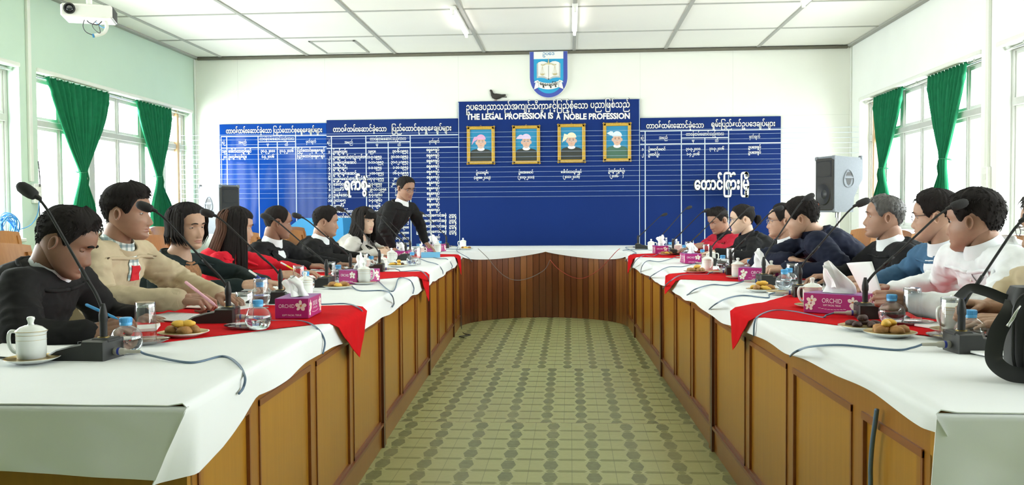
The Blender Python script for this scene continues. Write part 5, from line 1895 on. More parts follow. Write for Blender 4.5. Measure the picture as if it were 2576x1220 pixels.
sheets((2520, 850), .20, .27, radians(-80), 14, 'dark notebook behind the strap of the black bag', 'notebook', 'notebook', False, 'leather')
sheets((2545, 880), .21, .30, radians(-80), 5, 'white pad under the edge of the black bag', 'notepad', 'notepad', False)
def phone(q, rz, label):
    p = pz(q[0], q[1], TZ+.006)
    r = thing('phone', label, 'phone', (p.x, p.y, p.z), rz)
    MB().box(-.072, .072, -.036, .036, 0, .011, .005).build('phone_body', MT['black_plastic'], r, .6)
    MB().box(-.064, .064, -.031, .031, .0105, .0116).build('phone_screen', glassy, r, 0)
phone((225, 853), radians(8), 'black phone lying behind the nearest microphone on the left table')
phone((1835, 684), radians(-20), 'black phone beside a water bottle before the woman in black')
# light blue folder standing open like a tent
p = pz(1083, 648, TZ+.006)
r = thing('name_folder', 'light blue folder standing folded beside the farthest red runner', 'folder', p, radians(6))
m = MB()
m.box(-.09, .09, -.002, .002, 0, .055, 0, 0, RX(radians(-24)))
m.box(-.09, .09, -.002, .002, 0, .055, 0, 0, TR(0, .045, 0) @ RX(radians(24)))
m.build('folder_cover', MT['folder_blue'], r, 0)
# blue card under the hands on the right
sheets((2225, 745), .12, .16, radians(-70), 10, 'light blue pad behind the raised white sheet', 'notepad', 'notepad', False, 'folder_blue')
p = pz(1885, 668, TZ+.004)
def hank(u, v): return V(((u-.5)*.16, (v-.5)*.13, .010+.030*max(0, noise.noise(V((u*3.1, v*3.7, 2.0))))+.022*exp(-((u-.5)/.25)**2-((v-.45)/.3)**2)))
tag(MB().grid(30, 26, hank, thick=.002).build('handkerchief', MT['pink_cloth'], smooth=2, loc=p), 'crumpled pink handkerchief before the man with the striped trim', 'handkerchief')

# ---------------------------------------------------------------- black bag at the right edge
MT['bag'] = pmat('black bag fabric', (.022, .022, .022), .6, .15, 60, .3, 500, .001)
MT['bag_piping'] = pmat('black bag piping', (.010, .010, .010), .45, .1)
def bag():
    p = pz(2548, 957, TZ+.004)
    r = thing('shoulder_bag', 'black shoulder bag standing on the right table at the picture edge', 'bag', (p.x, p.y, p.z), radians(-10))
    Wd, Dp, Ht = .28, .11, .225
    def shell(w, d, h, n=3.0, x0=0.0, y0=0, z0=0):
        rings = []
        for k in range(15):
            t = k/14
            z = z0+h*t
            s = (1-abs(2*t-1)**5)**.34 if 0 < t < 1 else .55
            s = lerp(.80, 1, s)
            ring = []
            for i in range(40):
                a = 2*pi*i/40
                c_, s_ = cos(a), sin(a)
                e = 2/n
                ring.append((x0+w/2*(abs(c_)**e)*(1 if c_ > 0 else -1)*s, y0+d/2*(abs(s_)**e)*(1 if s_ > 0 else -1)*s, z))
            rings.append(ring)
        return rings
    m = MB(); m.loft(shell(Wd, Dp, Ht, 4.5, Wd/2-.01, .02)); m.build('bag_body', MT['bag'], r, .8)
    m = MB(); m.loft(shell(Wd*.9, .05, Ht*.66, 4.5, Wd/2, -.035, .008)); m.build('front_pocket', MT['bag'], r, .8)
    m = MB()
    for (w, h, y, z0, x0) in ((Wd, Ht, -.033, 0, Wd/2-.01), (Wd*.9, Ht*.66, -.058, .008, Wd/2)):
        pts = []
        for i in range(49):
            a = 2*pi*i/48
            c_, s_ = cos(a), sin(a)
            e = 2/4.5
            pts.append((x0+(w/2+.001)*(abs(c_)**e)*(1 if c_ > 0 else -1), y, z0+h/2+(h/2-.002)*(abs(s_)**e)*(1 if s_ > 0 else -1)))
        m.tube(pts, .0042, 7)
    m.build('bag_piping', MT['bag_piping'], r, 2)
    m = MB()
    pts = spline([(.0, -.0, .19), (-.015, -.02, .165), (-.040, -.025, .12), (-.052, -.035, .07), (-.048, -.045, .045), (-.02, -.05, .025), (.02, -.045, .02)], 8)
    m.tube(pts, .019, 8, flat=.10, up=(.35, 1, 0))
    m.tube(spline([(.01, .02, .185), (-.02, .03, .197), (-.05, .04, .210), (-.083, .055, .216), (-.10, .09, .19)], 8), .013, 8, flat=.14, up=(0, 1, .3))
    m.build('bag_strap', MT['bag_piping'], r, 2)
    m = MB()
    pts = [(.0, -.050, .185), (-.012, -.054, .17), (-.025, -.055, .145), (-.030, -.055, .138), (-.026, -.055, .135), (-.014, -.055, .158), (-.006, -.052, .178)]
    m.tube(pts+[pts[0]], .0022, 6)
    m.build('zip_pull', MT['chrome'], r, 2)
bag()

# ---------------------------------------------------------------- bird on the middle board
MT['feather'] = pmat('dark brown feathers', (.030, .024, .019), .7, .35, 60, .3, 160, .003)
MT['bird_leg'] = pmat('pinkish bird legs', (.32, .16, .13), .6, .05)
def bird():
    k = 11.8/FPX
    c = py(1250, 252.5, 11.83)
    r = thing('pigeon', 'dark pigeon perched on the top edge of the middle blue board', 'bird', (c.x, Ym+.016, c.z+.001))
    pts = [(-18, 25.2, 1.2), (-17, 26, 2.2), (-15.5, 25.5, 3.1), (-14, 23, 3.0), (-13.2, 19.5, 3.2), (-11.5, 15.5, 5.0), (-8.5, 12.3, 6.6), (-4, 10.2, 7.2), (1, 9.6, 6.6), (6, 9.8, 5.0), (10, 10.5, 3.6), (15, 11.8, 2.2), (22, 14, 1.6)]
    m = MB()
    rings = []
    for i, (x, z, rad) in enumerate(pts):
        a, b = pts[max(0, i-1)], pts[min(len(pts)-1, i+1)]
        t = V((b[0]-a[0], 0, b[1]-a[1])).normalized()
        nrm = V((-t.z, 0, t.x))
        rings.append([V((x, 0, z))*k+nrm*(rad*k*cos(q))+V((0, 1, 0))*(rad*k*.8*sin(q)) for q in [2*pi*j/14 for j in range(14)]])
    m.loft(rings)
    m.build('bird_body', MT['feather'], r, 2)
    for s in (-1, 1):
        m = MB()
        W_ = [(-9, 14, 1), (-3, 15, 3.4), (4, 14, 3.6), (12, 13.5, 2.6), (20, 15.5, 1.2), (21.5, 16.2, .4)]
        rings = []
        for (x, z, h) in W_:
            rings.append([V((x*k, s*(5.2-max(0, x)*.13)*k+s*.5*k*sin(q), (z-1+h*cos(q)*1.0)*k)) for q in [2*pi*j/10 for j in range(10)]])
        m.loft(rings)
        m.build('wing', MT['feather'], r, 2)
    m = MB()
    for (z, y) in ((9.2, 1.5), (10.6, -1.5)):
        m.loft([[V((x*k, (y+w*cos(q))*k, (zz+.6*sin(q))*k)) for q in [2*pi*j/8 for j in range(8)]] for (x, zz, w) in ((8, z+.5, 2.4), (16, z-.6, 2.2), (24.5, z-1.2, 1.6))])
    m.build('tail', MT['feather'], r, 2)
    m = MB()
    for s, dx in ((-1, -3), (1, 0)):
        m.tube([(dx*k, s*2*k, 5*k), ((dx-1.5)*k, s*2*k, 2*k), ((dx-2.5)*k, s*2*k, .3*k)], .55*k, 6)
        for a in (-.6, 0, .6): m.tube([((dx-2.5)*k, s*2*k, .35*k), ((dx-5.0)*k, (s*2+2*sin(a))*k, .3*k)], .4*k, 5)
        m.tube([((dx-2.5)*k, s*2*k, .35*k), ((dx-.8)*k, s*2*k, .3*k)], .4*k, 5)
    m.build('bird_legs', MT['bird_leg'], r, 2)
    MB().lathe([(.8*k, 0), (.55*k, 1.4*k), (.05*k, 2.8*k)], 8, 0, frame((-17.6*k, 0, 25.2*k), (-1, 0, -.55))).build('beak', MT['bird_leg'], r, 2)
bird()

# ---------------------------------------------------------------- azure cover low on the left boards
MT['azure'] = pmat('azure cloth cover', (.03, .30, .66), .45, .05, 5)
a, b = py(700, 575, 11.15), py(862, 548, 11.15)
m = MB()
m.prism([(0, 0), (b.x-a.x+.05, 0), (b.x-a.x, b.z), (.30, b.z), (.0, a.z-.08)], 0, .5, 0, Matrix(((1, 0, 0, a.x), (0, 0, -1, 11.65), (0, 1, 0, 0), (0, 0, 0, 1))))
tag(m.build('covered_stand', MT['azure'], smooth=0), 'stand under an azure cover with one sloping side below the leftmost board', 'stand')

# ---------------------------------------------------------------- chairs
MT['chair_wood'] = woodmat('orange brown chair wood', (.36, .14, .035), (.52, .24, .075), .35, 'Z', 6, .4)
MT['cushion'] = pmat('dark grey chair cushion', (.035, .037, .042), .6, .1, 30, .15, 300)
def chair_proto():
    """front faces local -Y; seat .45 high, back 1.09"""
    r = thing('wooden_chair', '', 'chair')
    P = lambda x, y, z: (x, y, z)
    for s in (-1, 1):
        m = MB()
        m.loft([[(s*.215+dx, y+dy, z) for dx, dy in ((-.02, -.018), (.02, -.018), (.02, .018), (-.02, .018))] for y, z in ((.20, 0), (.19, .45), (.215, .75), (.27, 1.04))])
        m.build('back_post', MT['chair_wood'], r, 0)
        MB().box(s*.215-.02, s*.215+.02, -.23, -.19, 0, .43, .003).build('front_leg', MT['chair_wood'], r, 0)
        m = MB()
        m.box(s*.215-.015, s*.215+.015, -.19, .18, .20, .235, .003)
        m.build('side_rail', MT['chair_wood'], r, 0)
    MB().box(-.235, .235, -.23, .21, .40, .435, .004).build('seat_frame', MT['chair_wood'], r, 0)
    m = MB()
    def pad(u, v): return V(((u-.5)*.44, -.21+v*.38, .435+.045*(1-abs(2*u-1)**6)*(1-abs(2*v-1)**6)))
    m.grid(14, 14, pad)
    m.build('seat_cushion', MT['cushion'], r, 2)
    def rail(z0, z1, y0, y1, bow):
        m = MB()
        n = 12
        rings = []
        for i in range(n+1):
            u = i/n
            x = lerp(-.235, .235, u)
            b = bow*(1-(2*u-1)**2)
            a0, a1 = V((x, y0+b, z0)), V((x, y1+b, z1+.018*(1-(2*u-1)**2)))
            rings.append([a0-V((0, .014, 0)), a1-V((0, .014, 0)), a1+V((0, .014, 0)), a0+V((0, .014, 0))])
        m.loft(rings)
        return m
    rail(.955, 1.07, .252, .277, .03).build('top_rail', MT['chair_wood'], r, .5)
    rail(.52, .575, .190, .196, .02).build('lower_rail', MT['chair_wood'], r, .5)
    m = MB()
    m.box(-.15, .15, -.03, .02, 0, .36, .02, 0, TR(0, .222, .585) @ RX(radians(-8)))
    m.build('back_cushion', MT['cushion'], r, .6)
    for s in (-1, 1):
        m = MB()
        m.box(-.016, .016, -.008, .008, 0, .40, .003, 0, TR(s*.178, .205, .565) @ RX(radians(-8)))
        m.build('back_slat', MT['chair_wood'], r, 0)
    return r
CH = chair_proto()
_ch = [False]
def chair(x, y, rz, label):
    if not _ch[0]:
        _ch[0] = True
        CH.location = (x, y, 0); CH.rotation_euler = (0, 0, rz); CH['label'] = label; CH['group'] = 'wooden chairs with dark cushions'
    else: dup(CH, (x, y, 0), rz, label, 'wooden chairs with dark cushions')
WL, WR = radians(90), radians(-90)
for x, y, lab in ((-2.20, 2.95, 'the man writing at lower left'), (-2.28, 3.72, 'the man in the beige jacket'), (-2.28, 4.50, 'the woman in the dark top'), (-2.35, 5.32, 'the woman in red'), (-2.12, 6.30, 'the balding man in the black coat'), (-2.02, 7.08, 'the man with the white pin'), (-2.02, 7.95, 'the woman in grey'), (-2.6, 9.0, 'the standing man')):
    chair(x, y, WL, 'wooden chair with dark cushion behind %s' % lab)
for x, y, lab in ((1.86, 2.62, 'the khaki jacket at the picture edge'), (1.80, 3.45, 'the man in the white shirt'), (1.82, 4.25, 'the man in blue with glasses'), (1.78, 5.0, 'the man in the black sweater'), (1.78, 5.62, 'the leaning man in navy'), (1.80, 6.35, 'the man with the striped trim'), (1.72, 7.3, 'the woman in black with a bun'), (1.68, 8.35, 'the man in red')):
    chair(x, y, WR, 'wooden chair with dark cushion behind %s' % lab)
chair(-4.72, 7.35, WL, 'wooden chair against the left wall under the cable coil')
chair(-4.55, 9.35, WL, 'wooden chair against the left wall beyond the beige jacket, nearer the camera')
chair(-4.55, 9.95, WL, 'wooden chair against the left wall beyond the beige jacket, nearer the loudspeaker')
chair(3.0, 4.6, WR, 'spare wooden chair near the right wall behind the man in the white shirt')
# ---------------------------------------------------------------- people
def remesh(m, voxel, smooth=3, name='tmp'):
    me = m.mesh(name)
    o = bpy.data.objects.new(name, me)
    COL.objects.link(o)
    md = o.modifiers.new('r', 'REMESH')
    md.mode = 'VOXEL'
    md.voxel_size = voxel
    if smooth:
        sm = o.modifiers.new('s', 'SMOOTH')
        sm.factor = .5
        sm.iterations = smooth
    dg = bpy.context.evaluated_depsgraph_get()
    e = o.evaluated_get(dg)
    r = e.to_mesh()
    vs = [tuple(v.co) for v in r.vertices]
    fs = [tuple(p.vertices) for p in r.polygons]
    e.to_mesh_clear()
    bpy.data.objects.remove(o)
    bpy.data.meshes.remove(me)
    return vs, fs

def capsule(m, a, b, ra, rb, n=16, mat=0, sx=1.0, up=None):
    a, b = V(a), V(b)
    d = b-a
    L = d.length
    prof = [(ra*sin(t), -ra*cos(t)) for t in (.02, .5, 1.0)]+[(ra, 0), (rb, L)]+[(rb*cos(t), L+rb*sin(t)) for t in (.57, 1.07, 1.55)]
    m.lathe(prof, n, mat, frame(a, d, up or (0, 0, 1)), sx=sx)

# ---- head: rings of a sculpted head, x towards its left ear, y forward, z up, origin between the ears
ZW = ([-.121, -.112, -.100, -.085, -.062, -.035, 0, .030, .060, .085, .103, .112, .117], [.016, .030, .043, .054, .0635, .0695, .073, .076, .074, .064, .046, .028, .004])
ZF = ([-.121, -.112, -.100, -.085, -.062, -.035, 0, .022, .045, .070, .090, .105, .117], [.070, .082, .087, .084, .086, .087, .084, .091, .091, .082, .062, .038, .003])
ZB = ([-.121, -.112, -.100, -.085, -.062, -.035, 0, .030, .060, .085, .103, .112, .117], [.030, .012, -.005, -.022, -.055, -.080, -.096, -.101, -.097, -.081, -.056, -.034, -.004])
def head_pt(th, z, F=1.0):
    """point of the bare head surface at angle th from the front (positive towards +x) and height z"""
    w, f, b = curve(*ZW, z), curve(*ZF, z), curve(*ZB, z)
    s, c = sin(th), cos(th)
    yc = lerp((f+b)/2, -.012, .6)
    yc = max(b+.3*(f-b), min(yc, f-.3*(f-b)))
    x = w*(abs(s)**.92)*(1 if s > 0 else -1)
    y = yc+((f-yc) if c > 0 else (yc-b))*(abs(c)**.92)*(1 if c > 0 else -1)
    if c > .1:
        g = lambda q, m_, s_: exp(-((q-m_)/s_)**2)
        ax = abs(x)
        wn = table([-.060, -.045, -.03, 0, .02], [.0150, .0160, .0115, .0090, .013], z)
        nz = table([-.066, -.058, -.052, -.046, -.040, -.020, 0, .012, .024], [0, .006, .016, .0215, .0215, .0125, .003, .001, 0], z)*F
        y += nz*exp(-(ax/wn)**2)
        y += .006*F*g(ax, .0135, .0045)*g(z, -.050, .006)                   # wings of the nose
        y -= .0095*g(ax, .031, .015)*g(z, .002, .0115)
        y += .0045*g(ax, .028, .020)*g(z, .023, .008)
        y += .0035*g(ax, .044, .016)*g(z, -.028, .018)
        y += .0062*exp(-(x/.021)**2)*(g(z, -.0685, .0048)+1.05*g(z, -.0795, .0055))-.0030*exp(-(x/.024)**2)*g(z, -.0738, .0022)
        y -= .0025*exp(-(x/.02)**2)*g(z, -.090, .005)
        y += .0035*exp(-(x/.018)**2)*g(z, -.104, .009)
        y -= .0022*g(ax, .034, .009)*g(z, -.068, .016)
    return V((x, y, z))
HZ = [-.121, -.118, -.114, -.109, -.104, -.100, -.096]+[-.092+.0032*i for i in range(38)]+[.034, .040, .046, .053, .060, .067, .074, .081, .088, .094, .100, .105, .109, .112, .1145, .1165]
HU = []
for i in range(72):
    u = -1+2*(i+.5)/72
    HU.append(pi*(.50*u+.50*u**3))
def ear(m, s, M, mat):
    """outer ear on side s"""
    c = V((s*.073, -.014, -.006))
    Mx = M @ Matrix.Translation(c) @ Matrix.Rotation(s*radians(-24), 4, 'Z') @ Matrix.Rotation(radians(-8), 4, 'X')
    rings = []
    n = 24
    for (k, o) in ((0, -.004), (.30, -.003), (.52, .001), (.66, .0055), (.80, .0085), (.94, .0095), (1.0, .0055), (.97, .001), (.80, -.003), (.4, -.008)):
        ring = []
        for i in range(n):
            a = 2*pi*i/n
            ry, rz = .0185, .0325
            w = 1-.25*max(0, -sin(a))**1.2
            y = cos(a)*ry*w*max(k, .01)-.004*(1-sin(a))*.5
            z = sin(a)*rz*max(k, .01)
            ring.append((s*(o+.006), -y*1.0, z))
        rings.append([(q[0], q[1]*.84, q[2]*.86) for q in ring])
    if s < 0: rings = [r[::-1] for r in rings]
    m.loft(rings, mat, Mx, caps=True)
def eye_pos(s): return V((s*.0315, head_pt(atan2(.031, .1)*1.0, .002).y-.0122, .0015))
def head_mesh(m, M, female=False, closed=False, chub=1.0, F=1.0, look=0.0):
    """adds skin (material 0) and lips (1) of the head"""
    rings = []
    for z in HZ:
        k = 1.0
        k = 1+(chub-1)*smooth01((.015-z)/.06)-(.05 if female else 0)*smooth01((-z-.02)/.06)
        rings.append([V((p.x*k, p.y, p.z)) for p in (head_pt(th, z, F*(.85 if female else 1)) for th in HU)])
    n = len(HU)
    vs = [p for r in rings for p in r]
    fl, fs = [], []
    for j in range(len(rings)-1):
        for i in range(n):
            i2 = (i+1) % n
            q = (j*n+i, (j+1)*n+i, (j+1)*n+i2, j*n+i2)
            z = (HZ[j]+HZ[j+1])/2
            x = vs[q[0]].x
            wl = .0235*(1-((z+.0742)/.0125)**2)
            (fl if abs(HU[i]) < 1 and -.0862 < z < -.0635 and abs(x) < wl else fs).append(q)
    fs.append(tuple(range(n))[::-1])
    fs.append(tuple((len(rings)-1)*n+i for i in range(n)))
    o = len(m.v)
    m.add(vs, fs, 0, M)
    m.f += [tuple(o+i for i in q) for q in fl]
    m.m += [1]*len(fl)
    for s in (-1, 1):
        ear(m, s, M, 0)
        c = eye_pos(s)
        R = .0128
        lo = radians(3-look*.7) if not closed else radians(-30)
        def lid(u, v, up):
            a = lerp(-1.6, 1.6, u)
            e = lerp(lo+.10*cos(a*1.2), 1.5, v) if up else lerp(-1.4, radians(-17)-.04*cos(a), v)
            rr = R*1.13
            return c+V((rr*sin(a)*cos(e)*1.22, rr*cos(a)*cos(e), rr*sin(e)))
        m.grid(12, 7, lambda u, v: lid(1-u, v, True), 0, M)
        m.grid(12, 6, lambda u, v: lid(1-u, v, False), 0, M)
def eyes_mesh(M, s, yaw=0, pitch=0):
    m = MB()
    if 1:
        c = eye_pos(s)
        R = .0128
        G = M @ Matrix.Translation(c) @ RZ(yaw) @ RX(-pitch)
        prof = [(R*sin(t), R*cos(t)) for t in (0.0001, .18, .22, .42, .47, .9, 1.5, 2.2, 3.14)]
        vs, fs = [], []
        n = 18
        B = frame((0, 0, 0), (0, 1, 0))
        mats = [2, 2, 1, 1, 0, 0, 0, 0]
        for j in range(len(prof)-1):
            q = MB()
            q.lathe([prof[j], prof[j+1]], n)
            q.f = [f for f in q.f if len(f) == 4]
            m.add(q.v, q.f, mats[j], G @ B)
    return m
def brow_mesh(M, s, w=.0025):
    m = MB()
    if 1:
        pts = []
        for i in range(8):
            u = i/7
            x = lerp(.014, .048, u)
            z = .0215+.005*sin(u*2.2)-.006*u*u
            th = atan2(x, .095)
            p = head_pt(s*th*1.02, z)
            pts.append(V((s*x, p.y+.0012, z)))
        m.tube([M @ p for p in pts], [w*(.7+.5*sin(pi*min(1, .25+i/7*.75))) for i in range(8)], 6, flat=1)
    return m
HAIRLINE = ([0, .45, .75, .95, 1.10, 1.22, 1.36, 1.50, 1.70, 2.0, 2.35, 2.7, 3.15], [.068, .066, .058, .044, .018, -.012, -.018, .006, .020, .000, -.040, -.062, -.070])
def hair_cap(M, st):
    """short hair or the scalp layer of long hair as one shell"""
    T, top, fringe, recede, nape, side, sd = st.get('T', .014)*.82, st.get('top', .010)*.8, st.get('fringe', 0), st.get('recede', 0), st.get('nape', 0), st.get('side', 1), st.get('seed', 1)
    zs = [-.10+.0065*i for i in range(28)]+[.084, .089, .094, .099, .104, .108, .111, .1135, .1155, .1168]
    nn = 120
    m = MB()
    rings = []
    for z in zs:
        ring = []
        for i in range(nn):
            th = -pi+2*pi*i/nn
            a = abs(th)
            h = table(*HAIRLINE, a)+recede*smooth01((1.15-a)/.7)-nape*smooth01((a-1.9)/.6)-fringe*smooth01((.9-a)/.5)
            h += .004*noise.noise(V((th*6, sd, 0)))+.003*noise.noise(V((th*22, sd, 3)))
            k = smooth01((z-h)/.030)
            lo = smooth01((z+.02)/.07)
            t = (T*lerp(.35*side, 1, lo)+top*smooth01((z-.05)/.05)+st.get('quiff', 0)*smooth01((z-.055)/.03)*max(0, cos(th))**2)*k
            t += (.0028*noise.noise(V((th*9, z*26, sd)))+.0022*noise.noise(V((th*30+z*40*st.get('sweep', .6), z*16, sd+5))))*k
            t -= .004*(1-k)
            p = head_pt(th, z)
            nrm = V((p.x, p.y+.012, max(0, (z-.02))*1.15)).normalized()
            ring.append(p+nrm*t)
        rings.append(ring)
    m.loft([r[::-1] for r in rings], 0, M, caps=False)
    top_ = len(m.v)
    c = V((0, 0, 0))
    for q in rings[-1]: c += q
    c /= nn
    m.v.append(tuple(M @ (c+V((0, 0, .002)))))
    o = (len(rings)-1)*nn
    for i in range(nn):
        m.f.append((o+i, o+(i+1) % nn, top_))
        m.m.append(0)
    # drop the part inside the skin
    keep = []
    mm = []
    def below(i):
        j, k = divmod(i, nn)
        if j >= len(zs): return False
        th = -(-pi+2*pi*(k+1)/nn)
        a = abs(th)
        h = table(*HAIRLINE, min(a, 3.14))+recede*smooth01((1.15-a)/.7)-nape*smooth01((a-1.9)/.6)-fringe*smooth01((.9-a)/.5)
        return zs[j] < h-.012
    for f, mt in zip(m.f, m.m):
        if not all(below(i) for i in f): keep.append(f); mm.append(mt)
    m.f, m.m = keep, mm
    rr = random.Random(sd)
    for _ in range(int(st.get('tufts', 0)*2.6)):            # fine loose strands over the shell
        th, z = rr.uniform(-pi, pi), rr.uniform(-.06, .114)
        a = abs(th)
        h = table(*HAIRLINE, a)+recede*smooth01((1.15-a)/.7)-nape*smooth01((a-1.9)/.6)-fringe*smooth01((.9-a)/.5)
        if z < h+(.010 if z > .06 else .022): continue
        k = smooth01((z-h)/.030)
        p = head_pt(th, z)
        nrm = V((p.x, p.y+.012, max(0, z-.02)*1.2)).normalized()
        tp_ = smooth01((z-.055)/.04)
        tt = (T*lerp(.35*side, 1, smooth01((z+.02)/.07))+top*smooth01((z-.05)/.05)+st.get('quiff', 0)*tp_*max(0, cos(th))**2)*k
        fw = V((rr.uniform(-.35, .35), st.get('comb', .5)*1.2, 0)).lerp(V((0, -.45, -.9)), 1-tp_)+V((rr.uniform(-.2, .2), rr.uniform(-.2, .2), rr.uniform(-.15, .15)))
        fw = (fw-nrm*fw.dot(nrm)).normalized()
        b = p+nrm*tt*.80
        L = rr.uniform(.018, .036)*(.6 if T < .010 else 1)
        if tp_ < .6: L *= .5
        lift = rr.uniform(.0005, .0045)*(1+st.get('spiky', 0)*2*tp_)
        pts = [b, b+fw*L*.45+nrm*(lift+.0015), b+fw*L+nrm*(lift*1.3-.08*L*(1-tp_*.6)-.10*L)]
        m.tube([M @ q for q in pts], [.0018, .0016, .0003], 3, 0, caps=False)
    return m
def locks(M, n, seed, length, spread, th0, th1, base=.018, wave=0, width=.011, zroot=(.03, .10), end_in=.6, fwd=0):
    """long hair: tapering flat strands that run down the head and hang"""
    m = MB()
    rr = random.Random(seed)
    for i in range(n):
        side = -1 if rr.random() < .5 else 1
        a = rr.uniform(th0, th1)
        th = side*a
        z = rr.uniform(*zroot)
        off = base*rr.uniform(.75, 1.15)
        pts = []
        zz = z
        ph = rr.uniform(0, 6)
        while zz > -.055:
            p = head_pt(th, max(-.06, zz))
            nrm = V((p.x, p.y+.012, max(0, zz-.02)*1.1)).normalized()
            if zz < 0: p = V((p.x*1.0, min(p.y, p.y), zz))
            # below the widest part hair keeps hanging instead of following the jaw
            w = head_pt(th, max(zz, .005))
            k = smooth01((.005-zz)/.06)
            q = V((lerp(p.x, w.x, k), lerp(p.y, w.y, k), zz))+nrm*off*(1+.25*k)
            pts.append(q)
            zz -= .022
        L = length*rr.uniform(.88, 1.04)
        steps = max(2, int(L/.025))
        last = pts[-1]
        for s_ in range(1, steps+1):
            u = s_/steps
            d = last+V((spread*last.x*u*3*rr.uniform(.9, 1.1), fwd*u-(.02*u if abs(th) > 1.6 else 0), -L*u))
            d.x *= 1-(1-end_in)*.35*u*u
            d += V((wave*sin(u*9+ph), wave*cos(u*8+ph)*.8, 0))*min(1, u*2)
            pts.append(d)
        R = [width*(.8+.3*sin(pi*min(1, j/len(pts)+.2)))*(1 if j < len(pts)-3 else (.75, .5, .15)[j-len(pts)+3]) for j in range(len(pts))]
        nrm = V((sin(th), cos(th), 0))
        m.tube([M @ p for p in pts], R, 7, flat=.42, up=M.to_3x3() @ nrm)
    return m
def glasses_mesh(M, dark=False):
    m = MB()
    def P(x, z): return V((x, head_pt(atan2(x, .09), min(.02, max(-.02, z))).y+.016 if abs(x) < .02 else head_pt(atan2(.02 if x > 0 else -.02, .09), .0).y+.014-.10*max(0, abs(x)-.03), z))
    for s in (-1, 1):
        pts = []
        for i in range(25):
            a = 2*pi*i/24
            c_, s_ = cos(a), sin(a)
            pts.append(P(s*.033+.0225*(abs(c_)**.6)*(1 if c_ > 0 else -1), -.002+.0155*(abs(s_)**.6)*(1 if s_ > 0 else -1)))
        m.tube([M @ p for p in pts], .0014, 6)
        h = P(s*.055, .006)
        m.tube([M @ h, M @ V((s*.070, .050, .008)), M @ V((s*.0775, -.002, .010)), M @ V((s*.076, -.022, -.006))], .0014, 6)
    m.tube([M @ P(-.011, .003), M @ (P(0, .005)+V((0, .004, 0))), M @ P(.011, .003)], .0013, 6)
    return m

# ---- hands
HAND = {}
def hand_shape(pose):
    """right hand, wrist at the origin, fingers along +y, palm towards -z, thumb on the -x side"""
    if pose in HAND: return HAND[pose]
    curl, spread, th = {'flat': ((.15, .2, .15), .10, ((-.6, .75, -.15), (-.45, .9, -.1))), 'write': ((.85, 1.15, .55), .02, ((-.30, .80, -.55), (.35, .85, -.45))), 'fist': ((1.05, 1.35, .9), .0, ((-.35, .8, -.5), (.6, .5, -.5))),
                        'relaxed': ((.45, .55, .35), .06, ((-.55, .75, -.35), (-.1, .9, -.35))), 'pinch': ((.75, .75, .4), .02, ((-.20, .80, -.70), (.15, .95, -.30)))}[pose]
    m = MB()
    # palm
    for x in (-.028, -.010, .010, .028):
        capsule(m, (x*.72, .012, 0), (x*1.02, .078-.006*abs(x)/.028, 0), .0150, .0125)
    capsule(m, (-.016, .008, -.004), (-.030, .045, -.008), .017, .014)
    capsule(m, (.018, .01, -.003), (.026, .055, -.004), .014, .012)
    capsule(m, (0, -.05, 0), (0, .015, 0), .024, .022, sx=1.15)
    L = [(.043, .026, .021), (.048, .030, .022), (.044, .028, .022), (.035, .021, .019)]
    for i, x in enumerate((-.029, -.0098, .0098, .028)):
        ang = (i-1.5)*-spread
        p = V((x, .086-(.004 if i in (0,) else 0)-(.011 if i == 3 else 0)-(.002 if i == 2 else 0), .001))
        c = 0
        r = (.0092, .0095, .0090, .0078)[i]
        f = 1+(.10*i if pose in ('write', 'pinch') else .04*i)
        for k in range(3):
            c += curl[k]*f*(.75 if i == 0 and pose == 'write' else 1)
            d = V((-sin(ang), cos(ang)*cos(c), -sin(c))).normalized()
            q = p+d*L[i][k]
            capsule(m, p, q, r, r*.90, 12)
            if k < 2: m.sphere(q+V((0, 0, .001)), r*1.02, n=10, k=6)
            p = q
            r *= .90
    p = V((-.030, .030, -.008))
    r = .0120
    for k, Lk in enumerate((.040, .030)):
        d = V(th[k]).normalized()
        q = p+d*Lk
        capsule(m, p, q, r, r*.84, 12)
        p, r = q, r*.88
    vs, fs = remesh(m, .0030, 3)
    HAND[pose] = (vs, fs)
    return HAND[pose]
def hand_matrix(w, d, n):
    """w wrist, d finger direction, n direction the palm faces"""
    y = V(d).normalized()
    z = -(V(n)-y*V(n).dot(y)).normalized()
    x = y.cross(z)
    return Matrix(((x.x, y.x, z.x, w[0]), (x.y, y.y, z.y, w[1]), (x.z, y.z, z.z, w[2]), (0, 0, 0, 1)))

SK = {}
def skin(tone):
    if tone not in SK:
        c = {'brown': (.350, .195, .130), 'tan': (.47, .285, .195), 'fair': (.62, .42, .305), 'dark': (.265, .140, .090)}[tone]
        s_ = pmat('%s skin' % tone, c, .50, .10, 35, .12, 260, .0006, sss=.12, spec=.35)
        l = pmat('%s lips' % tone, [c[0]*.80, c[1]*.55, c[2]*.58], .42, .08, 60)
        SK[tone] = (s_, l)
    return SK[tone]
MT['hair_black'] = pmat('black hair', (.016, .013, .012), 55, .3, 60, .5, 240, .002, spec=.28, stretch=(1, 1, .25))
MT['hair_brown'] = pmat('sunlit black hair', (.075, .034, .020), 55, .35, 50, .5, 240, .002, spec=.28, stretch=(1, 1, .25))  # brown colour stands for sunlight on black hair
MT['hair_grey'] = pmat('greying hair', (.075, .070, .066), .5, .5, 90, .5, 260, .002, stretch=(1, 1, .25))
MT['eye_white'] = pmat('eye white', (.45, .42, .39), .25, 0)
MT['iris'] = pmat('dark brown iris', (.035, .015, .008), .15, 0)
MT['pupil'] = pmat('pupil', (.004, .004, .004), .08, 0)
MT['glasses'] = pmat('grey metal spectacle frame', (.25, .25, .27), .25, 0, metal=.9)
MT['glasses_dark'] = pmat('dark spectacle frame', (.02, .018, .018), .3, 0)
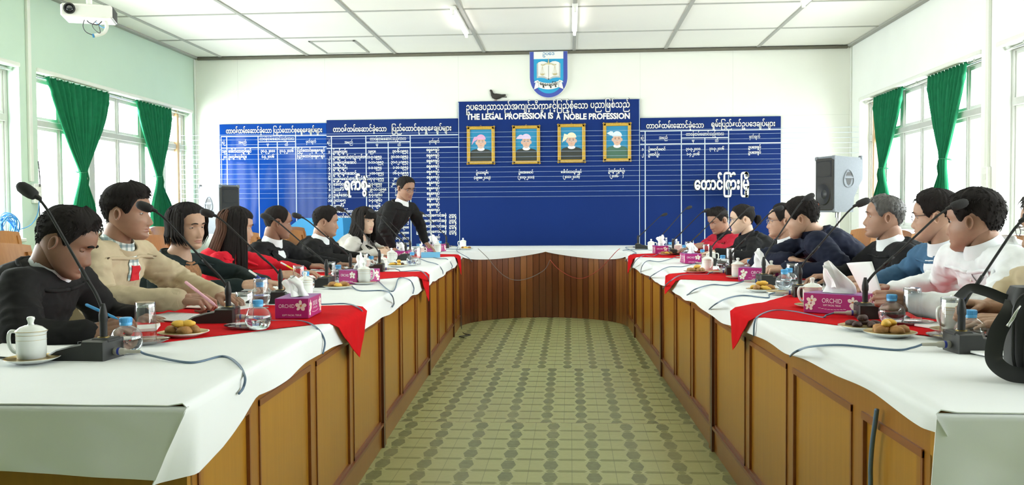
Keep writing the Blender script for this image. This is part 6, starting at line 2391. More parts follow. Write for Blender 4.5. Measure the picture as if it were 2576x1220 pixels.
def cloth(name, col, bump=.25, rough=.85, **k): return pmat(name, col, rough, .14, 9, bump, 420, .0008, spec=.18, **k)
MT['black_coat'] = cloth('black jacket cloth', (.010, .010, .011))
MT['charcoal'] = cloth('charcoal jacket cloth', (.013, .0125, .0125))
MT['dark_green_black'] = cloth('black-green knit', (.012, .020, .020))
MT['beige'] = cloth('beige jacket cloth', (.52, .43, .29))
MT['khaki'] = cloth('khaki jacket cloth', (.46, .38, .25))
MT['red_coat'] = cloth('red jacket cloth', (.62, .012, .028))
MT['crimson'] = cloth('crimson jacket cloth', (.42, .015, .035))
MT['silver'] = pmat('silver grey blazer', (.52, .49, .45), .42, .10, 9, .15, 420, .0008, sheen=.3)
MT['navy'] = cloth('navy jacket cloth', (.012, .015, .032))
MT['blue_coat'] = cloth('slate blue jacket cloth', (.055, .13, .23))
MT['white_shirt'] = cloth('white shirt cloth', (.80, .82, .84), .12)
MT['red_shirt'] = cloth('red undershirt', (.55, .02, .03))
MT['black_top'] = cloth('black blouse', (.012, .012, .013))
MT['sarong'] = cloth('dark sarong cloth', (.05, .035, .05))
MT['olive'] = cloth('olive lining', (.10, .075, .03))
MT['orange_strip'] = cloth('orange woven trim', (.80, .38, .02))
MT['green_strip'] = cloth('green woven trim', (.03, .30, .12))
MT['red_strip'] = cloth('red woven trim', (.50, .03, .04))
MT['orange_scarf'] = pmat('brown and orange scarf', (.30, .13, .05), .8, .5, 60)
MT['teal'] = cloth('teal blouse', (.03, .28, .28))
MT['button'] = pmat('pale button', (.6, .58, .52), .35, 0)
def plaid_mat():
    m, nt, b = newmat('checked shirt cloth')
    tc = nt.nodes.new('ShaderNodeTexCoord')
    sp = nt.nodes.new('ShaderNodeSeparateXYZ')
    nt.links.new(tc.outputs['Object'], sp.inputs[0])
    a = ((NX(nt, sp.outputs['Y'])+NX(nt, sp.outputs['X']))*28).fract().lt(.4)
    c = (NX(nt, sp.outputs['Z'])*30).fract().lt(.4)
    col = mixrgb(nt, a*.6, (.75, .78, .74), (.10, .22, .22))
    nt.links.new(mixrgb(nt, c*.6, col, (.08, .16, .20)), b.inputs['Base Color'])
    b.inputs['Roughness'].default_value = .85
    return m
MT['plaid'] = plaid_mat()

from mathutils.bvhtree import BVHTree
class Person: pass
def person(label, H, yaw, pitch=0, roll=0, torso=None, tone='tan', seat=None, neck=None, sh=.195, arms=None, coat='black_coat', hair='hair_black', hstyle=None, female=False,
           collar='white_shirt', front=None, specs=None, gaze=(0, 0), hs=1.0, chub=1.0, F=.84, stand=False, bulk=1.0, long_hair=None, lower='sarong', brow=.0026, extra=None, collar_h=.036, neck_w=1.0, wr=.006, lift=0, closed=False, look=0, cuff=None, group=None, droop=.045, sleeve=.06):
    """yaw: direction the face looks in the floor plane (degrees, 0 = +x, 90 = +y); torso: the same for the chest.
    arms: {'R'/'L': (elbow, wrist, finger direction, palm direction, hand pose)}; seat: pelvis point"""
    H = V(H)
    ty = radians(torso if torso is not None else yaw)
    fy = radians(yaw)
    Tf = V((cos(ty), sin(ty), 0))                          # chest direction
    Tl = V((-sin(ty), cos(ty), 0))                         # towards the person's left
    hf = V((cos(fy), sin(fy), 0))
    # head matrix: local x = person's left... y = forward, z = up
    Mh = Matrix(((sin(fy), cos(fy), 0, 0), (-cos(fy), sin(fy), 0, 0), (0, 0, 1, 0), (0, 0, 0, 1)))
    Mh = Matrix.Translation(H) @ Mh @ RX(radians(-pitch)) @ RY(radians(roll)) @ Matrix.Diagonal((1.05*hs, hs, .965*hs, 1))
    up = (Mh.to_3x3() @ V((0, 0, 1))).normalized()
    skull = Mh @ V((0, -.030, -.055))
    N = V(neck) if neck is not None else H-up*.085-Tf*.050+V((0, 0, -.068))
    P = V(seat) if seat is not None else V((N.x, N.y, .55))-Tf*.10
    root = thing('person', label, 'person', (P.x, P.y, 0), 0, group)
    SL, SR = N+Tl*sh-V((0, 0, droop)), N-Tl*sh-V((0, 0, droop))
    spine = spline([P, P.lerp(N, .38)-Tf*.015, P.lerp(N, .75)+Tf*.0, N], 6)
    def section(t, g=0.0):
        """half width, half depth, centre, axes"""
        i = t*(len(spine)-1)
        k = min(int(i), len(spine)-2)
        c = spine[k].lerp(spine[k+1], i-k)
        tan = (spine[min(k+2, len(spine)-1)]-spine[max(k-1, 0)]).normalized()
        fwd = (Tf-tan*Tf.dot(tan)).normalized()
        a = table([0, .2, .4, .65, .82, .93, 1.0], [.175, .165, .160, .178, .172, .115, .066], t)*bulk
        b = table([0, .2, .4, .65, .82, .93, 1.0], [.125, .122, .120, .125, .108, .082, .066], t)*bulk
        if female: b *= 1.0
        return a+g, b+g, c, fwd, tan
    def torso_pt(t, phi, g=0.0):
        a, b, c, fwd, tan = section(t, g)
        if female and .5 < t < .85 and cos(phi) > 0: b *= 1+.18*sin((t-.5)/.35*pi)*cos(phi)
        e = .85
        s_, c_ = sin(phi), cos(phi)
        return c+Tl*(a*abs(s_)**e*(1 if s_ > 0 else -1))+fwd*(b*abs(c_)**e*(1 if c_ > 0 else -1))
    def add_torso(m, g):
        m.loft([[torso_pt(t, 2*pi*k/36, g) for k in range(36)] for t in [i/22 for i in range(23)]])
    # ---- body: one skin
    body = MB()
    core = MB()
    add_torso(core, -.014)
    core.tube(spline([N-V((0, 0, .05)), N+V((0, 0, .01)), skull, skull+up*.02], 4), [.068*neck_w]*5+[.061*neck_w*(.84 if female else 1)]*8, 16)
    gar = MB()
    add_torso(gar, .006)
    A = {}
    for s_, S in (('L', SL), ('R', SR)):
        a = (arms or {}).get(s_)
        sg = 1 if s_ == 'L' else -1
        if a is None:
            E_ = S+V((0, 0, -.24))+Tf*.10+Tl*.03*sg
            Wr = E_+Tf*.24+V((0, 0, .02))-Tl*sg*.06
            a = (E_, Wr, Tf, (0, 0, -1), 'relaxed')
        E_, Wr = V(a[0]), V(a[1])
        A[s_] = (S, E_, Wr, V(a[2]), V(a[3]), a[4])
        k = .86 if female else 1
        capsule(core, S, E_, .046*k, .038*k)
        capsule(core, E_, Wr, .038*k, .026*k)
        capsule(gar, S, E_, .061*k*bulk, .050*k*bulk)
        capsule(gar, E_, Wr.lerp(E_, sleeve), .048*k*bulk, .038*k*(1 if bulk < 1.1 else 1.05))
        capsule(gar, N-V((0, 0, .066)), N.lerp(S, .6)-V((0, 0, .018)), .068*min(1.1, bulk), .060*k*bulk)
        capsule(gar, N.lerp(S, .25)-V((0, 0, .035)), S, .058*k*bulk, .061*k*bulk)
    # legs
    leg = MB()
    for sg in (1, -1):
        hip = P+Tl*.09*sg
        if stand:
            kn = V((hip.x, hip.y, .50))+Tf*.03
            ft = V((hip.x, hip.y, .06))-Tf*.02
        else:
            kn = V((hip.x, hip.y, .52))+Tf*.36+Tl*.04*sg
            ft = V((kn.x, kn.y, .06))+Tf*.03
        capsule(core, hip, kn, .070, .050)
        capsule(core, kn, ft, .046, .034)
        capsule(core, ft-V((0, 0, .02)), ft+Tf*.14-V((0, 0, .03)), .030, .024)
        capsule(leg, hip, kn, .090, .070)
        capsule(leg, kn, V((ft.x, ft.y, .12)), .068, .075)
    capsule(leg, P+Tl*.07, P-Tl*.07, .115, .115)
    vs, fs = remesh(core, .013, 2)
    body.add(vs, fs, 0)
    head_mesh(body, Mh, female, closed, chub, F, look)
    for s_ in ('L', 'R'):
        S, E_, Wr, d, n_, pose = A[s_]
        Mw = hand_matrix(Wr, d, n_)
        if s_ == 'L': Mw = Mw @ Matrix.Diagonal((-1, 1, 1, 1))
        k = .90 if female else 1.0
        hv, hf_ = hand_shape(pose)
        body.add(hv, [f[::-1] for f in hf_] if s_ == 'L' else hf_, 0, Mw @ Matrix.Scale(k, 4))
    body.build('body', list(skin(tone)), root, 3, True)
    # ---- garment with folds, its front opening cut out as a part of its own
    vs, fs = remesh(gar, .0105, 4)
    sd = H.x*3+H.y*7
    me = MB(); me.add(vs, fs)
    tmp = me.mesh('t')
    tmp.update()
    nr = [tuple(v.normal) for v in tmp.vertices]
    bpy.data.meshes.remove(tmp)
    out = []
    for p, n_ in zip(vs, nr):
        p, n_ = V(p), V(n_)
        q = p*9+V((sd, 0, 0))
        r1 = 1-abs(noise.noise(V((q.x*.8, q.y*.8, q.z*1.9))))*2
        r2 = 1-abs(noise.noise(V((p.x*22, p.y*22, p.z*34+sd))))*2
        de = min((p-A[s_][1]).length for s_ in A)
        k = 1+1.6*exp(-(de/.11)**2)
        out.append(p+n_*(wr*k*(.70*r1+.62*r2)))
    bvh = BVHTree.FromPolygons(out, fs)
    def hug(t, phi, g):
        a0, a1 = torso_pt(t, phi, -.035), torso_pt(t, phi, lerp(.07, .13, smooth01((t-.6)/.2)))
        d_ = (a1-a0).normalized()
        h = bvh.ray_cast(a1, -d_, .32)
        if h[0] is None: return torso_pt(t, phi, .012+g)
        return h[0]+d_*g
    zone = {}
    mats = {}
    if front:
        for i, f in enumerate(fs):
            c = V((0, 0, 0))
            for j in f: c += out[j]
            c /= len(f)
            rel = c-N
            lat = rel.dot(Tl)
            dn = -(rel.dot((N-P).normalized()))
            fr = (c-spine[-1].lerp(P, min(1, max(0, dn/(N-P).length)))).dot(Tf)
            if fr > .02 and dn > -.04:
                for nm, mt, fn in front:
                    if fn(lat, dn): zone[i] = nm; mats[nm] = mt; break
    def sub(sel, nm, mt):
        idx = {}
        m = MB()
        for i, f in enumerate(fs):
            if sel(i):
                for j in f:
                    if j not in idx:
                        idx[j] = len(m.v)
                        m.v.append(tuple(out[j]))
                m.f.append(tuple(idx[j] for j in f))
                m.m.append(0)
        if m.v: return m.build(nm, MT[mt], root, 3, True)
    sub(lambda i: i not in zone, 'jacket', coat)
    for nm in mats: sub(lambda i, nm=nm: zone.get(i) == nm, nm, mats[nm])
    lv, lf = remesh(leg, .016, 4)
    m = MB(); m.add(lv, lf); m.build('lower_garment', MT[lower], root, 3, True)
    # ---- collar ring round the neck
    if collar:
        m = MB()
        ax = ((skull-N).normalized()+section(1.0)[4]*.2).normalized()
        u = (Tf-ax*Tf.dot(ax)).normalized()
        w = ax.cross(u)
        rings = []
        r0 = .0715*neck_w
        for (r, h, dz) in ((r0+.006, -.012, 0), (r0+.002, .006, 0), (r0-.004, collar_h*.6, 0), (r0-.007, collar_h, 0), (r0-.010, collar_h, 0), (r0-.008, .0, 0)):
            rings.append([N+ax*(h*1.15+.010-.008*cos(t))+u*(r*cos(t)*1.02+.006)+w*(r*sin(t)) for t in [2*pi*i/36 for i in range(36)]])
        m.loft(rings, caps=False)
        m.build('shirt_collar', MT[collar], root, 1, True)
    # neckline edge of the jacket
    m = MB()
    ax = (skull-N).normalized()
    u = (Tf-ax*Tf.dot(ax)).normalized()
    w = ax.cross(u)
    m.tube([hug(.966-.022*max(0, cos(t)), t, .001) for t in [2*pi*i/32 for i in range(33)]], .008, 8)
    m.build('neckline', MT[coat], root, 2, True)
    if cuff:
        for s_ in ('L', 'R'):
            S, E_, Wr, d, n_, pose = A[s_]
            dr = (Wr-E_).normalized()
            m = MB()
            k = .86 if female else 1
            m.lathe([(.041*k, -.045), (.0425*k, -.02), (.041*k, -.004), (.034*k, -.003)], 20, 0, frame(Wr-dr*.008, dr))
            m.build('cuff', MT[cuff], root, 1, True)
    # ---- hair, brows, eyes
    m = hair_cap(Mh, hstyle or {})
    m.build('hair', MT[hair], root, 2, True)
    if long_hair:
        for nm, kw in long_hair:
            mt = kw.pop('mat', hair)
            fnm = kw.pop('fn', None)
            (locks(Mh, **kw) if fnm is None else fnm(Mh)).build(nm, MT[mt], root, 2, True)
    for s_ in (-1, 1):
      eyes_mesh(Mh, s_, radians(-gaze[0]), radians(gaze[1])).build('eye', [MT['eye_white'], MT['iris'], MT['pupil']], root, 2, True)
      brow_mesh(Mh, s_, brow).build('eyebrow', MT[hair if hair != 'hair_brown' else 'hair_black'], root, 2, True)
    if specs: glasses_mesh(Mh).build('spectacles', MT[specs], root, 2, True)
    p = Person()
    p.root, p.N, p.P, p.Tf, p.Tl, p.Mh, p.A, p.tp, p.hug, p.sk = root, N, P, Tf, Tl, Mh, A, torso_pt, hug, skull
    if extra: extra(p)
    return p

def front_strip(p, name, mat, ts, lat, half, g=.016, th=.004):
    g = max(.003, g-.010)
    ts = (max(ts[0], .76), ts[1])
    """a narrow band lying on the chest: ts torso heights, lat(t) centre angle, half(t) half angle"""
    m = MB()
    n = 22
    def fn(u, v):
        t = lerp(ts[0], ts[1], v)
        return p.hug(t, lat(t)+half(t)*(2*u-1), g)
    m.grid(8, n, fn, thick=-.002)
    m.build(name, MT[mat], p.root, 1, True)
def pen_thing(a, b, col, tip, label, r=.0045):
    a, b = V(a), V(b)
    o = thing('pen', label, 'pen', a)
    d = b-a
    L = d.length
    m = MB()
    m.lathe([(.0015, .0), (.0035, .012), (r, .02), (r, L*.62)], 10, 0, frame((0, 0, 0), d))
    m.build('pen_barrel', MT[col], o, 1)
    m = MB()
    m.lathe([(r*1.12, L*.60), (r*1.12, L-.004), (r*.8, L)], 10, 0, frame((0, 0, 0), d))
    fm = frame((0, 0, 0), d)
    m.box(r*1.1, r*1.45, -.0012, .0012, L*.64, L-.004, 0, 0, fm)
    m.build('pen_cap', MT[tip], o, 1)
for nm, c in (('pen_blue', (.03, .28, .62)), ('pen_navy', (.03, .05, .30)), ('pen_pink', (.82, .45, .55)), ('pen_white', (.80, .80, .80)), ('pen_yellow', (.85, .65, .05)), ('pen_dark', (.03, .03, .04))):
    MT[nm] = pmat(nm.replace('_', ' '), c, .35, 0)
# ---------------------------------------------------------------- the people, left side from the camera backwards
# --- man writing, nearest on the left
def ex(p):
    pen_thing(py(297, 803, 2.72), py(216, 766, 2.76), 'pen_blue', 'pen_blue', 'light blue pen in the hand of the man writing at lower left')
person('man in black jacket bent over his writing at lower left', py(168, 610, 3.0), 14, 24, 0, torso=4, tone='dark', neck=py(120, 680, 3.02), seat=(-2.22, 3.02, .55),
       arms={'R': (py(58, 850, 2.71), py(232, 838, 2.72), (.93, .25, .25), (.1, .75, -.65), 'write'), 'L': (py(270, 792, 3.38), py(360, 800, 3.28), (.92, -.30, -.12), (0, 0, -1), 'flat')},
       hstyle=dict(T=.015, top=.012, quiff=.014, tufts=420, comb=.9, seed=1, fringe=-.004), coat='charcoal', collar_h=.040, chub=1.03, brow=.0040, extra=ex, bulk=1.06, look=24, gaze=(0, 20), wr=.007)
# --- man in beige jacket
def ex(p):
    pen_thing(py(546, 771, 3.46), py(466, 709, 3.50), 'pen_pink', 'pen_pink', 'pink pen in the fist of the man in the beige jacket', .0058)
    front_strip(p, 'shirt_front', 'plaid', (.40, .985), lambda t: 0, lambda t: .20, .013)
    front_strip(p, 'undershirt', 'red_shirt', (.40, .88), lambda t: 0, lambda t: .13, .0175)
    m = MB()
    ax = (p.sk-p.N).normalized()
    u = (p.Tf-ax*p.Tf.dot(ax)).normalized()
    w = ax.cross(u)
    m.loft([[p.N+ax*(h-.020*max(0, cos(t)))+u*(r*cos(t)*1.05+.008)+w*(r*sin(t)) for t in [2*pi*i/32 for i in range(33)]] for r, h in ((.085, -.008), (.088, .012), (.083, .030), (.078, .028))], caps=False, closed=False)
    m.build('jacket_collar', MT['beige'], p.root, 1, True)
person('man in beige jacket and checked shirt writing with a pink pen', py(322, 536, 3.72), 10, 2, 0, torso=0, tone='brown', seat=(-2.28, 3.72, .55), neck=py(290, 617, 3.73),
       arms={'R': (py(244, 757, 3.47), py(462, 752, 3.50), (1, .05, -.02), (.0, .35, -.9), 'write'), 'L': ((-1.84, 4.0, .88), (-1.58, 3.82, .845), (1, -.3, -.1), (0, 0, -1), 'relaxed')},
       hstyle=dict(T=.017, top=.014, quiff=.012, tufts=420, comb=.8, seed=2, fringe=.006, nape=.01), coat='beige', collar='plaid', collar_h=.030, chub=1.04, F=.95, extra=ex, bulk=1.10,
       cuff='beige', wr=.009)
# --- woman in dark top
def ex(p):
    pen_thing(py(676, 714, 4.36), py(626, 680, 4.36), 'pen_navy', 'pen_white', 'blue and white pen in the hand of the woman in the dark top')
    front_strip(p, 'blouse_front', 'teal', (.55, .97), lambda t: -.05, lambda t: .22, .013)
    front_strip(p, 'scarf', 'orange_scarf', (.80, 1.0), lambda t: 0, lambda t: .45, .018)
person('woman in dark top with chin-length black hair looking towards the camera', py(472, 570, 4.5), -24, 4, 2, torso=-6, tone='tan', female=True, seat=(-2.32, 4.5, .55), sh=.175,
       arms={'R': (py(396, 736, 4.27), py(612, 716, 4.34), (1, .12, .05), (.05, .5, -.85), 'write'), 'L': ((-1.86, 4.78, .87), (-1.62, 4.56, .845), (1, -.2, -.1), (0, 0, -1), 'relaxed')},
       hstyle=dict(T=.012, top=.012, seed=3, sweep=.8, fringe=-.002), coat='dark_green_black', collar=None, chub=1.02, extra=ex, brow=.0026,
       long_hair=[('hair_sides', dict(n=300, seed=3, length=.052, spread=-.10, th0=1.02, th1=3.1, base=.019, width=.0075, zroot=(.02, .10), end_in=.9))], wr=.005)
# --- woman in red
def ex(p):
    pen_thing(py(742, 680, 5.2), py(706, 660, 5.2), 'pen_yellow', 'pen_white', 'white and yellow pen in the hand of the woman in red')
    pen_thing(py(650, 684, 5.55), py(631, 664, 5.55), 'pen_dark', 'pen_navy', 'dark pen over the small notebook before the woman in red')
person('woman in red jacket with long straight hair turned away', py(596, 571, 5.3), 26, 6, 0, torso=8, tone='tan', female=True, seat=(-2.38, 5.3, .55), sh=.175,
       arms={'R': (py(528, 709, 5.10), py(704, 690, 5.18), (1, .05, -.02), (.0, .5, -.85), 'write'), 'L': ((-1.92, 5.55, .87), (-1.70, 5.45, .845), (1, -.2, -.1), (0, 0, -1), 'relaxed')},
       hstyle=dict(T=.012, top=.012, seed=4, sweep=.9, fringe=.018), coat='red_coat', collar=None, extra=ex, brow=.0024, bulk=1.05,
       long_hair=[('hair_length', dict(n=230, seed=4, length=.255, spread=.04, th0=1.12, th1=2.5, base=.019, width=.0075, zroot=(.02, .10), end_in=.7, fwd=.03)),
                  ('hair_highlight', dict(n=140, seed=14, length=.20, spread=.02, th0=2.1, th1=3.14, base=.023, width=.0075, zroot=(.0, .09), end_in=.6, fwd=-.03, mat='hair_brown'))], wr=.007)  # back locks coloured brown as if sunlit
# --- balding man
def ex(p):
    front_strip(p, 'shirt_front', 'white_shirt', (.35, .97), lambda t: -.10, lambda t: .20+.10*(t-.5), .014)
    front_strip(p, 'lapel', 'black_coat', (.45, .95), lambda t: -.62, lambda t: .22, .018)
person('balding man in black coat with a white shirt strip', py(700, 560, 6.2), 32, 5, 0, torso=-8, tone='dark', seat=(-2.36, 6.2, .55),
       arms={'R': ((-2.15, 5.97, .865), (-1.84, 6.04, .845), (1, .2, 0), (0, .2, -1), 'relaxed'), 'L': ((-2.0, 6.45, .86), (-1.72, 6.35, .84), (1, -.2, 0), (0, 0, -1), 'relaxed')},
       hstyle=dict(T=.010, top=.006, recede=.024, seed=5, nape=.006), coat='black_coat', collar_h=.042, chub=1.02, extra=ex, bulk=1.05, wr=.007)
# --- man with the white pin
def ex(p):
    a = p.hug(.62, -.75, .004)
    m = MB()
    m.lathe([(.0005, 0), (.012, .006), (.016, .012), (.006, .022), (.003, .036), (.0003, .04)], 10, 0, TR(a.x, a.y, a.z))
    m.build('white_pin', MT['white_shirt'], p.root, 1, True)
person('man in black jacket with white collar and small white pin', py(820, 558, 7.02), 18, 5, 0, torso=-4, tone='brown', seat=(-2.28, 7.02, .55),
       arms={'R': ((-2.05, 6.80, .865), (-1.76, 6.86, .845), (1, .2, 0), (0, .2, -1), 'relaxed'), 'L': ((-1.95, 7.28, .86), (-1.68, 7.15, .84), (1, -.2, 0), (0, 0, -1), 'relaxed')},
       hstyle=dict(T=.014, top=.010, quiff=.010, tufts=260, comb=.8, seed=6), coat='charcoal', collar_h=.038, chub=1.05, extra=ex, bulk=1.06, wr=.007)
# --- woman in grey
def fringe(Mh):
    m = MB()
    rr = random.Random(9)
    for i in range(46):
        th = lerp(-.95, .95, i/45)+rr.uniform(-.03, .03)
        pts = []
        for z in (.104, .09, .074, .058, .044, .032, .024):
            p = head_pt(th*lerp(.6, 1, (.104-z)/.08), z)
            nrm = V((p.x, p.y+.012, max(0, z-.02))).normalized()
            pts.append(Mh @ (p+nrm*(.018-.003*(z < .03))))
        m.tube(pts, [.006, .008, .008, .0075, .007, .005, .001], 6, flat=.5, up=Mh.to_3x3() @ V((sin(th), cos(th), .4)))
    return m
def ex(p):
    front_strip(p, 'blouse_front', 'black_top', (.30, .96), lambda t: -.06, lambda t: .26, .013)
    front_strip(p, 'lapel', 'silver', (.42, .95), lambda t: -.58, lambda t: .24, .020)
person('woman in silver grey blazer with wavy hair and fringe, hands clasped', py(917, 555, 7.9), -26, 4, 0, torso=-4, tone='fair', female=True, seat=(-2.24, 7.9, .55), sh=.178,
       arms={'R': (py(866, 652, 7.67), py(952, 634, 7.74), (.95, .30, .0), (.2, .8, -.5), 'fist'), 'L': ((-1.86, 8.16, .88), py(962, 628, 7.95), (.9, -.40, .0), (.1, -.8, -.5), 'fist')},
       hstyle=dict(T=.014, top=.012, seed=7, sweep=.8, fringe=.02), coat='silver', collar=None, chub=1.07, extra=ex, brow=.0024, bulk=1.04,
       long_hair=[('hair_length', dict(n=220, seed=7, length=.19, spread=.10, th0=1.0, th1=3.1, base=.021, wave=.014, width=.0085, zroot=(.02, .10), end_in=.4)), ('hair_fringe', dict(fn=fringe))], wr=.008)
# --- standing man
def ex(p):
    m = MB()
    a, b = p.hug(.70, .30, .003), p.hug(.76, .32, .003)
    m.tube([a, b], .003, 8)
    m.build('pocket_pen', MT['chrome'], p.root, 2, True)
    m = MB()
    m.grid(2, 16, lambda u, v: p.hug(lerp(.15, .95, v), .02+.015*(2*u-1), .003), thick=-.001)
    m.build('front_seam', MT['black_top'], p.root, 1, True)
person('man in black jacket and glasses standing and leaning on the table', py(1021, 474, 9.0), -38, 14, 3, torso=-22, tone='brown', neck=py(1009, 513, 9.02), seat=(-2.02, 9.06, .95), stand=True,
       arms={'R': (py(966, 575, 8.72), py(988, 622, 8.80), (.75, -.1, -.6), (.2, -.1, -1), 'flat'), 'L': (py(1056, 562, 9.24), py(1070, 609, 9.30), (.75, -.1, -.6), (.2, -.1, -1), 'flat')},
       hstyle=dict(T=.012, top=.008, recede=.006, seed=8), coat='charcoal', collar_h=.030, chub=1.02, specs='glasses', extra=ex, bulk=1.08, wr=.006, sh=.20)
# ---------------------------------------------------------------- right side from the camera backwards
pen_thing(py(2412, 770, 2.78), py(2446, 732, 2.80), 'pen_navy', 'pen_navy', 'blue pen in the hand above the black bag')
person('person in khaki jacket with grey hair at the right picture edge', py(2656, 572, 2.75), 182, 6, 0, torso=180, tone='tan', seat=(1.95, 2.7, .55),
       arms={'L': (py(2640, 770, 2.70), py(2538, 808, 2.78), (-1, .05, .02), (.0, .3, -1), 'relaxed'), 'R': (py(2580, 720, 3.05), py(2478, 775, 2.92), (-1, -.15, .05), (.1, -.6, -.8), 'write')},
       hstyle=dict(T=.014, top=.012, tufts=200, seed=9), hair='hair_grey', coat='khaki', collar='khaki', specs='glasses', bulk=1.08, sleeve=.42, wr=.009)
def ex(p):
    front_strip(p, 'button_placket', 'white_shirt', (.40, .96), lambda t: .02, lambda t: .09, .014)
    m = MB()
    for t in (.78, .88):
        a = p.hug(t, .02, .006)
        m.lathe([(.0055, 0), (.006, .0015), (.0035, .0025), (.0005, .002)], 12, 0, frame(a, p.Tf))
    m.build('shirt_button', MT['button'], p.root, 1, True)
person('man in white collarless shirt turned away, holding up a paper', py(2450, 556, 3.45), 134, 2, 0, torso=190, tone='brown', neck=py(2482, 630, 3.43), seat=(1.98, 3.45, .55),
       arms={'L': (py(2512, 774, 3.13), py(2292, 762, 3.26), (-1, .10, .12), (.1, .9, -.25), 'pinch'), 'R': (py(2380, 712, 3.86), py(2240, 735, 3.86), (-1, -.10, .05), (.0, -.85, -.4), 'pinch')},
       hstyle=dict(T=.013, top=.011, tufts=320, seed=10, comb=.6, nape=.004), coat='white_shirt', collar='white_shirt', collar_h=.034, chub=1.08, extra=ex, bulk=1.10, cuff='white_shirt', wr=.009)
# the raised paper
a, b, c, d = py(2130, 662, 3.80), py(2186, 658, 3.66), py(2226, 762, 3.56), py(2184, 772, 3.74)
o = thing('paper', 'white sheet held up by the man in the white shirt', 'paper', c)
m = MB()
m.grid(12, 16, lambda u, v: (a.lerp(b, u)).lerp(d.lerp(c, u), v)+V((-.020*sin(pi*u)*(1-v)+.012*(1-v)**2*u, -.012*sin(pi*v), 0)), thick=.0012)
m.build('paper_sheet', MT['paper'], o, 2, True)
person('man in slate blue jacket and dark glasses behind the white shirt', py(2352, 545, 4.22), 150, 2, 0, torso=184, tone='tan', seat=(2.05, 4.22, .55),
       arms={'L': ((1.80, 3.98, .88), (1.50, 4.06, .845), (-1, .2, 0), (0, .2, -1), 'relaxed'), 'R': ((1.66, 4.50, .87), (1.42, 4.34, .845), (-1, -.2, 0), (0, 0, -1), 'relaxed')},
       hstyle=dict(T=.015, top=.012, quiff=.006, tufts=280, seed=11), coat='blue_coat', collar='white_shirt', collar_h=.040, specs='glasses_dark', bulk=1.06, wr=.009, extra=lambda p: front_strip(p, 'shirt_front', 'white_shirt', (.78, .985), lambda t: 0, lambda t: .25, .014))
person('man in black sweater with cropped grey hair', py(2224, 546, 4.88), 161, -4, 0, torso=180, tone='brown', seat=(2.05, 4.88, .55),
       arms={'L': (py(2276, 696, 4.61), py(2178, 704, 4.68), (-1, .1, 0), (0, .3, -1), 'relaxed'), 'R': ((1.64, 5.12, .87), (1.44, 4.98, .845), (-1, -.2, 0), (0, 0, -1), 'relaxed')},
       hstyle=dict(T=.007, top=.006, quiff=.008, seed=12, tufts=300, comb=.3, recede=.004), hair='hair_grey', coat='black_coat', collar='white_shirt', collar_h=.040, chub=1.06, bulk=1.08, wr=.005)
def ex(p):
    m = MB()
    S, E_, Wr = p.A['R'][:3]
    d = (Wr-E_).normalized()
    for k, mt in enumerate(('white_shirt', 'black_coat', 'white_shirt')):
        q = MB()
        q.lathe([(.036, -.006), (.0385, 0), (.036, .006)], 18, 0, frame(Wr-d*(.010+.014*k), d))
        q.build('wrist_band', MT[mt], p.root, 1, True)
    m.loft([[p.N+(p.sk-p.N).normalized()*(h-.022*max(0, cos(t)))+p.Tf*(r*cos(t)*1.05)+p.Tl*(r*sin(t)) for t in [2*pi*i/32 for i in range(33)]] for r, h in ((.090, -.012), (.096, .018), (.090, .045), (.084, .04))], caps=False, closed=False)
    m.build('jacket_collar', MT['navy'], p.root, 1, True)
person('man in dark navy jacket leaning over his crossed forearms', py(2016, 549, 5.42), 150, 10, -4, torso=170, tone='tan', neck=py(2050, 592, 5.44), seat=(2.02, 5.5, .55),
       arms={'L': (py(2126, 688, 5.09), py(1972, 676, 5.14), (-1, .15, .0), (0, .3, -1), 'fist'), 'R': ((1.20, 5.60, .89), (1.325, 5.37, .922), (.62, -.75, -.12), (-.05, -.1, -1), 'flat')},
       hstyle=dict(T=.016, top=.013, tufts=320, seed=13, comb=-.2, nape=.01), coat='navy', collar=None, chub=1.08, extra=ex, bulk=1.16, wr=.009)
def ex(p):
    for nm, mt, o_ in (('orange_trim', 'orange_strip', -.20), ('green_trim', 'green_strip', -.10), ('red_trim', 'red_strip', -.02)):
        front_strip(p, nm, mt, (.30, .97), lambda t, o_=o_: .42+o_*-1.0, lambda t: .040, .015)
    S, E_, Wr = p.A['L'][:3]
    d = (Wr-E_).normalized()
    for k, (nm, mt) in enumerate((('red_trim', 'red_strip'), ('green_trim', 'green_strip'), ('orange_trim', 'orange_strip'))):
        m = MB()
        m.grid(4, 14, lambda u, v: E_.lerp(Wr, lerp(-.15, .8, v))+V((0, -.050*cos(lerp(-.2, .2, u)+.75-.42*k), .052*sin(lerp(-.2, .2, u)+.75-.42*k))), thick=.003)
        m.build(nm, MT[mt], p.root, 1, True)
    for k in range(2):
        q = MB()
        q.lathe([(.038, -.005), (.040, 0), (.038, .005)], 18, 0, frame(Wr-d*(.012+.02*k), d))
        q.build('cuff_band', MT['petal'], p.root, 1, True)
person('man in black jacket with orange and green woven trim, glasses', py(1967, 556, 6.25), 172, 0, 0, torso=182, tone='tan', seat=(1.92, 6.25, .55),
       arms={'L': (py(1962, 668, 6.0), py(1908, 655, 6.06), (-1, .05, -.05), (0, .2, -1), 'relaxed'), 'R': ((1.52, 6.5, .87), (1.30, 6.32, .845), (-1, -.2, 0), (0, 0, -1), 'relaxed')},
       hstyle=dict(T=.012, top=.009, seed=14, recede=.012), coat='black_coat', collar='white_shirt', specs='glasses', extra=ex, bulk=1.04, wr=.007)
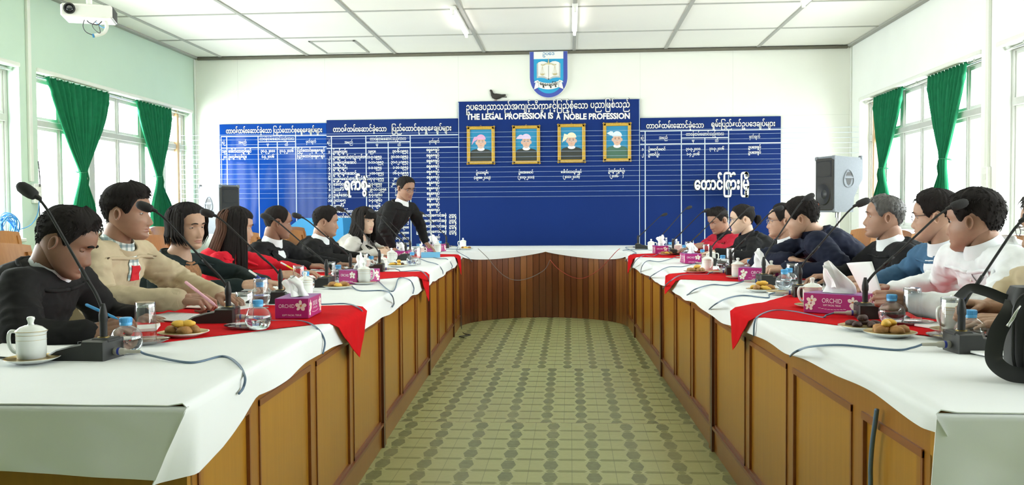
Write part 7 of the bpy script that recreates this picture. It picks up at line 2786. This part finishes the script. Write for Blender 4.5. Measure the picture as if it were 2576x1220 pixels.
def bun(Mh):
    m = MB()
    rr = random.Random(4)
    for i in range(26):
        a = 2*pi*i/26
        pts = [V((.034*cos(a+t*1.8)*(1-.35*t), -.118-.028*sin(pi*t*.8), -.012+.036*sin(a+t*1.8)*(1-.35*t))) for t in [j/6 for j in range(7)]]
        m.tube([Mh @ p for p in pts], [.007, .009, .010, .010, .010, .008, .003], 6)
    m.sphere((0, -.122, -.012), .030, .024, .032, 16, 10, 0, Mh)
    return m
def ex(p):
    a = p.hug(.72, .80, .003)
    MB().box(-.013, .013, -.003, .003, -.018, .018, .002, 0, TR(a.x, a.y, a.z) @ RZ(radians(-50))).build('yellow_badge', MT['pen_yellow'], p.root, 0, True)
    m = MB()
    for t in (.55, .72, .88):
        m.sphere(p.hug(t, .12, .002), .006, n=8, k=6)
    m.build('jacket_button', MT['button'], p.root, 2, True)
person('woman in black jacket with a bun and a yellow badge', py(1866, 552, 7.35), 174, 3, 0, torso=186, tone='fair', female=True, seat=(1.84, 7.35, .55), sh=.178,
       arms={'L': (py(1890, 648, 7.08), py(1800, 634, 7.16), (-1, .05, -.10), (0, 0, -1), 'flat'), 'R': ((1.45, 7.62, .88), (1.22, 7.5, .845), (-1, -.2, -.05), (0, 0, -1), 'flat')},
       hstyle=dict(T=.012, top=.008, seed=15, sweep=.9), coat='black_top', collar='black_top', specs='glasses', chub=1.06, brow=.0024, extra=ex, bulk=1.08, long_hair=[('hair_bun', dict(fn=bun))], wr=.006)
def ex(p):
    pen_thing(py(1752, 620, 8.22), py(1780, 606, 8.22), 'pen_navy', 'pen_navy', 'blue pen in the hand of the man in red')
    front_strip(p, 'jacket_lining', 'olive', (.50, .95), lambda t: .34, lambda t: .16, .013)
    front_strip(p, 'shirt_front', 'petal', (.50, .96), lambda t: .05, lambda t: .12, .014)
person('young man in crimson jacket with spiky hair, head bent over his writing', py(1806, 555, 8.4), 208, 20, 0, torso=200, tone='brown', seat=(1.80, 8.4, .55),
       arms={'L': (py(1832, 634, 8.12), py(1776, 616, 8.18), (-1, .05, -.12), (0, .5, -.85), 'write'), 'R': (py(1760, 632, 8.6), py(1745, 622, 8.42), (-.9, -.4, -.1), (0, 0, -1), 'flat')},
       hstyle=dict(T=.008, top=.016, quiff=.008, tufts=420, comb=-.1, seed=16, spiky=1), coat='crimson', collar='black_coat', collar_h=.036, extra=ex, bulk=1.05, look=22, gaze=(0, 18), wr=.007)
